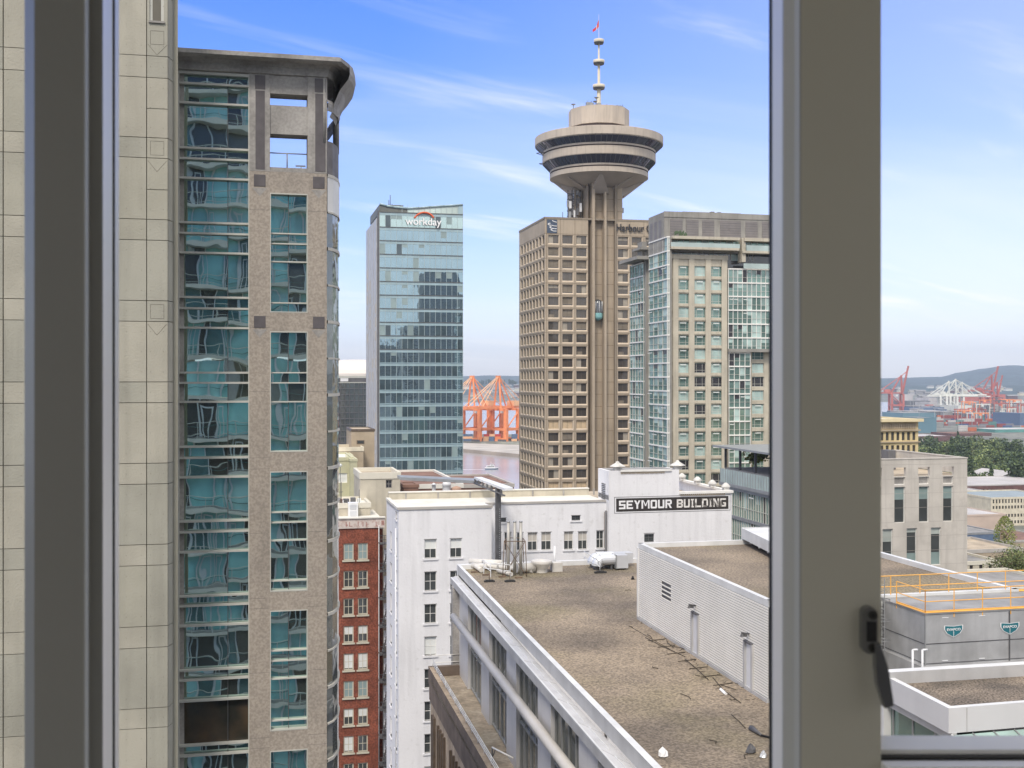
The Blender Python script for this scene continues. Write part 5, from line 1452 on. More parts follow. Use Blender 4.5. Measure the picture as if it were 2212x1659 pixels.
# plant room with louvred wall
pr = MB(); 
pr.prism([(C1[0]+.12,C1[1]-.1), C3, C4, (C2[0]+.12,C2[1]+.05)], ZR, ZP-.3, 'grey_dark', 'gravel')
d = Vector((C2[0]-C1[0], C2[1]-C1[1])).normalized(); pr.prism([(C1[0]+.02,C1[1]-.05), (C1[0]+.118,C1[1]-.1), (C2[0]+.118,C2[1]+.05), (C2[0]+.02,C2[1]+.05)], ZR, ZP-.36, 'iron')  # dark sheet behind the slats; shade of the gaps put into colour
part(pr, 'plant_room', gb)
cp = MB()
for p, q, th in ((C1,C2,.28),(C2,C4,.28),(C4,C3,.3),(C3,C1,.28)):
    d = Vector((q[0]-p[0], q[1]-p[1])).normalized(); n_ = (-d.y*th, d.x*th)
    cp.prism([p, q, (q[0]+n_[0],q[1]+n_[1]), (p[0]+n_[0],p[1]+n_[1])], ZP-.35, ZP, 'flashing')
part(cp, 'roof_edge', gb)
sl_ = MB(); ns = 33; pitch = (ZP-.36-ZR-.22)/ns
d = Vector((C2[0]-C1[0], C2[1]-C1[1])).normalized(); nn = (d.y, -d.x) if d.y*-1 > 0 else (-d.y, d.x)
nn = (-abs(d.y), d.x*(1 if d.y < 0 else -1)); nn = (d.y, -d.x)   # outward, to the left of the building
if nn[0] > 0: nn = (-nn[0], -nn[1])
def pw(t, o): q = ext(C1, C2, t); return (q[0]+nn[0]*o, q[1]+nn[1]*o)
def tpar(x): q = on_line(C1, C2, x); return math.hypot(q[0]-C1[0], q[1]-C1[1])/math.hypot(C2[0]-C1[0], C2[1]-C1[1])
doors = [(1496,1511),(1610,1628)]; vents = [(1430,1450,56.0,57.15)]
for i in range(ns):
    z0 = ZR+.24+pitch*i; z1 = z0+pitch*.76; spans = [(0, 1)]
    if z1 < ZR+2.55:
        for x0, x1 in doors:
            a, b = tpar(x0), tpar(x1); new = []
            for s, e in spans: new += [(s, a), (b, e)] if s < a < e else [(s, e)]
            spans = new
    for s, e in spans:
        if any(z0 > v[2] and z0 < v[3] for v in vents):
            v = [v for v in vents if z0 > v[2] and z0 < v[3]][0]; a, b = tpar(v[0]), tpar(v[1])
            if s < a < e:
                for s2, e2 in ((s,a),(b,e)): 
                    A, B_ = pw(s2,0), pw(e2,0); C_, D__ = pw(e2,.025), pw(s2,.025)
                    sl_.prism([A,B_,C_,D__], z0, z1, 'slat_white')
                A, B_ = pw(a,0), pw(b,0); C_, D__ = pw(b,.05), pw(a,.05)
                if i % 2: sl_.prism([A,B_,C_,D__], z0, z0+pitch*.5, 'slat_white')
                continue
        A, B_ = pw(s,0), pw(e,0); C_, D__ = pw(e,.025), pw(s,.025)
        sl_.prism([A,B_,C_,D__], z0, z1, 'slat_white')
sl_.prism([pw(0,-.05), pw(1,-.05), pw(1,.1), pw(0,.1)], ZR, ZR+.2, 'flashing_grey')
sl_.prism([pw(-.002,-.3), pw(.006,-.3), pw(.006,.1), pw(-.002,.1)], ZR, ZP-.3, 'flashing')
part(sl_, 'louvred_wall', gb)
for x0, x1 in doors:
    g = MB(); a, b = tpar(x0), tpar(x1)
    g.prism([pw(a,-.1),pw(b,-.1),pw(b,.02),pw(a,.02)], ZR+.1, ZR+2.45, 'door_white'); e_ = .12/20
    for s, e in ((a-e_*.4,a+e_*1.2),(b-e_*1.2,b+e_*.4)): g.prism([pw(s,0),pw(e,0),pw(e,.12),pw(s,.12)], ZR+.1, ZR+2.5, 'flashing_grey')
    g.prism([pw(a,0),pw(b,0),pw(b,.12),pw(a,.12)], ZR+2.45, ZR+2.56, 'grey_dark')
    part(g, 'door', gb)
    g = MB(); c = pw((a+b)/2, .25); g.box(c[0]-.08, c[0]+.08, c[1]-.1, c[1]+.1, ZR+2.84, ZR+2.98, 'iron'); g.tube((*pw((a+b)/2,0),ZR+2.95), (c[0]-.2,c[1],ZR+3.05), .05, 'iron', 5); g.lathe(c[0]-.15, c[1], [(.13,ZR+2.85),(.05,ZR+3.0)], 'iron', 10)
    part(g, 'lamp', gb)
# louvred rooftop unit
q0, q1 = P2(1604,1166,ZP), P2(1662,1196,ZP); ru = thing('rooftop_unit', 'white louvred rooftop unit standing on the upper gravel roof, beside the right window post', 'roof unit', (q0[0]+2, q0[1], ZP))
q2 = ext(q0,q1,1.6); zt2 = pY(1604,1140,11.06*2483/346)[2]
g = MB(); g.prism([(q0[0]+.1,q0[1]-.1),(q0[0]+3.5,q0[1]),(q2[0]+3.5,q2[1]),(q2[0]+.1,q2[1])], ZP, zt2-.05, 'grey_dark', 'flashing'); part(g, 'casing', ru)
g = MB()
for k in range(8):
    z = ZP+.12+k*(zt2-ZP-.1)/8; g.wallseg(q0, q2, -.08, z, z+.075, 'flashing'); g.wallseg((q0[0],q0[1]+.01), (q0[0]+3.5,q0[1]+.01), .08, z, z+.075, 'flashing')
for k in range(6): c = ext(q0,q2,k/5); g.box(c[0]-.04, c[0]+.05, c[1]-.05, c[1]+.05, ZP, zt2, 'flashing')
part(g, 'louvre', ru)
# roof clutter
def rz(x, y, h=0): return pz(x, y, ZR+h) if h == 0 else (lambda q: (q[0], q[1], ZR+h))(pz(x, y, ZR))
fl = thing('flue_rack', 'three tall grey flue pipes in a rusty frame at the far corner of the roof', 'flue pipes', rz(1112,1244))
for x in (1098, 1112, 1125):
    q = rz(x, 1243); g = MB(); g.tube(q, (q[0],q[1],ZR+4.45), .135, 'flue_metal', 12); g.tube((q[0],q[1],ZR+4.4), (q[0],q[1],ZR+4.5), .15, 'steel_grey', 12); part(g, 'pipe', fl)
g = MB(); c = [rz(1086,1246), rz(1138,1246), rz(1132,1236), rz(1092,1236)]
for i, p in enumerate(c): g.tube(p, (*lerp(p[:2], rz(1112,1241)[:2], .12), ZR+2.9), .035, 'rust', 5)
tp = [(*lerp(p[:2], rz(1112,1241)[:2], .12), ZR+2.9) for p in c]
for i in range(4): g.tube(tp[i], tp[(i+1)%4], .035, 'rust', 5)
g.tube(c[0], tp[1], .025, 'rust', 4); g.tube(c[3], (tp[2][0],tp[2][1],ZR+2), .025, 'rust', 4); g.tube(c[1], tp[0], .025, 'rust', 4)
part(g, 'frame', fl)
pd = thing('duct_cluster', 'tangle of low white insulated ducts round the base of the flue pipes', 'ducts', rz(1050,1230))
g = MB()
for (x0,y0,x1,y1,r,h) in ((1015,1222,1085,1226,.3,.35),(1020,1229,1075,1234,.22,.3),(1022,1226,1040,1238,.2,.25),(1130,1232,1152,1230,.28,.35),(1065,1230,1150,1238,.2,.2),(1040,1222,1062,1240,.12,.5),(1075,1238,1105,1246,.16,.2)):
    g.tube(rz(x0,y0,h), rz(x1,y1,h), r, 'duct_white', 10)
    q = rz((x0+x1)/2,(y0+y1)/2); g.box(q[0]-.15, q[0]+.15, q[1]-.15, q[1]+.15, ZR, ZR+h, 'rust')
part(g, 'duct', pd)
g = MB()
for x, y in ((1025,1237),(1050,1243),(1085,1247),(1120,1249)): q = rz(x,y); g.box(q[0]-.3, q[0]+.3, q[1]-.1, q[1]+.1, ZR, ZR+.12, 'rust')
for a_, b_2 in (((1045,1240),(1102,1247)),((1046,1236),(1060,1247))):
    for h in (.5, 1.0): g.tube(rz(*a_,h), rz(*b_2,h), .03, 'white_metal', 4)
    for q in (a_, b_2): g.tube(rz(*q), rz(*q,1.0), .03, 'white_metal', 4)
part(g, 'guard_rail', pd)
fan = thing('roof_fan', 'round white roof fan with a flared hood beside the flue pipes', 'fan', rz(1170,1240))
q = rz(1170,1236); g = MB(); g.lathe(q[0], q[1], [(.5,ZR),(.5,ZR+.35),(.85,ZR+.7),(.95,ZR+1.0),(.7,ZR+1.0),(.3,ZR+.95),(.01,ZR+1.1)], 'duct_white', 18); part(g, 'hood', fan)
g = MB(); g.tube((q[0]-2.2,q[1]-.2,ZR+.45), (q[0]-.6,q[1],ZR+.45), .38, 'duct_white', 12); g.box(q[0]+.9, q[0]+1.8, q[1]-.1, q[1]+.6, ZR, ZR+.75, 'duct_white'); g.tube((q[0]+1.4,q[1]+1,ZR), (q[0]+1.4,q[1]+1,ZR+2.0), .1, 'white_metal', 8); part(g, 'duct', fan)
hv = thing('air_duct', 'fat silver roof duct with rounded bends and a boxy hood', 'duct', rz(1320,1236))
q = rz(1322,1231); g = MB()
def pipe(g, pts, r, m, n=16):
    rings = []
    for i in range(len(pts)):
        a, b = Vector(pts[max(0,i-1)]), Vector(pts[min(len(pts)-1,i+1)]); d = (b-a).normalized(); u = Vector((0,1,0)); v = d.cross(u).normalized()
        rings.append([tuple(Vector(pts[i])+(u*math.cos(6.2832*k/n)+v*math.sin(6.2832*k/n))*r) for k in range(n)])
    for i in range(len(rings)-1):
        for k in range(n): g.face([rings[i][k], rings[i+1][k], rings[i+1][(k+1)%n], rings[i][(k+1)%n]], m, True)
    g.face(rings[0], m); g.face(rings[-1][::-1], m)
for yy, r_5 in ((.3, .46), (1.45, .5)):
    x_, y_ = q[0]-.75, q[1]+yy
    pipe(g, [(x_+1.3,y_,ZR+.85),(x_+.1,y_,ZR+.85)]+[(x_-.5*math.sin(t*math.pi/12),y_,ZR+.35+.5*math.cos(t*math.pi/12)) for t in range(0,7)], r_5, 'duct_silver')
    for k in (1, 3, 5):
        c5 = (x_-.5*math.sin(k*math.pi/12), ZR+.35+.5*math.cos(k*math.pi/12)); d5 = (x_-.5*math.sin((k+.15)*math.pi/12), ZR+.35+.5*math.cos((k+.15)*math.pi/12))
        g.tube((c5[0],y_,c5[1]), (d5[0],y_,d5[1]), r_5+.02, 'steel_grey', 16)
part(g, 'bend', hv)
g = MB(); g.box(q[0]+.3, q[0]+1.35, q[1]-.3, q[1]+.8, ZR+.15, ZR+1.25, 'duct_silver'); g.box(q[0]+.26, q[0]+.34, q[1]-.34, q[1]+.84, ZR+.12, ZR+1.3, 'steel_grey'); g.box(q[0]-.3, q[0]+2.3, q[1]+1.2, q[1]+2.2, ZR+.3, ZR+1.2, 'duct_silver'); part(g, 'hood', hv)
g = MB()
for a in (-1.3, 0, 1.2): g.box(q[0]+a-.08, q[0]+a+.08, q[1]+.1, q[1]+1.9, ZR, ZR+.4, 'iron')
part(g, 'support', hv)
for i, ((x0,y0),(x1,y1)) in enumerate((((1262,1215),(1296,1237)),)):
    g = MB()
    for h in (.5, 1.0): g.tube(rz(x0,y0,h), rz(x1,y1,h), .03, 'white_metal', 5); 
    for q_ in ((x0,y0),((x0+x1)/2,(y0+y1)/2),(x1,y1)): g.tube(rz(*q_), rz(*q_,1.0), .03, 'white_metal', 5)
    solo(g, 'guard_rail', 'short white guard rail on rubber feet left of the silver duct', 'railing', rz(x0,y0))
for x, y, lab in ((1057,1257,'left of two'),(1101.5,1257,'right of two')):
    q = rz(x,y); g = MB(); g.box(q[0]-.42, q[0]+.42, q[1]-.16, q[1]+.16, ZR, ZR+.12, 'rubber'); g.box(q[0]-.3, q[0]+.3, q[1]-.12, q[1]+.12, ZR+.12, ZR+.17, 'rubber'); g.tube((q[0],q[1],ZR+.1), (q[0],q[1],ZR+.75), .03, 'rust', 5)
    solo(g, 'rubber_foot', lab+' black rubber rail weights in front of the flue pipes', 'rail weight', q, 'black rubber weights on the gravel roof')
for x, y, lab in ((1201,1221,'black rubber weight by the far roof edge, right of the fan'),(1256,1218,'black rubber weight by the far roof edge, left of the silver duct'),(1297,1238,'black rubber weight at the near foot of the short guard rail')):
    q = rz(x,y); g = MB(); g.box(q[0]-.5, q[0]+.5, q[1]-.18, q[1]+.18, ZR, ZR+.14, 'rubber'); g.box(q[0]-.3, q[0]+.3, q[1]-.12, q[1]+.12, ZR+.14, ZR+.2, 'rubber'); solo(g, 'rubber_foot', lab, 'rail weight', q, 'black rubber weights on the gravel roof')
# debris
rd = random.Random(21)
g = MB()
def stick(x0, y0, x1, y1, r=.02, m='twig'):
    p, q = rz(x0,y0,.04), rz(x1,y1,.05); mid = lerp(p, q, .5); mid = (mid[0]+rd.uniform(-.2,.2), mid[1]+rd.uniform(-.2,.2), ZR+.06)
    g.tube(p, mid, r, m, 5); g.tube(mid, q, r, m, 5)
for s in ((1394,1378,1480,1420),(1398,1372,1408,1380),(1440,1383,1455,1400),(1455,1398,1478,1404),(1480,1425,1530,1470),(1540,1465,1600,1520),(1555,1480,1590,1492),(1470,1500,1492,1512),(1575,1511,1588,1513),(1350,1276,1362,1277),(1400,1275,1412,1272),(1410,1440,1422,1446),(1580,1545,1610,1575),(1532,1600,1545,1608),(1610,1640,1622,1630)): stick(*s)
for k in range(45):
    t_ = rd.random()**.8; c = pw(t_, .15+1.6*rd.random()**2); l = rd.uniform(.06,.3); t = rd.uniform(0,6.3)
    g.tube((c[0],c[1],ZR+.03), (c[0]+l*math.cos(t),c[1]+l*math.sin(t),ZR+.05), rd.uniform(.008,.02), 'twig', 4)
for k in range(7):
    t_ = .3+.6*k/7; p, q = pw(t_, .3), pw(t_+.012, 1.5); g.tube((p[0],p[1],ZR+.03), (q[0],q[1],ZR+.03), .02, 'twig', 4)
g.tube((*pw(.12,1.3),ZR+.02), (*pw(.45,.9),ZR+.02), .015, 'twig', 5)
solo(g, 'roof_debris', 'dark twigs and weeds scattered over the gravel along the slatted wall', 'debris', rz(1500,1450), kind='stuff')
def blob(x, y, w_, m, lab, nm='plastic_scrap', cat='litter'):
    q = rz(x, y); g = MB(); r = random.Random(x)
    n = 8; prof = [(.05,0),(.5,.1),(.42,.5),(.2,.8),(.02,.9)]
    rings = [[(q[0]+w_*a*math.cos(6.283*k/n)*r.uniform(.7,1.3), q[1]+w_*a*math.sin(6.283*k/n)*r.uniform(.7,1.2), ZR+w_*z*r.uniform(.8,1.2)) for k in range(n)] for a, z in prof]
    for j in range(4):
        for k in range(n): g.face([rings[j][k], rings[j][(k+1)%n], rings[j+1][(k+1)%n], rings[j+1][k]], m)
    solo(g, nm, lab, cat, q)
blob(1432, 1634, .42, 'sign_white', 'crumpled white plastic scrap at the bottom edge of the gravel roof', 'plastic_scrap')
blob(1367, 1252, .3, 'black', 'small black object standing on the far gravel roof', 'roof_drain', 'roof drain')
blob(1622, 1626, .42, 'iron', 'grey crumpled rag near the bottom right of the gravel roof', 'rag', 'rag')
blob(1649, 1636, .3, 'duct_silver', 'pale scrap beside the grey rag near the right window post', 'plastic_scrap')
blob(1479, 1399, .3, 'duct_silver', 'pale scrap lying in front of the left door of the slatted wall', 'paper_scrap')
q = rz(1555,1513); g = MB(); p, q = rz(1557,1491,.05), rz(1568,1501,.05); g.tube(p, q, .09, 'sign_white', 4); solo(g, 'white_board', 'short white board lying between the two doors of the slatted wall', 'board', p)
p, q = rz(1623,1577,.08), rz(1645,1592,.08); g = MB(); g.tube(p, q, .16, 'iron', 6, .05); g.tube(q, (q[0]+.5,q[1]-.7,ZR+.06), .05, 'black', 5); solo(g, 'folded_umbrella', 'dark folded umbrella-like bundle lying on the gravel near the right post', 'bundle', p)
# ---------------- old stone building with the narrow terrace
S0, S1 = P2(927,1441.5,(ZTE+.8)), P2(1053,1659,(ZTE+.8)); S2 = ext(S0,S1,2.6)
stb = thing('stone_building', 'weathered brown stone building with a narrow paved terrace below the white-trimmed roof', 'building', (S0[0]+1, S0[1]-8, 20))
g = MB(); g.prism([S0, fin(F0,.6), fin(F2,.6), S2][::-1], ZTE-.3, ZTE, 'terrace_paving'); part(g, 'terrace', stb)
g = MB(); dS = Vector((S1[0]-S0[0], S1[1]-S0[1])).normalized(); 
def sn(p, d): return (p[0]+abs(dS.y)*d, p[1]+dS.x*d*(1 if dS.y<0 else -1)*1.0)
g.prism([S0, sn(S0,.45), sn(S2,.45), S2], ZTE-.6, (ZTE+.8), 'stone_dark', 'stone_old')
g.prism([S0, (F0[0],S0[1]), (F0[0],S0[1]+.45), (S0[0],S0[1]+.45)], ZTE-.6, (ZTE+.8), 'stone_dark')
part(g, 'parapet', stb)
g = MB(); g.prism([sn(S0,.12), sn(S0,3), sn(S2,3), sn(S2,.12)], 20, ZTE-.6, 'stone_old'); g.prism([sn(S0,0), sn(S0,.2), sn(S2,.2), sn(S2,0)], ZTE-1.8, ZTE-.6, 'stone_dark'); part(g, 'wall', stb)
for gx in ((933,937),(945,958),(972,990),(1006,1030)):
    g = MB()
    for k in range(4):
        x = gx[0]+(gx[1]-gx[0])*k/3; c = on_line(S0,S1,x); g.prism([sn(c,-.08), sn(c,.14), sn(ext(c,S2,.004),.14), sn(ext(c,S2,.004),-.08)], 24, ZTE-2.6, 'bronze')
    part(g, 'window_fin', stb)
g = MB()
a0 = sn(S0,.3); a2 = sn(S2,.3)
for h in (.25, .42, .6): g.tube((*a0,(ZTE+.8)+h), (*a2,(ZTE+.8)+h), .028, 'white_trim', 5)
for k in range(30): c = ext(a0,a2,k/29); g.tube((*c,(ZTE+.8)), (*c,(ZTE+1.4)), .03, 'white_trim', 5)
for h in (.3,.9): g.tube((a0[0],S0[1]+.2,(ZTE+.8)+h), (F0[0],S0[1]+.2,(ZTE+.8)+h), .03, 'white_trim', 5)
part(g, 'railing', stb)
p = pz(1063,1659,ZTE); g = MB(); g.tube((p[0],p[1],ZTE), (p[0],p[1],ZTE+1.3), .05, 'iron', 6); g.tube((p[0],p[1],ZTE+1.3), (p[0]+.9,p[1]-2.0,ZTE+1.2), .05, 'white_trim', 6); g.tube((p[0],p[1],ZTE+.6), (p[0]+.2,p[1]-.1,ZTE+1.2), .03, 'iron', 5)
solo(g, 'davit_arm', 'small post with a pale arm standing on the stone terrace', 'davit', (p[0],p[1],ZTE))
p = pz(966,1476,ZTE)
# ================================================================ generic small building
def block(name, label, cat, x0, x1, yt, D, zbase=12, depth=14, wm='beige_wall', rm='roof_tan', par=.5, wins=None, group=None, gable=False, wg='glass_old', wf_='white_trim', edge=None, winlimit=100):
    B = BD((x0+x1)/2, D); a0, a1 = ab(x0,B), ab(x1,B); z = zb((x0+x1)/2, yt, B)
    t = thing(name, label, cat, ((a0+a1)/2, B+depth/2, zbase), group)
    g = MB(); holes = []
    if wins:
        for (wx0, wx1, nx_, wy0, wy1, ny_, fx, fy) in wins:
            for j in range(ny_):
                for i in range(nx_):
                    xa = wx0+(wx1-wx0)*(i+.5-fx/2)/nx_; xb = wx0+(wx1-wx0)*(i+.5+fx/2)/nx_
                    ya = wy0+(wy1-wy0)*(j+.5-fy/2)/ny_; yb = wy0+(wy1-wy0)*(j+.5+fy/2)/ny_
                    zf = lambda y: zb((x0+x1)/2, y, B)
                    holes.append((ab(xa,B), ab(xb,B), zf(yb), zf(ya)))
    wall_holes(g, 'F', B, a0, a1, zbase, z, holes, .3, wm)
    g.box(a0, a1, B, B+depth, zbase, z-.02 if not gable else z, wm, 'FU')
    part(g, 'wall', t)
    g = MB()
    if gable:
        am = (a0+a1)/2; h = (a1-a0)*.16
        for p in ([(a0-.4,B-.4,z),(a0-.4,B+depth+.4,z),(am,B+depth+.4,z+h),(am,B-.4,z+h)][::-1], [(am,B-.4,z+h),(am,B+depth+.4,z+h),(a1+.4,B+depth+.4,z),(a1+.4,B-.4,z)][::-1]): g.face(p, rm)
        g.face([(a0,B,z),(a1,B,z),(am,B,z+h)], wm)
    else:
        g.box(a0+.01, a1-.01, B+.02, B+depth-.01, z-par-.2, z-par, rm)
        e = edge or wm
        for bx in ((a0-.1,a1+.1,B-.1,B+.25),(a0-.1,a1+.1,B+depth-.25,B+depth+.1),(a0-.1,a0+.25,B+.25,B+depth-.25),(a1-.25,a1+.1,B+.25,B+depth-.25)): g.box(*bx, z-par-.3, z+.02, e)
    part(g, 'roof', t)
    if holes:
        w_, h_ = holes[0][1]-holes[0][0], holes[0][3]-holes[0][2]; c = {}
        its = []
        for h in holes:
            k = (round(h[1]-h[0],2), round(h[3]-h[2],2))
            if k not in c: c[k] = win(k[0], k[1], wg, wf_, min(.1,k[0]*.1), (.5,), (.5,), rec=.2, bars=min(.06,k[0]*.06))
            its.append((c[k], ((h[0]+h[1])/2, B, h[2]), 0))
        copies(t, its, limit=winlimit)
    return t, B, a0, a1, z
# small rooftops between the mirror tower and the teal office tower
t, B, a0, a1, z = block('building', 'tan rendered stair tower with one small window, left foot of the teal office tower', 'building', 759, 809, 927, 230, wm='tan_wall', edge='bronze', depth=12, par=.15)
g = MB(); f = lambda x, y: (ab(x,B), B-.05, zb(784,y,B))
g.box(ab(770.5,B), ab(787,B), B-.05, B-.01, f(0,959)[2], f(0,951)[2], 'bronze'); g.box(ab(772.5,B), ab(785,B), B-.07, B-.049, f(0,957.5)[2], f(0,952.5)[2], 'glass_old'); part(g, 'window', t)
block('building', 'low tan flat-roofed block left of the rendered stair tower', 'building', 718, 785, 966, 225, wm='tan_wall', depth=10, edge='cream')
t, B, a0, a1, z = block('building', 'pale green-yellow plastered building with one bright window behind the brick building', 'building', 716, 762, 988, 200, wm='pale_green', rm='roof_white', depth=14, par=.3, wins=[(728,750,1,1022,1043,1,1,1)], wf_='white_trim', wg='blind_white')
block('rooftop_block', 'pale green-yellow plastered pier beside the bright window', 'building', 757, 771.5, 992, 198, wm='pale_green', rm='roof_white', depth=10, par=.1)
block('rooftop_block', 'pale green-yellow plastered upper storey behind the bright window', 'building', 716, 763, 984, 216, wm='pale_green', rm='roof_white', depth=10, par=.1)
t, B, a0, a1, z = block('rooftop_penthouse', 'beige rooftop penthouse with a single dark window, left of the white building', 'penthouse', 778, 864.5, 1021, 150, zbase=30, wm='beige_wall', rm='roof_tan', depth=9, par=.5, edge='coping_light', wins=[(833.5,847,1,1037,1055,1,1,1)], wg='dark_room', wf_='granite_grey')
t, B, a0, a1, z = block('rooftop_block', 'beige boxed roof structure standing on the red brick building', 'roof structure', 719, 800, 1087, 143, zbase=40, wm='beige_wall', rm='roof_white', depth=8, par=.3, edge='coping_light')
g = MB(); zf = lambda y: zb(760,y,B)
g.box(ab(751,B), ab(771.5,B), B-1.2, B-.1, zf(1116), zf(1084), 'white_metal'); g.box(ab(754,B), ab(768,B), B-1.25, B-1.2, zf(1112), zf(1102), 'duct_silver'); g.box(ab(754,B), ab(768,B), B-1.25, B-1.2, zf(1098), zf(1088), 'duct_silver')
solo(g, 'air_conditioner', 'white air conditioning cabinet on the beige roof structure of the brick building', 'air conditioner', (ab(760,B),B-1,zf(1116)))
g = MB()
for (x, y, w_, h_, m) in ((735,1078,9,5,'brick_brown'),(747,1074,14,5,'iron'),(730,1070,12,4,'roof_white'),(762,1066,12,7,'grey_dark'),(775,1072,8,5,'blind_white'),(742,1066,10,3,'white_metal'),(724,1082,8,4,'white_metal')):
    a = ab(x,B+3); g.box(a-w_*.025, a+w_*.025, B+2, B+3, z-.3, z-.3+h_*.06+.3, m)
for x, h in ((735,4.5),(737.5,2.5),(776,1.5)): g.tube((ab(x,B+2),B+2,z-.3), (ab(x,B+2),B+2,z+h), .04, 'iron', 5); 
g.tube((ab(729,B+2),B+2,z+1.2), (ab(741,B+2),B+2,z+1.25), .03, 'iron', 4)
g.lathe(ab(735,B+2), B+2, [(.1,z+4.4),(.28,z+4.6),(.1,z+4.8)], 'blind_white', 8)
solo(g, 'roof_clutter', 'small vents, cabinets and aerials scattered on the beige roof structure', 'rooftop equipment', (ab(745,B),B+2,z-.3))
t, B, a0, a1, z = block('rooftop_block', 'grey-beige roof link wall between the brick and white buildings', 'roof structure', 800, 846, 1070, 152, zbase=30, wm='beige_wall', rm='roof_grey', depth=6, par=.2)
g = MB(); g.box(ab(812,B), ab(842,B), B-.08, B-.01, zb(820,1112,B), zb(820,1082,B), 'grey_dark'); part(g, 'dark_recess_plate', t)  # flat dark plate on the wall, shade of a recess put into colour
# brown roofs seen over the white building's back wall
block('building', 'low brown-roofed building behind the white building roof', 'building', 864, 1000, 1046, 160, zbase=30, wm='roof_brown', rm='roof_brown', depth=26, par=.3, edge='roof_white')
block('building', 'dark brown roof behind the slanting white canopy', 'building', 985, 1110, 1046, 172, zbase=30, wm='roof_brown', rm='roof_brown', depth=18, par=.2, edge='coping_grey')
block('rooftop_block', 'rust-brown cabinet on the roof left of the round vent', 'roof structure', 872, 904, 1047, 156, zbase=40, wm='roof_brown', rm='roof_brown', depth=4, par=.1)
p = pY(965, 1062, 150); g = MB(); g.lathe(p[0], p[1], [(.55,p[2]),(.55,p[2]+.8),(.62,p[2]+.85),(.5,p[2]+1.2),(.3,p[2]+1.45),(.01,p[2]+1.55)], 'white_metal', 14)
g.lathe(p[0]-1.7, p[1], [(.25,p[2]),(.25,p[2]+.9),(.4,p[2]+.95),(.01,p[2]+1.2)], 'white_metal', 10)
solo(g, 'roof_vent', 'shiny white domed roof vent behind the white building', 'vent', p)
p = pY(986, 1062, 150); g = MB(); g.lathe(p[0], p[1], [(.6,p[2]),(.65,p[2]+.5),(.5,p[2]+.6),(.01,p[2]+.75)], 'sandy', 12); solo(g, 'roof_vent', 'squat tan roof vent right of the shiny domed vent', 'vent', p)
# domed arena roof and dark glass block far left
t, B, a0, a1, z = block('glass_office_block', 'dark glass office block in the gap left of the teal office tower', 'building', 712, 797, 812, 430, wm='grey_dark', rm='roof_grey', depth=30, par=.5, edge='mullion')
g = MB(); zf = lambda y: zb(760,y,B)
g.box(ab(735,B), ab(797,B), B-.4, B-.1, zf(1000), zf(826), 'glass_side')
for k in range(12): g.box(ab(716,B), ab(797,B), B-.6, B-.38, zf(826+13*k)-.25, zf(826+13*k)+.1, 'mullion' if k in (0,) else 'grey_dark')
for k in range(7): a = ab(735+10*k,B); g.box(a-.15, a+.15, B-.55, B-.38, zf(1000), zf(826), 'mullion_dark')
g.box(ab(735,B), ab(752,B), B-.7, B-.6, zf(824), zf(817), 'sign_white')
part(g, 'curtain_wall', t)
p = pY(777, 806, 470); g = MB(); prof = [(24*math.cos(u)+.01, p[2]+5.8*math.sin(u)) for u in [math.pi/2*k/10 for k in range(11)]]
g.lathe(p[0], p[1]+14, [(24,p[2]-8),(24.3,p[2]-.4),(24.3,p[2])]+prof, 'dome_white', 40)
solo(g, 'domed_hall', 'shallow white dome rising behind the dark glass office block', 'dome', (p[0],p[1]+14,p[2]-8))
# ================================================================ right-hand side: raw concrete building
t, B, a0, a1, z = block('concrete_building', 'pale board-marked concrete building with tall staggered slot windows at right', 'building', 1862, 2089.5, 992, 115, zbase=15, wm='raw_concrete', rm='roof_tan', depth=13, par=.25, edge='raw_concrete',
    wins=[(1883,1928,1,1124,1205,1,.0,.0)] if False else None)
# rebuild its wall with the slots
for o in list(t.children):
    if o.name.startswith(('wall','roof')): bpy.data.objects.remove(o)
zf = lambda y: zb(2000, y, B)
slots = []
rowA = [(1890,1903.5),(1932,1955.3),(1985,2007),(2037.3,2059)]
rowB = [(1864,1876),(1906.5,1928.8),(1958.5,1981),(2011,2032.8)]
for x0, x1 in rowA: slots += [(x0,x1,1050.5,1128,'A'),(x0,x1,1030,1046,'C'),(x0-1.5,x1+1.5,1009,1028,'O')]
for x0, x1 in rowB: slots += [(x0,x1,1140,1222,'B')]
for x0, x1 in rowA: slots += [(x0,x1,1236,1315,'B')]
hs = [(ab(s[0],B), ab(s[1],B), zf(s[3]), zf(s[2])) for s in slots]
g = MB(); wall_holes(g, 'F', B, a0, a1, 15, z, hs, .35, 'raw_concrete'); g.box(a0, a1, B, B+13, 15, z-1.7, 'raw_concrete', 'FU')
g.box(a0, a0+.3, B, B+13, z-1.6, z, 'raw_concrete', 'F'); g.box(a1-.3, a1, B, B+13, z-1.6, z, 'raw_concrete', 'F')
part(g, 'wall', t)
g = MB()
for k in range(30):
    y = 1003+k*10.3; g.box(a0, a1, B-.004, B+.0, zf(y)-.012, zf(y)+.012, 'concrete_line') if k % 3 == 0 else None
part(g, 'board_mark', t)
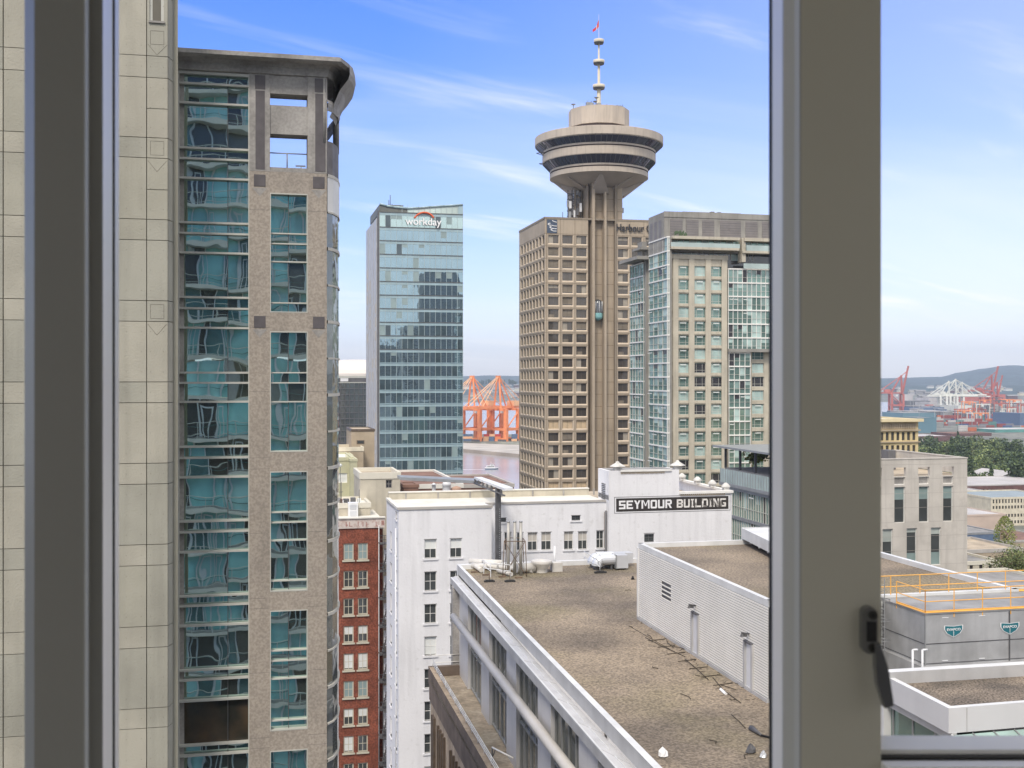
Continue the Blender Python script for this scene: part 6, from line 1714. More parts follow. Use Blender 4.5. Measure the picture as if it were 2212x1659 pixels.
for s, h in zip(slots, hs):
    if s[4] == 'O': continue
    g = MB(); a_0, a_1, z0, z1 = h; W_ = a_1-a_0
    g.box(a_0, a_1, B+.25, B+.3, z0, z1, 'glass_old'); 
    if s[4] == 'A': g.box(a_0, a_1, B+.22, B+.249, z0+(z1-z0)*.64, z1, 'slot_teal')
    if s[4] == 'B': g.box(a_0, a_1, B+.22, B+.249, z0, z0+(z1-z0)*.34, 'slot_teal'); g.box(a_0, a_1, B+.21, B+.22, z1-(z1-z0)*rt.uniform(.1,.4), z1, 'slot_pale')
    if s[4] == 'C': g.box(a_0, a_1, B+.22, B+.249, z0, z0+(z1-z0)*.9, 'granite_grey')
    for q in (z0, z1-.06): g.box(a_0, a_1, B+.12, B+.25, q, q+.06, 'white_trim')
    for q in (a_0, a_1-.05): g.box(q, q+.05, B+.12, B+.25, z0+.06, z1-.06, 'white_trim')
    part(g, 'window', t)
g = MB(); g.box(a0+.3, a1-.3, B+.35, B+12.7, z-2.0, z-1.65, 'roof_tan'); part(g, 'roof', t)
g = MB(); g.box(a0-.05, a1+.05, B-.05, B+.4, z, z+.1, 'raw_concrete'); g.box(a1-.35, a1+.05, B+.4, B+13, z, z+.1, 'raw_concrete'); g.box(a0, a1-.35, B+12.6, B+13, z-1.65, z+.1, 'raw_concrete'); part(g, 'coping', t)
g = MB(); q = zf(983); g.box(ab(1908,B+8), ab(1924,B+8), B+7, B+8.5, z-1.6, z+.45, 'grey_dark'); part(g, 'roof_hatch', t)
# yellow stone building
t, B, a0, a1, z = block('stone_office', 'pale yellow stone building with a cornice and paired windows behind the concrete one', 'building', 1880, 1983.5, 905, 210, zbase=12, wm='yellow_stone', rm='roof_white', depth=20, par=.3, edge='yellow_trim',
    wins=[(1893,1984,4,1,1,1,.1,.1)] if False else [(1888,1980,8,932,953,1,.55,.85),(1888,1980,8,960,980,1,.55,.8),(1888,1980,8,988,1008,1,.55,.8)], wf_='bronze')
g = MB(); zf = lambda y: zb(1940,y,B)
g.box(a0-.6, a1+.6, B-.9, B-.05, zf(911), zf(904.5), 'yellow_trim'); g.box(a0-.2, a1+.3, B-.4, B-.05, zf(931), zf(928), 'tan_wall'); g.box(a0-.2, a1+.3, B-.3, B-.05, zf(956), zf(954), 'tan_wall')
for k in range(24): a = a0+.6+(a1-a0-1)*k/24; g.box(a, a+.28, B-.12, B-.01, zf(926), zf(914), 'tan_wall')
part(g, 'cornice', t)
# ================================================================ cooling plant and the near roof
ZC_ = 58.8
N0 = P2(1998.6,1324.7,ZC_); cb0, cb1 = N0[1], N0[1]+4.0; ca0, ca1 = N0[0], N0[0]+14
ctw = thing('cooling_tower', 'big galvanised cooling unit with blue-green badges and yellow railings on its deck', 'cooling tower', (ca0+7, cb0+2, 55))
g = MB(); g.box(ca0, ca1, cb0, cb1, 55, ZC_-.05, 'galvanised'); g.box(ca0+4.55, ca0+4.62, cb0-.03, cb0, 55, ZC_-.1, 'iron')
for z_, m_ in ((57.3,'iron'),(56.35,'iron')): g.box(ca0-.02, ca1, cb0-.02, cb0, z_, z_+.035, m_); g.box(ca0-.02, ca0, cb0, cb1, z_, z_+.035, m_)
g.box(ca0-.03, ca0+.03, cb0-.03, cb0+.03, 55, ZC_-.1, 'steel_grey'); g.box(ca0-.2, ca1, cb0-.25, cb0, 55, 56.28, 'galvanised'); g.box(ca0-.25, ca0, cb0, cb1, 55, 56.28, 'galvanised')
for a in (.9, 2.9, 5.6, 7.7): g.box(ca0+a, ca0+a+.35, cb0-.015, cb0, ZC_-.28, ZC_-.24, 'white_metal'); g.box(ca0+a, ca0+a+.3, cb0-.04, cb0-.02, 56.45, 56.5, 'white_metal')
part(g, 'casing', ctw)
for k, xa in enumerate((2025.5+34.2-20.5, 2160.0)):
    xa = (2038.5, 2160)[k]; a0_, a1_ = ab(xa, cb0), ab(xa+41, cb0); zt_ = zb(xa+20, 1350.5 if k == 0 else 1344.5, cb0); h = .46; wd = a1_-a0_
    def badge(s, m, o):
        P = [(-.5,.5),(0,.43),(.5,.5),(.5,.16),(.36,-.18),(0,-.5),(-.36,-.18),(-.5,.16)]
        cx_, cz_ = (a0_+a1_)/2, zt_-h*.62
        g.face([(cx_+x*wd*s, cb0-o, cz_+z_*h*1.3*s) for x, z_ in P][::-1], m)
    g = MB(); badge(1, 'sign_white', .035); badge(.9, 'teal_sign', .04)
    tm = text_mesh('EVAPCO', wd*.72, h*.26, 'sign_white', .01, .02); g.merge(tm, ((a0_+a1_)/2-wd*.36, cb0-.045, zt_-h*.55)); g.box((a0_+a1_)/2-.012, (a0_+a1_)/2+.012, cb0-.045, cb0-.041, zt_-h*1.2, zt_-h*.6, 'sign_white')
    part(g, 'badge', ctw, 'white-edged blue-green badge with white capitals')
g = MB(); g.box(ca0-.05, ca1, cb0-.05, cb1+.05, ZC_-.05, ZC_, 'deck_metal'); part(g, 'deck', ctw)
g = MB()
def rail_run(p, q, n, g):
    for h in (.02, .55, 1.1): g.bar((*p,ZC_+h), (*q,ZC_+h), .035 if h > .1 else .06, 'yellow_rail')
    g.wallseg(p, q, .04, ZC_-.06, ZC_+.11, 'yellow_rail')
    for k in range(n+1): c = ext(p,q,k/n); g.bar((*c,ZC_-.25), (*c,ZC_+1.1), .04, 'yellow_rail')
rail_run((ca0,cb0), (ca1,cb0), 9, g); rail_run((ca0,cb0+2.5), (ca0,cb0), 1, g); rail_run((ca0-1.1,cb1), (ca1,cb1), 9, g); rail_run((ca0-1.1,cb1), (ca0-1.1,cb1-1.0), 1, g); rail_run((ca1*.5+ca0*.5+1.5,cb1), (ca1*.5+ca0*.5+5,cb0+1.8), 3, g)
part(g, 'railing', ctw)
g = MB(); lx_ = ca0-1.0
for s in (0, .45): g.bar((lx_+s,cb1-1.3,54), (lx_+s,cb1-1.3,ZC_+1.2), .04, 'steel_grey')
z_ = 54
while z_ < ZC_+.9: g.bar((lx_,cb1-1.3,z_), (lx_+.45,cb1-1.3,z_), .025, 'steel_grey'); z_ += .3
for z_ in (57, 58, 59): g.lathe(lx_+.22, cb1-1.55, [(.36,z_),(.36,z_+.05)], 'steel_grey', 12)
part(g, 'ladder', ctw)
g = MB()
for x in (1971.5, 1992.5):
    p = pY(x, 1438, 52.5); q = pY(x, 1404, 52.5); g.tube((p[0],p[1],55.5), q, .05, 'white_metal', 8); g.tube(q, (q[0]+.25,q[1],q[2]), .05, 'white_metal', 8)
solo(g, 'vent_pipe', 'pair of short white bent vent pipes at the near left corner of the cooling unit', 'vent pipes', (p[0],p[1],55.5))
# lattice screen behind
sc0 = pY(1893, 1300, 58.5); g = MB(); s0_, s1_ = sc0[0]-3, pY(1921,1300,58.5)[0]; sb0 = sc0[1]
zlo, zhi = 53.5, pY(1910,1296,58.5)[2]
n1 = int((s1_-s0_)/.17); n2_ = int((zhi-zlo)/.17)
for i in range(n1+1): g.box(s0_+i*.17, s0_+i*.17+.035, sb0, sb0+.03, zlo, zhi, 'grey_dark')
for i in range(n2_+1): g.box(s0_, s1_, sb0-.03, sb0-.001, zlo+i*.17, zlo+i*.17+.035, 'grey_dark')
g.box(s0_, s1_, sb0+.25, sb0+.3, zlo, zhi, 'blind_white')
solo(g, 'lattice_screen', 'dark lattice over a white wall just right of the window post', 'screen', (s0_,sb0,zlo))
p = pY(1903,1283,57.6)
# near roof
ZN = 57.0
n0, n1_, n2 = P2(1915,1461.6,ZN), P2(2049.3,1530,ZN), P2(2212,1517,ZN)
k0, k2 = P2(1915,1446,57.25), P2(2212,1428.6,57.25)
nr = thing('near_roof', 'nearest flat roof, brown gravel inside broad white metal edges, over glass walls', 'roof', (n1_[0]+4, n1_[1]+3, 50))
n2 = ext(n1_, n2, 2.5); k2 = ext(k0, k2, 2.0)
_d1 = (n0[0]-n1_[0], n0[1]-n1_[1]); _d2 = (k2[0]-k0[0], k2[1]-k0[1]); _dt = _d1[0]*-_d2[1]+_d2[0]*_d1[1]
_s = ((k0[0]-n1_[0])*-_d2[1]+_d2[0]*(k0[1]-n1_[1]))/_dt; n0e = ext(n1_, n0, _s); kb = n0e
g = MB(); g.prism([(n1_[0]+.12, n1_[1]+.12), (n2[0], n2[1]+.12), k2, (n0e[0]+.15, n0e[1])], ZN-.6, ZN-.28, 'flashing_grey', 'gravel_fine'); part(g, 'gravel_roof', nr)
def offl(p, q, o): d = Vector((q[0]-p[0], q[1]-p[1])).normalized(); return (p[0]-d.y*o, p[1]+d.x*o), (q[0]-d.y*o, q[1]+d.x*o)
g = MB()
(a, b) = offl(n1_, n2, .26); (c, d) = offl(n0e, n1_, .26)
_m = on_line(a, b, 2049.3); _u = ((c[0]-a[0])*(d[1]-c[1])-(c[1]-a[1])*(d[0]-c[0]))/((b[0]-a[0])*(d[1]-c[1])-(b[1]-a[1])*(d[0]-c[0])); _m = (a[0]+(b[0]-a[0])*_u, a[1]+(b[1]-a[1])*_u)
g.prism([n1_, n2, b, _m], ZN-1.0, ZN, 'fascia_white', 'flashing'); g.prism([n0e, n1_, _m, c], ZN-1.0, ZN, 'fascia_white', 'flashing')
(a, b) = offl(kb, k2, -.5); g.prism([kb, k2, b, a], ZN-.5, 57.25, 'flashing_grey', 'flashing')
(a, b) = offl(kb, k2, .35); g.prism([kb, k2, b, a], 53, 57.15, 'flashing')
j_ = lerp(n1_, n2, .095); g.box(j_[0]-.02, j_[0]+.02, j_[1]-.015, j_[1]+.1, ZN-1, ZN-.03, 'flashing_grey')
part(g, 'edge', nr)
g = MB(); p = pz(1977,1462,ZN-.25); g.box(p[0]-.35, p[0]+.35, p[1], p[1]+.2, ZN-.2, ZN+.05, 'grey_dark'); g.box(p[0]-.25, p[0]+.25, p[1]-.04, p[1], ZN-.15, ZN, 'iron')
part(g, 'scupper', nr)
# glass wall under the left edge, and the sloping glass in front
def inw(p, q, o): return offl(p, q, o)
ga, gb_ = inw(n0e, n1_, .35)
g = MB(); g.prism([ga, gb_, (gb_[0]+3,gb_[1]+2), (ga[0]+3,ga[1]+2)], 50, ZN-1.35, 'glass_near'); part(g, 'glass_wall', nr)
g = MB(); g.prism([inw(n0e,n1_,.15)[0], inw(n0e,n1_,.15)[1], gb_, ga], ZN-1.35, ZN-1.0, 'flashing_grey')
for x in (1930, 1972.5, 2021, 2072): 
    c = on_line(ga, gb_, x); g.box(c[0]-.05, c[0]+.05, c[1]-.08, c[1]+.02, 50, ZN-1.35, 'steel_grey')
for k in range(12): 
    c0_, c1_ = on_line(ga,gb_,1880), on_line(ga,gb_,1926); z_ = 53.6+k*.16; g.wallseg((c0_[0]-.02,c0_[1]-.02), (c1_[0]-.02,c1_[1]-.02), .02, z_, z_+.05, 'slot_pale')
part(g, 'glazing_bar', nr)
g = MB(); top0 = (n1_[0]+.1, n1_[1]-.02); top1 = n2
zt1, zt0 = ZN-1.08, ZN-3.4; drop = 3.1
m0, m1 = (top0[0]+1.3, top0[1]-drop), (top1[0]+1.3, top1[1]-drop)
zmid = zt1-.55; mm0, mm1 = (top0[0]+.35, top0[1]-.75), (top1[0]+.35, top1[1]-.75)
g.face([(*mm0,zmid),(*mm1,zmid),(*top1,zt1),(*top0,zt1)], 'sky_glass'); g.face([(*m0,zt0),(*m1,zt0),(*mm1,zmid),(*mm0,zmid)], 'sky_glass2')
g.face([(*m0,zt0),(*mm0,zmid),(*top0,zt1),(gb_[0]+.2,gb_[1],50)], 'glass_near')
part(g, 'sloping_glass', nr)
g = MB()
for k in range(9):
    t_ = k/8*.9; a_ = lerp(top0, top1, t_); b_ = lerp(mm0, mm1, t_); c_ = lerp(m0, m1, t_); r_ = .035 if k else .06
    g.tube((*a_,zt1+.03), (*b_,zmid+.03), r_, 'steel_grey' if k else 'flashing', 5); g.tube((*b_,zmid+.03), (*c_,zt0+.03), r_, 'steel_grey' if k else 'flashing', 5)
g.tube((*mm0,zmid+.03), (*mm1,zmid+.03), .03, 'white_metal', 5)
part(g, 'skylight_bar', nr)

# ================================================================ low roofs and streets, right edge
block('warehouse', 'long white-roofed warehouse over dark brick walls, right of the concrete building', 'building', 2060, 2300, 1046, 520, wm='brick_dark', rm='roof_pale', depth=40, par=.2, edge='roof_pale', wins=[(2091,2141,6,1054,1066,1,.6,.7)])
block('shed', 'red-roofed shed among the trees beyond the white roofs', 'shed', 2128, 2157, 1028, 640, wm='pink_wall', rm='red_roof', depth=14, gable=True)
for i, (x0, x1, y, lab) in enumerate(((2092,2112,1040,'leftmost of the three white gabled sheds behind the long warehouse'),(2114,2138,1041,'middle one of the three white gabled sheds behind the long warehouse'),(2142,2236,1036,'broad rightmost of the three white gabled sheds behind the long warehouse'))):
    block('shed', lab, 'shed', x0, x1, y, 600, wm='roof_grey', rm='roof_pale', depth=26, gable=True, group='white gabled sheds')
block('office_building', 'cream office block with rows of small windows and a blue-grey roof at the right edge', 'building', 2141, 2290, 1073, 430, wm='cream', rm='blue_roof', depth=26, par=.4, edge='cream', wins=[(2143,2290,22,1076,1087,1,.5,.75),(2143,2290,22,1089,1100,1,.6,.6),(2143,2290,22,1107,1118,1,.6,.6),(2143,2290,22,1121,1132,1,.6,.6)], wf_='bronze', winlimit=60)
block('office_building', 'small dark red brick block with white trim right of the concrete building', 'building', 2084, 2141, 1062, 470, wm='brick_dark', rm='roof_pale', depth=16, par=.3, edge='roof_pale', wins=[(2092,2140,4,1064,1076,1,.5,.6)])
block('awning', 'bright red awning roof below the small dark red brick block', 'awning', 2107, 2142, 1088, 440, wm='red_paint', rm='red_roof', depth=8, par=.1, wins=[(2109,2141,4,1091,1098,1,.6,.7)], wf_='red_paint')
block('building', 'windowless pinkish-beige wall block in front of the cream offices', 'building', 2080, 2172, 1111, 380, wm='pink_wall', rm='roof_pale', depth=22, par=.3)
block('building', 'flat grey roof over a dark blue wall, left of the yellow-green tree', 'building', 2075, 2160, 1150, 330, wm='blue_paint', rm='roof_grey', depth=16, par=.3, edge='steel_grey')
block('building', 'brown flat-roofed block right of the yellow-green tree', 'building', 2166, 2290, 1166, 330, wm='tan_wall', rm='roof_brown', depth=22, par=.3, edge='coping_grey')
block('building', 'long tan parapeted building with railing posts below the dark blue wall', 'building', 2075, 2210, 1186, 270, wm='tan_wall', rm='roof_tan', depth=20, par=.5, edge='coping_grey', wins=[(2090,2200,8,1199,1212,1,.4,.7)], wg='dark_room', wf_='tan_wall')
block('building', 'low pale building with three dark doorways above the yellow railings', 'building', 2070, 2160, 1212, 220, wm='beige_wall', rm='roof_grey', depth=14, par=.4, edge='coping_light', wins=[(2088,2150,3,1216,1240,1,.35,.9)], wg='dark_room', wf_='stone_dark')
block('building', 'grey-roofed building under the olive tree at the right edge', 'building', 2120, 2320, 1268, 170, wm='tan_wall', rm='roof_grey', depth=16, par=.4, edge='coping_light')
q = pY(2171, 1192, 300); tree('yellow', 'slim yellow-green tree standing between the low roofs at right', q[0], q[1], q[2]-1, .95)
for i, (x, y, D, s, lab) in enumerate(((2182,1262,190,.7,'olive-brown broad tree at the right edge behind the yellow railings'),)):
    q = pY(x, y, D); tree('olive', lab, q[0], q[1], q[2]-1, s)
q = pY(2206, 1250, 205); tree('olive', 'second olive-brown tree, cut off by the right edge of the picture', q[0], q[1], q[2]-1, .72, rot=2)
# park trees
tl = random.Random(17)
spots = []
for k in range(105):
    D = tl.uniform(560, 900); x = tl.uniform(1985, 2275)
    ymin = 965 if x < 2030 else 950
    spots.append((x, D))
spots.sort(key=lambda s: s[0])
for k, (x, D) in enumerate(spots):
    q = pY(x, 1000, D); kind = tl.choice(['round','dark','cone','round','round']); gz = ground_h(*W(q[0], q[1], 0)[:2])
    tree(kind, {'round':'mid-green leafy tree in the park belt before the container port','dark':'dark green leafy tree in the park belt before the container port','cone':'pointed dark conifer in the park belt before the container port'}[kind], q[0], q[1], gz, tl.uniform(.9, 1.6), 'trees of the park belt before the port: '+{'round':'mid-green','dark':'dark','cone':'conifers'}[kind], rot=tl.uniform(0,6))
# ================================================================ harbour: quay cranes, ferry, container port
def quay_crane(x, ybase, D, htop, label, m, m2, group, boom_up=False, s=1.0, rot=0.0, w_=None):
    """ship-to-shore crane, legs along the quay, boom towards +b side; local units metres"""
    p = pY(x, ybase, D); base = (p[0], p[1], p[2]); H = htop
    t = thing('quay_crane', label, 'crane', (0,0,0), group); t.location = W(*base); t.rotation_euler = (0, 0, G+rot)
    wl = .34*H; gh = .50*H
    g = MB(); T = .027*H
    for a in (-wl/2, wl/2):
        for b in (-wl*.45, wl*.45):
            g.box(a-T, a+T, b-T, b+T, 0, gh, m)
        g.box(a-T, a+T, -wl*.45, wl*.45, gh*.33, gh*.33+T*1.6, m)
        g.bar((a,-wl*.45,gh*.36), (a,wl*.45,gh*.92), T*.7, m)
    for b in (-wl*.45, wl*.45):
        g.box(-wl/2, wl/2, b-T, b+T, gh*.95, gh*1.02, m); g.box(-wl/2, wl/2, b-T*.8, b+T*.8, 0.02*H, .05*H, m)
        g.box(-wl/2, wl/2, b-T*.8, b+T*.8, gh*.33, gh*.33+T*1.4, m)
    part(g, 'portal', t)
    g = MB()
    for a in (-wl*.42, -wl*.12, wl*.12, wl*.42): 
        for b in (-wl*.45, wl*.45): g.box(a-T*2, a+T*2, b-T*1.4, b+T*1.4, -.01*H, .03*H, 'grey_dark')
    part(g, 'bogie', t)
    g = MB()
    ap = (0, -wl*.40, H)
    for a in (-wl*.2, wl*.2):
        g.bar((a,-wl*.45,gh), (a*.3,-wl*.40,H), T, m); g.bar((a,wl*.45,gh), (a*.3,-wl*.38,H), T*.7, m)
        g.bar((a*.3,-wl*.4,H), (a,wl*1.5,gh*1.06), T*.35, m2)
    g.box(-wl*.1, wl*.1, -wl*.46, -wl*.34, H-.02*H, H+.02*H, m)
    part(g, 'apex_frame', t)
    g = MB(); bl = 1.15*H*.75
    for a in (-wl*.13, wl*.13):
        g.box(a-T*.7, a+T*.7, -wl*.5, wl*1.6, gh*1.02, gh*1.09, m)
        if boom_up: g.bar((a,-wl*.5,gh*1.06), (a,-wl*.5-bl*.18,gh*1.06+bl*.86), T*.9, m); g.bar((a*.3,-wl*.42,H), (a,-wl*.5-bl*.15,gh*1.06+bl*.7), T*.35, m2)
        else: g.box(a-T*.7, a+T*.7, -wl*.5-bl, -wl*.5, gh*1.02, gh*1.09, m); g.bar((a*.3,-wl*.42,H), (a,-wl*.5-bl*.85,gh*1.09), T*.35, m2); g.bar((a*.3,-wl*.42,H), (a,-wl*.5-bl*.45,gh*1.09), T*.35, m2)
    for k in range(8):
        b = -wl*.45+wl*2*k/8; g.box(-wl*.13, wl*.13, b, b+T, gh*1.03, gh*1.07, m)
    part(g, 'boom', t)
    g = MB(); g.box(-wl*.22, wl*.22, wl*.5, wl*.95, gh*1.09, gh*1.25, m2); part(g, 'machine_house', t)
    g = MB(); g.box(-wl*.12, wl*.12, -wl*.1, wl*.08, gh*.86, gh*.96, 'blind_white'); part(g, 'cab', t)
    return t
qc = 'orange quay cranes straight ahead'
for x, D, lab in ((1032, 1262, 'left-hand orange quay crane beside the teal office tower'), (1088, 1262, 'right-hand orange quay crane beside the brown tower')):
    quay_crane(x, 952, D, 70, lab, 'orange_paint', 'orange_light', qc, rot=-.9)
for i, x in enumerate((1006,1014,1050,1062,1075,1111)):
    p = pY(x, 951, 1250); g = MB()
    for k in range(3): g.box(p[0]-3+k*.3, p[0]+3+k*.3, p[1], p[1]+2.5, 3+k*2.6, 5.5+k*2.6, rt.choice(['orange_paint','red_paint','orange_light','blue_paint']))
    solo(g, 'container_stack', ['orange container stack at the left foot of the left orange crane','container stack just inside the left orange crane','container stack between the two orange cranes, nearest the left one','container stack midway between the two orange cranes','container stack between the two orange cranes, nearest the right one','container stack at the right foot of the right orange crane'][i], 'containers', (p[0],p[1],3), 'container stacks under the orange cranes')
g = MB(); q0, q1, q2_, q3 = pz(990,975,.5), pz(1126,988,.5), pz(1130,962,3), pz(990,957,3)
g.prism([q0[:2], q1[:2], q2_[:2], q3[:2]], -2, 3.3, 'quay_stone', 'quay_top')
solo(g, 'quay', 'pale stone quay edge under the two orange cranes', 'quay', (q0[0],q0[1],0), kind='structure')
# ferry
p = pz(1062, 1014, 0); bt = thing('ferry_boat', 'small white and blue passenger ferry leaving a wake on the harbour', 'boat', (p[0],p[1],0)); bt.rotation_euler = (0,0,G+math.radians(-3))
def bo(mb, name): return part(mb, name, bt)
L_ = 10.5
def P3(u, v, z_): return (p[0]+u, p[1]+v, z_)
g = MB(); hullp = [(-L_/2,-1.5),(L_*.25,-1.7),(L_*.42,-.9),(L_*.52,0),(L_*.42,.9),(L_*.25,1.7),(-L_/2,1.5)]
for z0, z1, m, s0_, s1_ in ((-.3,.9,'blue_paint',.9,1),(.9,1.5,'white_metal',1,1.03)):
    n = len(hullp)
    for i in range(n):
        a, b = hullp[i], hullp[(i+1)%n]; g.face([P3(a[0]*s0_,a[1]*s0_,z0),P3(b[0]*s0_,b[1]*s0_,z0),P3(b[0]*s1_,b[1]*s1_,z1),P3(a[0]*s1_,a[1]*s1_,z1)], m)
g.face([P3(a*1.03,b*1.03,1.5) for a, b in hullp], 'white_metal'); bo(g, 'hull')
g = MB(); g.box(p[0]-4, p[0]+2.2, p[1]-1.3, p[1]+1.3, 1.5, 2.9, 'white_metal'); g.box(p[0]-1.2, p[0]+1.4, p[1]-1, p[1]+1, 2.9, 4.1, 'white_metal'); bo(g, 'cabin')
g = MB(); g.box(p[0]-3.6, p[0]+1.8, p[1]-1.33, p[1]-1.3, 2.0, 2.5, 'dark_room'); g.box(p[0]-1, p[0]+1.2, p[1]-1.03, p[1]-1.0, 3.3, 3.8, 'dark_room'); bo(g, 'window')
g = MB(); g.tube(P3(-.5,0,4.1), P3(-.5,0,6.2), .08, 'white_metal', 6); g.tube(P3(-1,0,5.2), P3(0,0,5.2), .06, 'white_metal', 5); bo(g, 'mast')
g = MB(); g.face([P3(-L_/2,-1.2,.03),P3(-L_/2,1.2,.03),P3(-L_/2-38,5,.03),P3(-L_/2-60,3,.03),P3(-L_/2-60,0,.03)], 'wake'); solo(g, 'wake', 'white wake trailing behind the ferry', 'wake', (p[0],p[1],0), kind='stuff')

# container port at right
rp_ = random.Random(31)
LZ = 3.2
quay_crane(1936, 890, 2350, 74, 'red quay crane with its boom raised, beside the window post', 'crane_red', 'crane_red', 'red quay cranes with raised booms', True, rot=1.25)
quay_crane(2132, 882, 2500, 72, 'taller one of the two red quay cranes with raised booms before the mountain', 'crane_red', 'crane_red', 'red quay cranes with raised booms', True, rot=1.25)
quay_crane(2146, 884, 2500, 58, 'shorter red quay crane with raised boom, right of the taller one', 'crane_red', 'crane_red', 'red quay cranes with raised booms', True, rot=1.25)
for i, (x, h, lab) in enumerate(((2040,62,'leftmost white quay crane of the white cluster'),(2054,66,'middle white quay crane of the white cluster'),(2069,60,'rightmost white quay crane of the white cluster'))):
    quay_crane(x, 890, 2330, h, lab, 'crane_white', 'crane_white', 'white quay cranes', rot=1.2)
# gantries: thin red and grey frames in the yard
for i in range(26):
    x = 2080+i*5.6+rp_.uniform(-2,2); D = rp_.uniform(1650, 2300); p = pY(x, 900, D); g = MB(); h = rp_.uniform(16, 30); m = rp_.choice(['crane_red','orange_paint','grey_dark','crane_white','crane_red'])
    g.box(p[0]-12, p[0]-11, p[1], p[1]+1, LZ, LZ+h, m); g.box(p[0]+11, p[0]+12, p[1], p[1]+1, LZ, LZ+h, m); g.box(p[0]-13, p[0]+13, p[1], p[1]+1.2, LZ+h, LZ+h+1.5, m); g.box(p[0]-3, p[0]+1, p[1], p[1]+2, LZ+h-3, LZ+h, m)
    solo(g, 'yard_gantry', 'thin straddling yard gantry rising over the container stacks', 'gantry', (p[0],p[1],LZ), 'yard gantries over the containers')
cols_m = ['cont_red','cont_orange','cont_red','cont_white','cont_blue','cont_grey','cont_teal','cont_orange','cont_red']
cm = {}
for m in set(cols_m):
    g = MB(); g.box(-6, 6, -1.2, 1.2, 0, 2.55, m)
    for k in range(9): g.box(-5.6+k*1.3, -5.3+k*1.3, -1.24, -1.2, .2, 2.35, 'cont_dark')
    cm[m] = g.mesh('shipping_container')
cn = 0
names = {'cont_red':'dull red','cont_orange':'orange','cont_white':'pale','cont_blue':'blue','cont_grey':'grey','cont_teal':'teal'}
for r in range(60):
    D = rp_.choice([1420,1480,1540,1600,1660,1740,1820,1900,2000]); x0 = rp_.uniform(2026, 2200)
    nx_, nz_ = rp_.randint(2, 3), rp_.randint(1, 4); p = pY(x0, 900, D)
    for i in range(nx_):
        mm_ = rp_.choice(cols_m)
        for k in range(nz_):
            if cn >= 290: break
            m = mm_ if rp_.random() < .6 else rp_.choice(cols_m)
            o = bpy.data.objects.new('shipping_container', cm[m]); COL.objects.link(o); o.location = W(p[0]+i*12.4, p[1], LZ+k*2.6); o.rotation_euler = (0,0,G); cn += 1
            props(o, names[m]+' shipping container stacked in the port yard beyond the park trees', 'container', names[m]+' containers in the port yard')
def shed(x0, x1, yt, D, label, wm, rm, depth=60, name='port_shed', zbase=2.5, **k):
    return block(name, label, 'shed', x0, x1, yt, D, zbase=zbase, wm=wm, rm=rm, depth=depth, par=.3, **k)
shed(1984, 2023, 902, 1380, 'large windowless blue-green shed behind the yellow stone building', 'teal_shed', 'roof_grey', 40)
shed(1950, 2022, 892, 1800, 'long grey-blue shed on the quay left of the container yard', 'teal_shed', 'roof_grey')
shed(1984, 2055, 942, 1180, 'low pink-white roofed shed in front of the blue-green shed', 'brick_dark', 'roof_pale', 50)
shed(1985, 2030, 952, 1100, 'dark red shed with white roof beside the park trees', 'brick_dark', 'roof_pale', 40)
shed(2055, 2142, 936, 1300, 'long brown-red freight shed behind the park trees', 'brick_dark', 'roof_brown', 40)
shed(2150, 2300, 927, 1400, 'very long grey-white freight roof behind the park trees', 'cont_teal', 'roof_pale', 50)
shed(2006, 2036, 860, 2900, 'white-walled shed far beyond the quay, left of the white cranes', 'roof_pale', 'roof_pale')
shed(2009, 2034, 869, 2600, 'white-roofed shed just left of the white cranes', 'roof_pale', 'roof_pale')
shed(1948, 1972, 852, 3000, 'pale red-walled shed right of the single red crane', 'roof_pale', 'roof_pale')
shed(1955, 2010, 866, 2700, 'long dark shed with a grey roof right of the single red crane', 'grey_dark', 'roof_grey')
shed(2118, 2172, 852, 2900, 'white-roofed red shed behind the two red cranes', 'crane_red', 'roof_pale')
shed(2074, 2120, 856, 2800, 'long red shed between the white and red cranes', 'crane_red', 'crane_red')
shed(2070, 2100, 876, 2250, 'grey-white shed right of the white cranes', 'crane_white', 'roof_pale')
shed(2140, 2230, 875, 2250, 'grey silo-like shed right of the red cranes', 'roof_grey', 'roof_pale')
shed(1990, 2040, 880, 2200, 'dark blue-grey shed in front of the white cranes', 'blue_paint', 'roof_grey')
shed(2160, 2240, 893, 2000, 'pale shed behind the containers at the right edge', 'crane_white', 'roof_pale')
shed(2203, 2230, 893, 1600, 'dark blue shed cut off by the right edge', 'blue_paint', 'blue_paint')
shed(2040, 2090, 893, 2050, 'grey shed with a pale roof behind the containers', 'roof_grey', 'roof_pale')
shed(2095, 2160, 884, 2300, 'mauve-grey shed behind the red gantries', 'grey_dark', 'roof_pale')
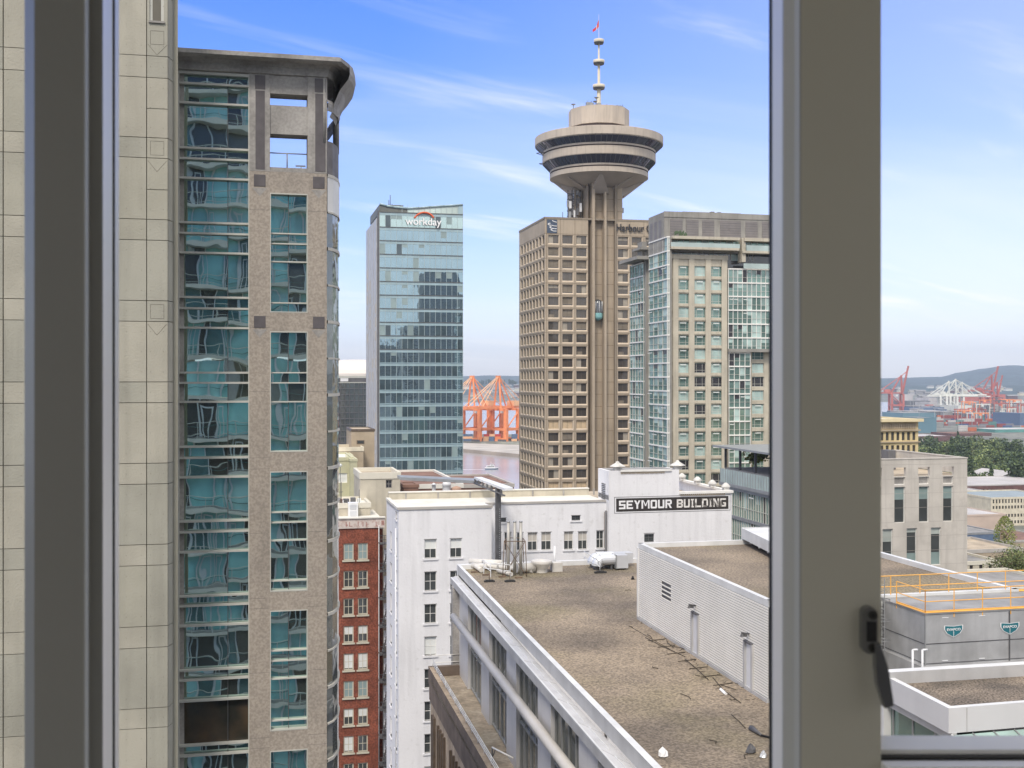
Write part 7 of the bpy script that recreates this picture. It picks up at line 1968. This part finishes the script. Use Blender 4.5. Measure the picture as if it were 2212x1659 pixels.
for i in range(95):
    x = rp_.uniform(1955, 2230); D = rp_.uniform(1900, 3100); p = pY(x, 900, D); w_, h, dd = rp_.uniform(10, 40), rp_.uniform(4, 14), rp_.uniform(10, 40); m = rp_.choice(['grey_dark','crane_white','crane_red','roof_pale','blue_paint','roof_grey','cont_dark'])
    if x < 1965 and D > 2700: continue
    g = MB(); g.box(p[0]-w_/2, p[0]+w_/2, p[1], p[1]+dd, LZ, LZ+h, m); g.box(p[0]-w_/2-.4, p[0]+w_/2+.4, p[1]-.4, p[1]+dd+.4, LZ+h, LZ+h+.6, rp_.choice(['roof_pale','roof_grey']))
    for k in range(int(w_/5)): g.box(p[0]-w_/2+2+k*5, p[0]-w_/2+4+k*5, p[1]-.1, p[1], LZ, LZ+h*.5, 'dark_room')
    nm_ = {'grey_dark':'dark grey','crane_white':'off-white','crane_red':'dull red','roof_pale':'pale','blue_paint':'dark blue','roof_grey':'mid-grey','cont_dark':'near-black'}[m]+(', wide and low' if w_ > 25 else ', small and boxy'); solo(g, 'port_shed', 'port shed in '+nm_+', among the cranes and stacks', 'shed', (p[0],p[1],LZ), 'port sheds, '+nm_)
for i in range(22):
    x = rp_.uniform(1965, 2240); D = rp_.uniform(1300, 2300); p = pY(x, 900, D); g = MB(); h = rp_.uniform(22, 34); g.tube((p[0],p[1],LZ), (p[0],p[1],LZ+h), .45, 'steel_grey', 6, .25); g.box(p[0]-2, p[0]+2, p[1]-.3, p[1]+.3, LZ+h-.4, LZ+h, 'steel_grey')
    solo(g, 'light_mast', 'tall thin floodlight mast in the port yard', 'light mast', (p[0],p[1],LZ), 'floodlight masts of the port')
# far shore houses seen between the towers, and along the right-hand shore
for i in range(70):
    x = rp_.uniform(998, 1126) if i < 30 else rp_.uniform(1903, 2260); D = rp_.uniform(3750, 4700); p = pY(x, 820, D); gx, gy, _ = W(p[0],p[1],0); gz = ground_h(gx, gy); w_ = rp_.uniform(14, 40)
    g = MB(); hh = rp_.uniform(6, 13); m = rp_.choice(['roof_pale','cream','crane_white','roof_grey','brick_dark']); g.box(p[0]-w_/2, p[0]+w_/2, p[1], p[1]+12, gz-3, gz+hh, m)
    g.face([(p[0]-w_/2-1,p[1]-1,gz+hh),(p[0]+w_/2+1,p[1]-1,gz+hh),(p[0]+w_/2+1,p[1]+6,gz+hh+4),(p[0]-w_/2-1,p[1]+6,gz+hh+4)], 'roof_grey'); g.face([(p[0]+w_/2+1,p[1]+13,gz+hh),(p[0]-w_/2-1,p[1]+13,gz+hh),(p[0]-w_/2-1,p[1]+6,gz+hh+4),(p[0]+w_/2+1,p[1]+6,gz+hh+4)], 'roof_grey')
    nm_ = {'roof_pale':'pale','cream':'cream','crane_white':'off-white','roof_grey':'grey','brick_dark':'dark brick'}[m]; wh_ = 'between the teal and brown towers' if i < 30 else 'below the blue mountain at right'; solo(g, 'shore_house', 'tiny '+nm_+' building on the far shore '+wh_, 'house', (p[0],p[1],gz), nm_+' far-shore buildings '+wh_)
# trees on the far shore seen between the towers
for i in range(26):
    x = rp_.uniform(1000, 1124); D = rp_.uniform(4700, 5200); p = pY(x, 820, D); gx, gy, _ = W(p[0],p[1],0); gz = ground_h(gx, gy)
    tree('cone' if i % 2 else 'dark', 'distant dark tree on the ridge between the teal and brown towers', p[0], p[1], gz-2, rp_.uniform(1.2, 2.2), 'trees on the far ridge', rot=i)

# ================================================================ city behind us, seen only in mirror glass
def mirror(x0, x1, yt, B, bback):
    """plan span and height of a building at b=bback whose reflection in plane b=B spans pixels x0..x1 up to yt"""
    out = []
    for x in (x0, x1):
        ra, rb_ = ray(x); t = (2*B-bback)/rb_; out.append((ra*t, CZ+(HZ-yt)*t/F))
    return out
def back_tower(x0, x1, yt, B, bback, label, wm, floors=3.6, nwin=10, depth=30):
    (a0, z0), (a1, z1) = mirror(x0, x1, yt, B, bback); z = (z0+z1)/2
    t = thing('office_tower', label, 'tower', ((a0+a1)/2, bback-depth/2, 18))
    g = MB(); g.box(a0, a1, bback-depth, bback, 18, z, wm); part(g, 'wall', t)
    g = MB(); zz_ = 26
    while zz_ < z-4:
        g.box(a0+.8, a1-.8, bback, bback+.1, zz_, zz_+floors*.55, 'glass_dark'); zz_ += floors
    part(g, 'window_band', t)
    g = MB()
    for k in range(4): u = a0+(a1-a0)*(k+.5)/5; g.box(u, u+(a1-a0)*.1, bback-12, bback-4, z, z+2.5, 'grey_dark')
    part(g, 'roof_plant', t)
back_tower(915, 990, 588, BW, -160, 'dark office tower behind us, mirrored at the right of the teal office tower', 'grey_dark')
back_tower(870, 935, 705, BW, -230, 'stepped grey office tower behind us, mirrored lower in the teal office tower', 'granite_grey')
back_tower(800, 880, 742, BW, -300, 'broad dark block behind us, mirrored at the left of the teal office tower', 'grey_dark')
back_tower(1610, 1665, 655, BC, -120, 'dark tower behind us, mirrored in the green-glass apartment tower', 'grey_dark')
back_tower(1150, 1330, 735, BH, -200, 'wide concrete block behind us, mirrored in the brown tower windows', 'stone_dark')
back_tower(985, 1100, 770, BW, -260, 'low concrete office block behind us', 'concrete')
# ================================================================ haze over the harbour
hm = bpy.data.materials.new('haze'); hm.use_nodes = True; nt = hm.node_tree; nt.nodes.clear()
o_ = nt.nodes.new("ShaderNodeOutputMaterial"); pv = nt.nodes.new("ShaderNodeVolumePrincipled"); pv.inputs["Color"].default_value = (.66,.79,1.0,1); pv.inputs["Density"].default_value = HAZE
nt.links.new(pv.outputs[0], o_.inputs["Volume"]); MATS['haze'] = hm
g = MB(); g.box(-9600, 9600, -9600, 9600, -40, 320, 'haze')
ho = bpy.data.objects.new('haze', g.mesh('haze')); COL.objects.link(ho); ho['kind'] = 'stuff'
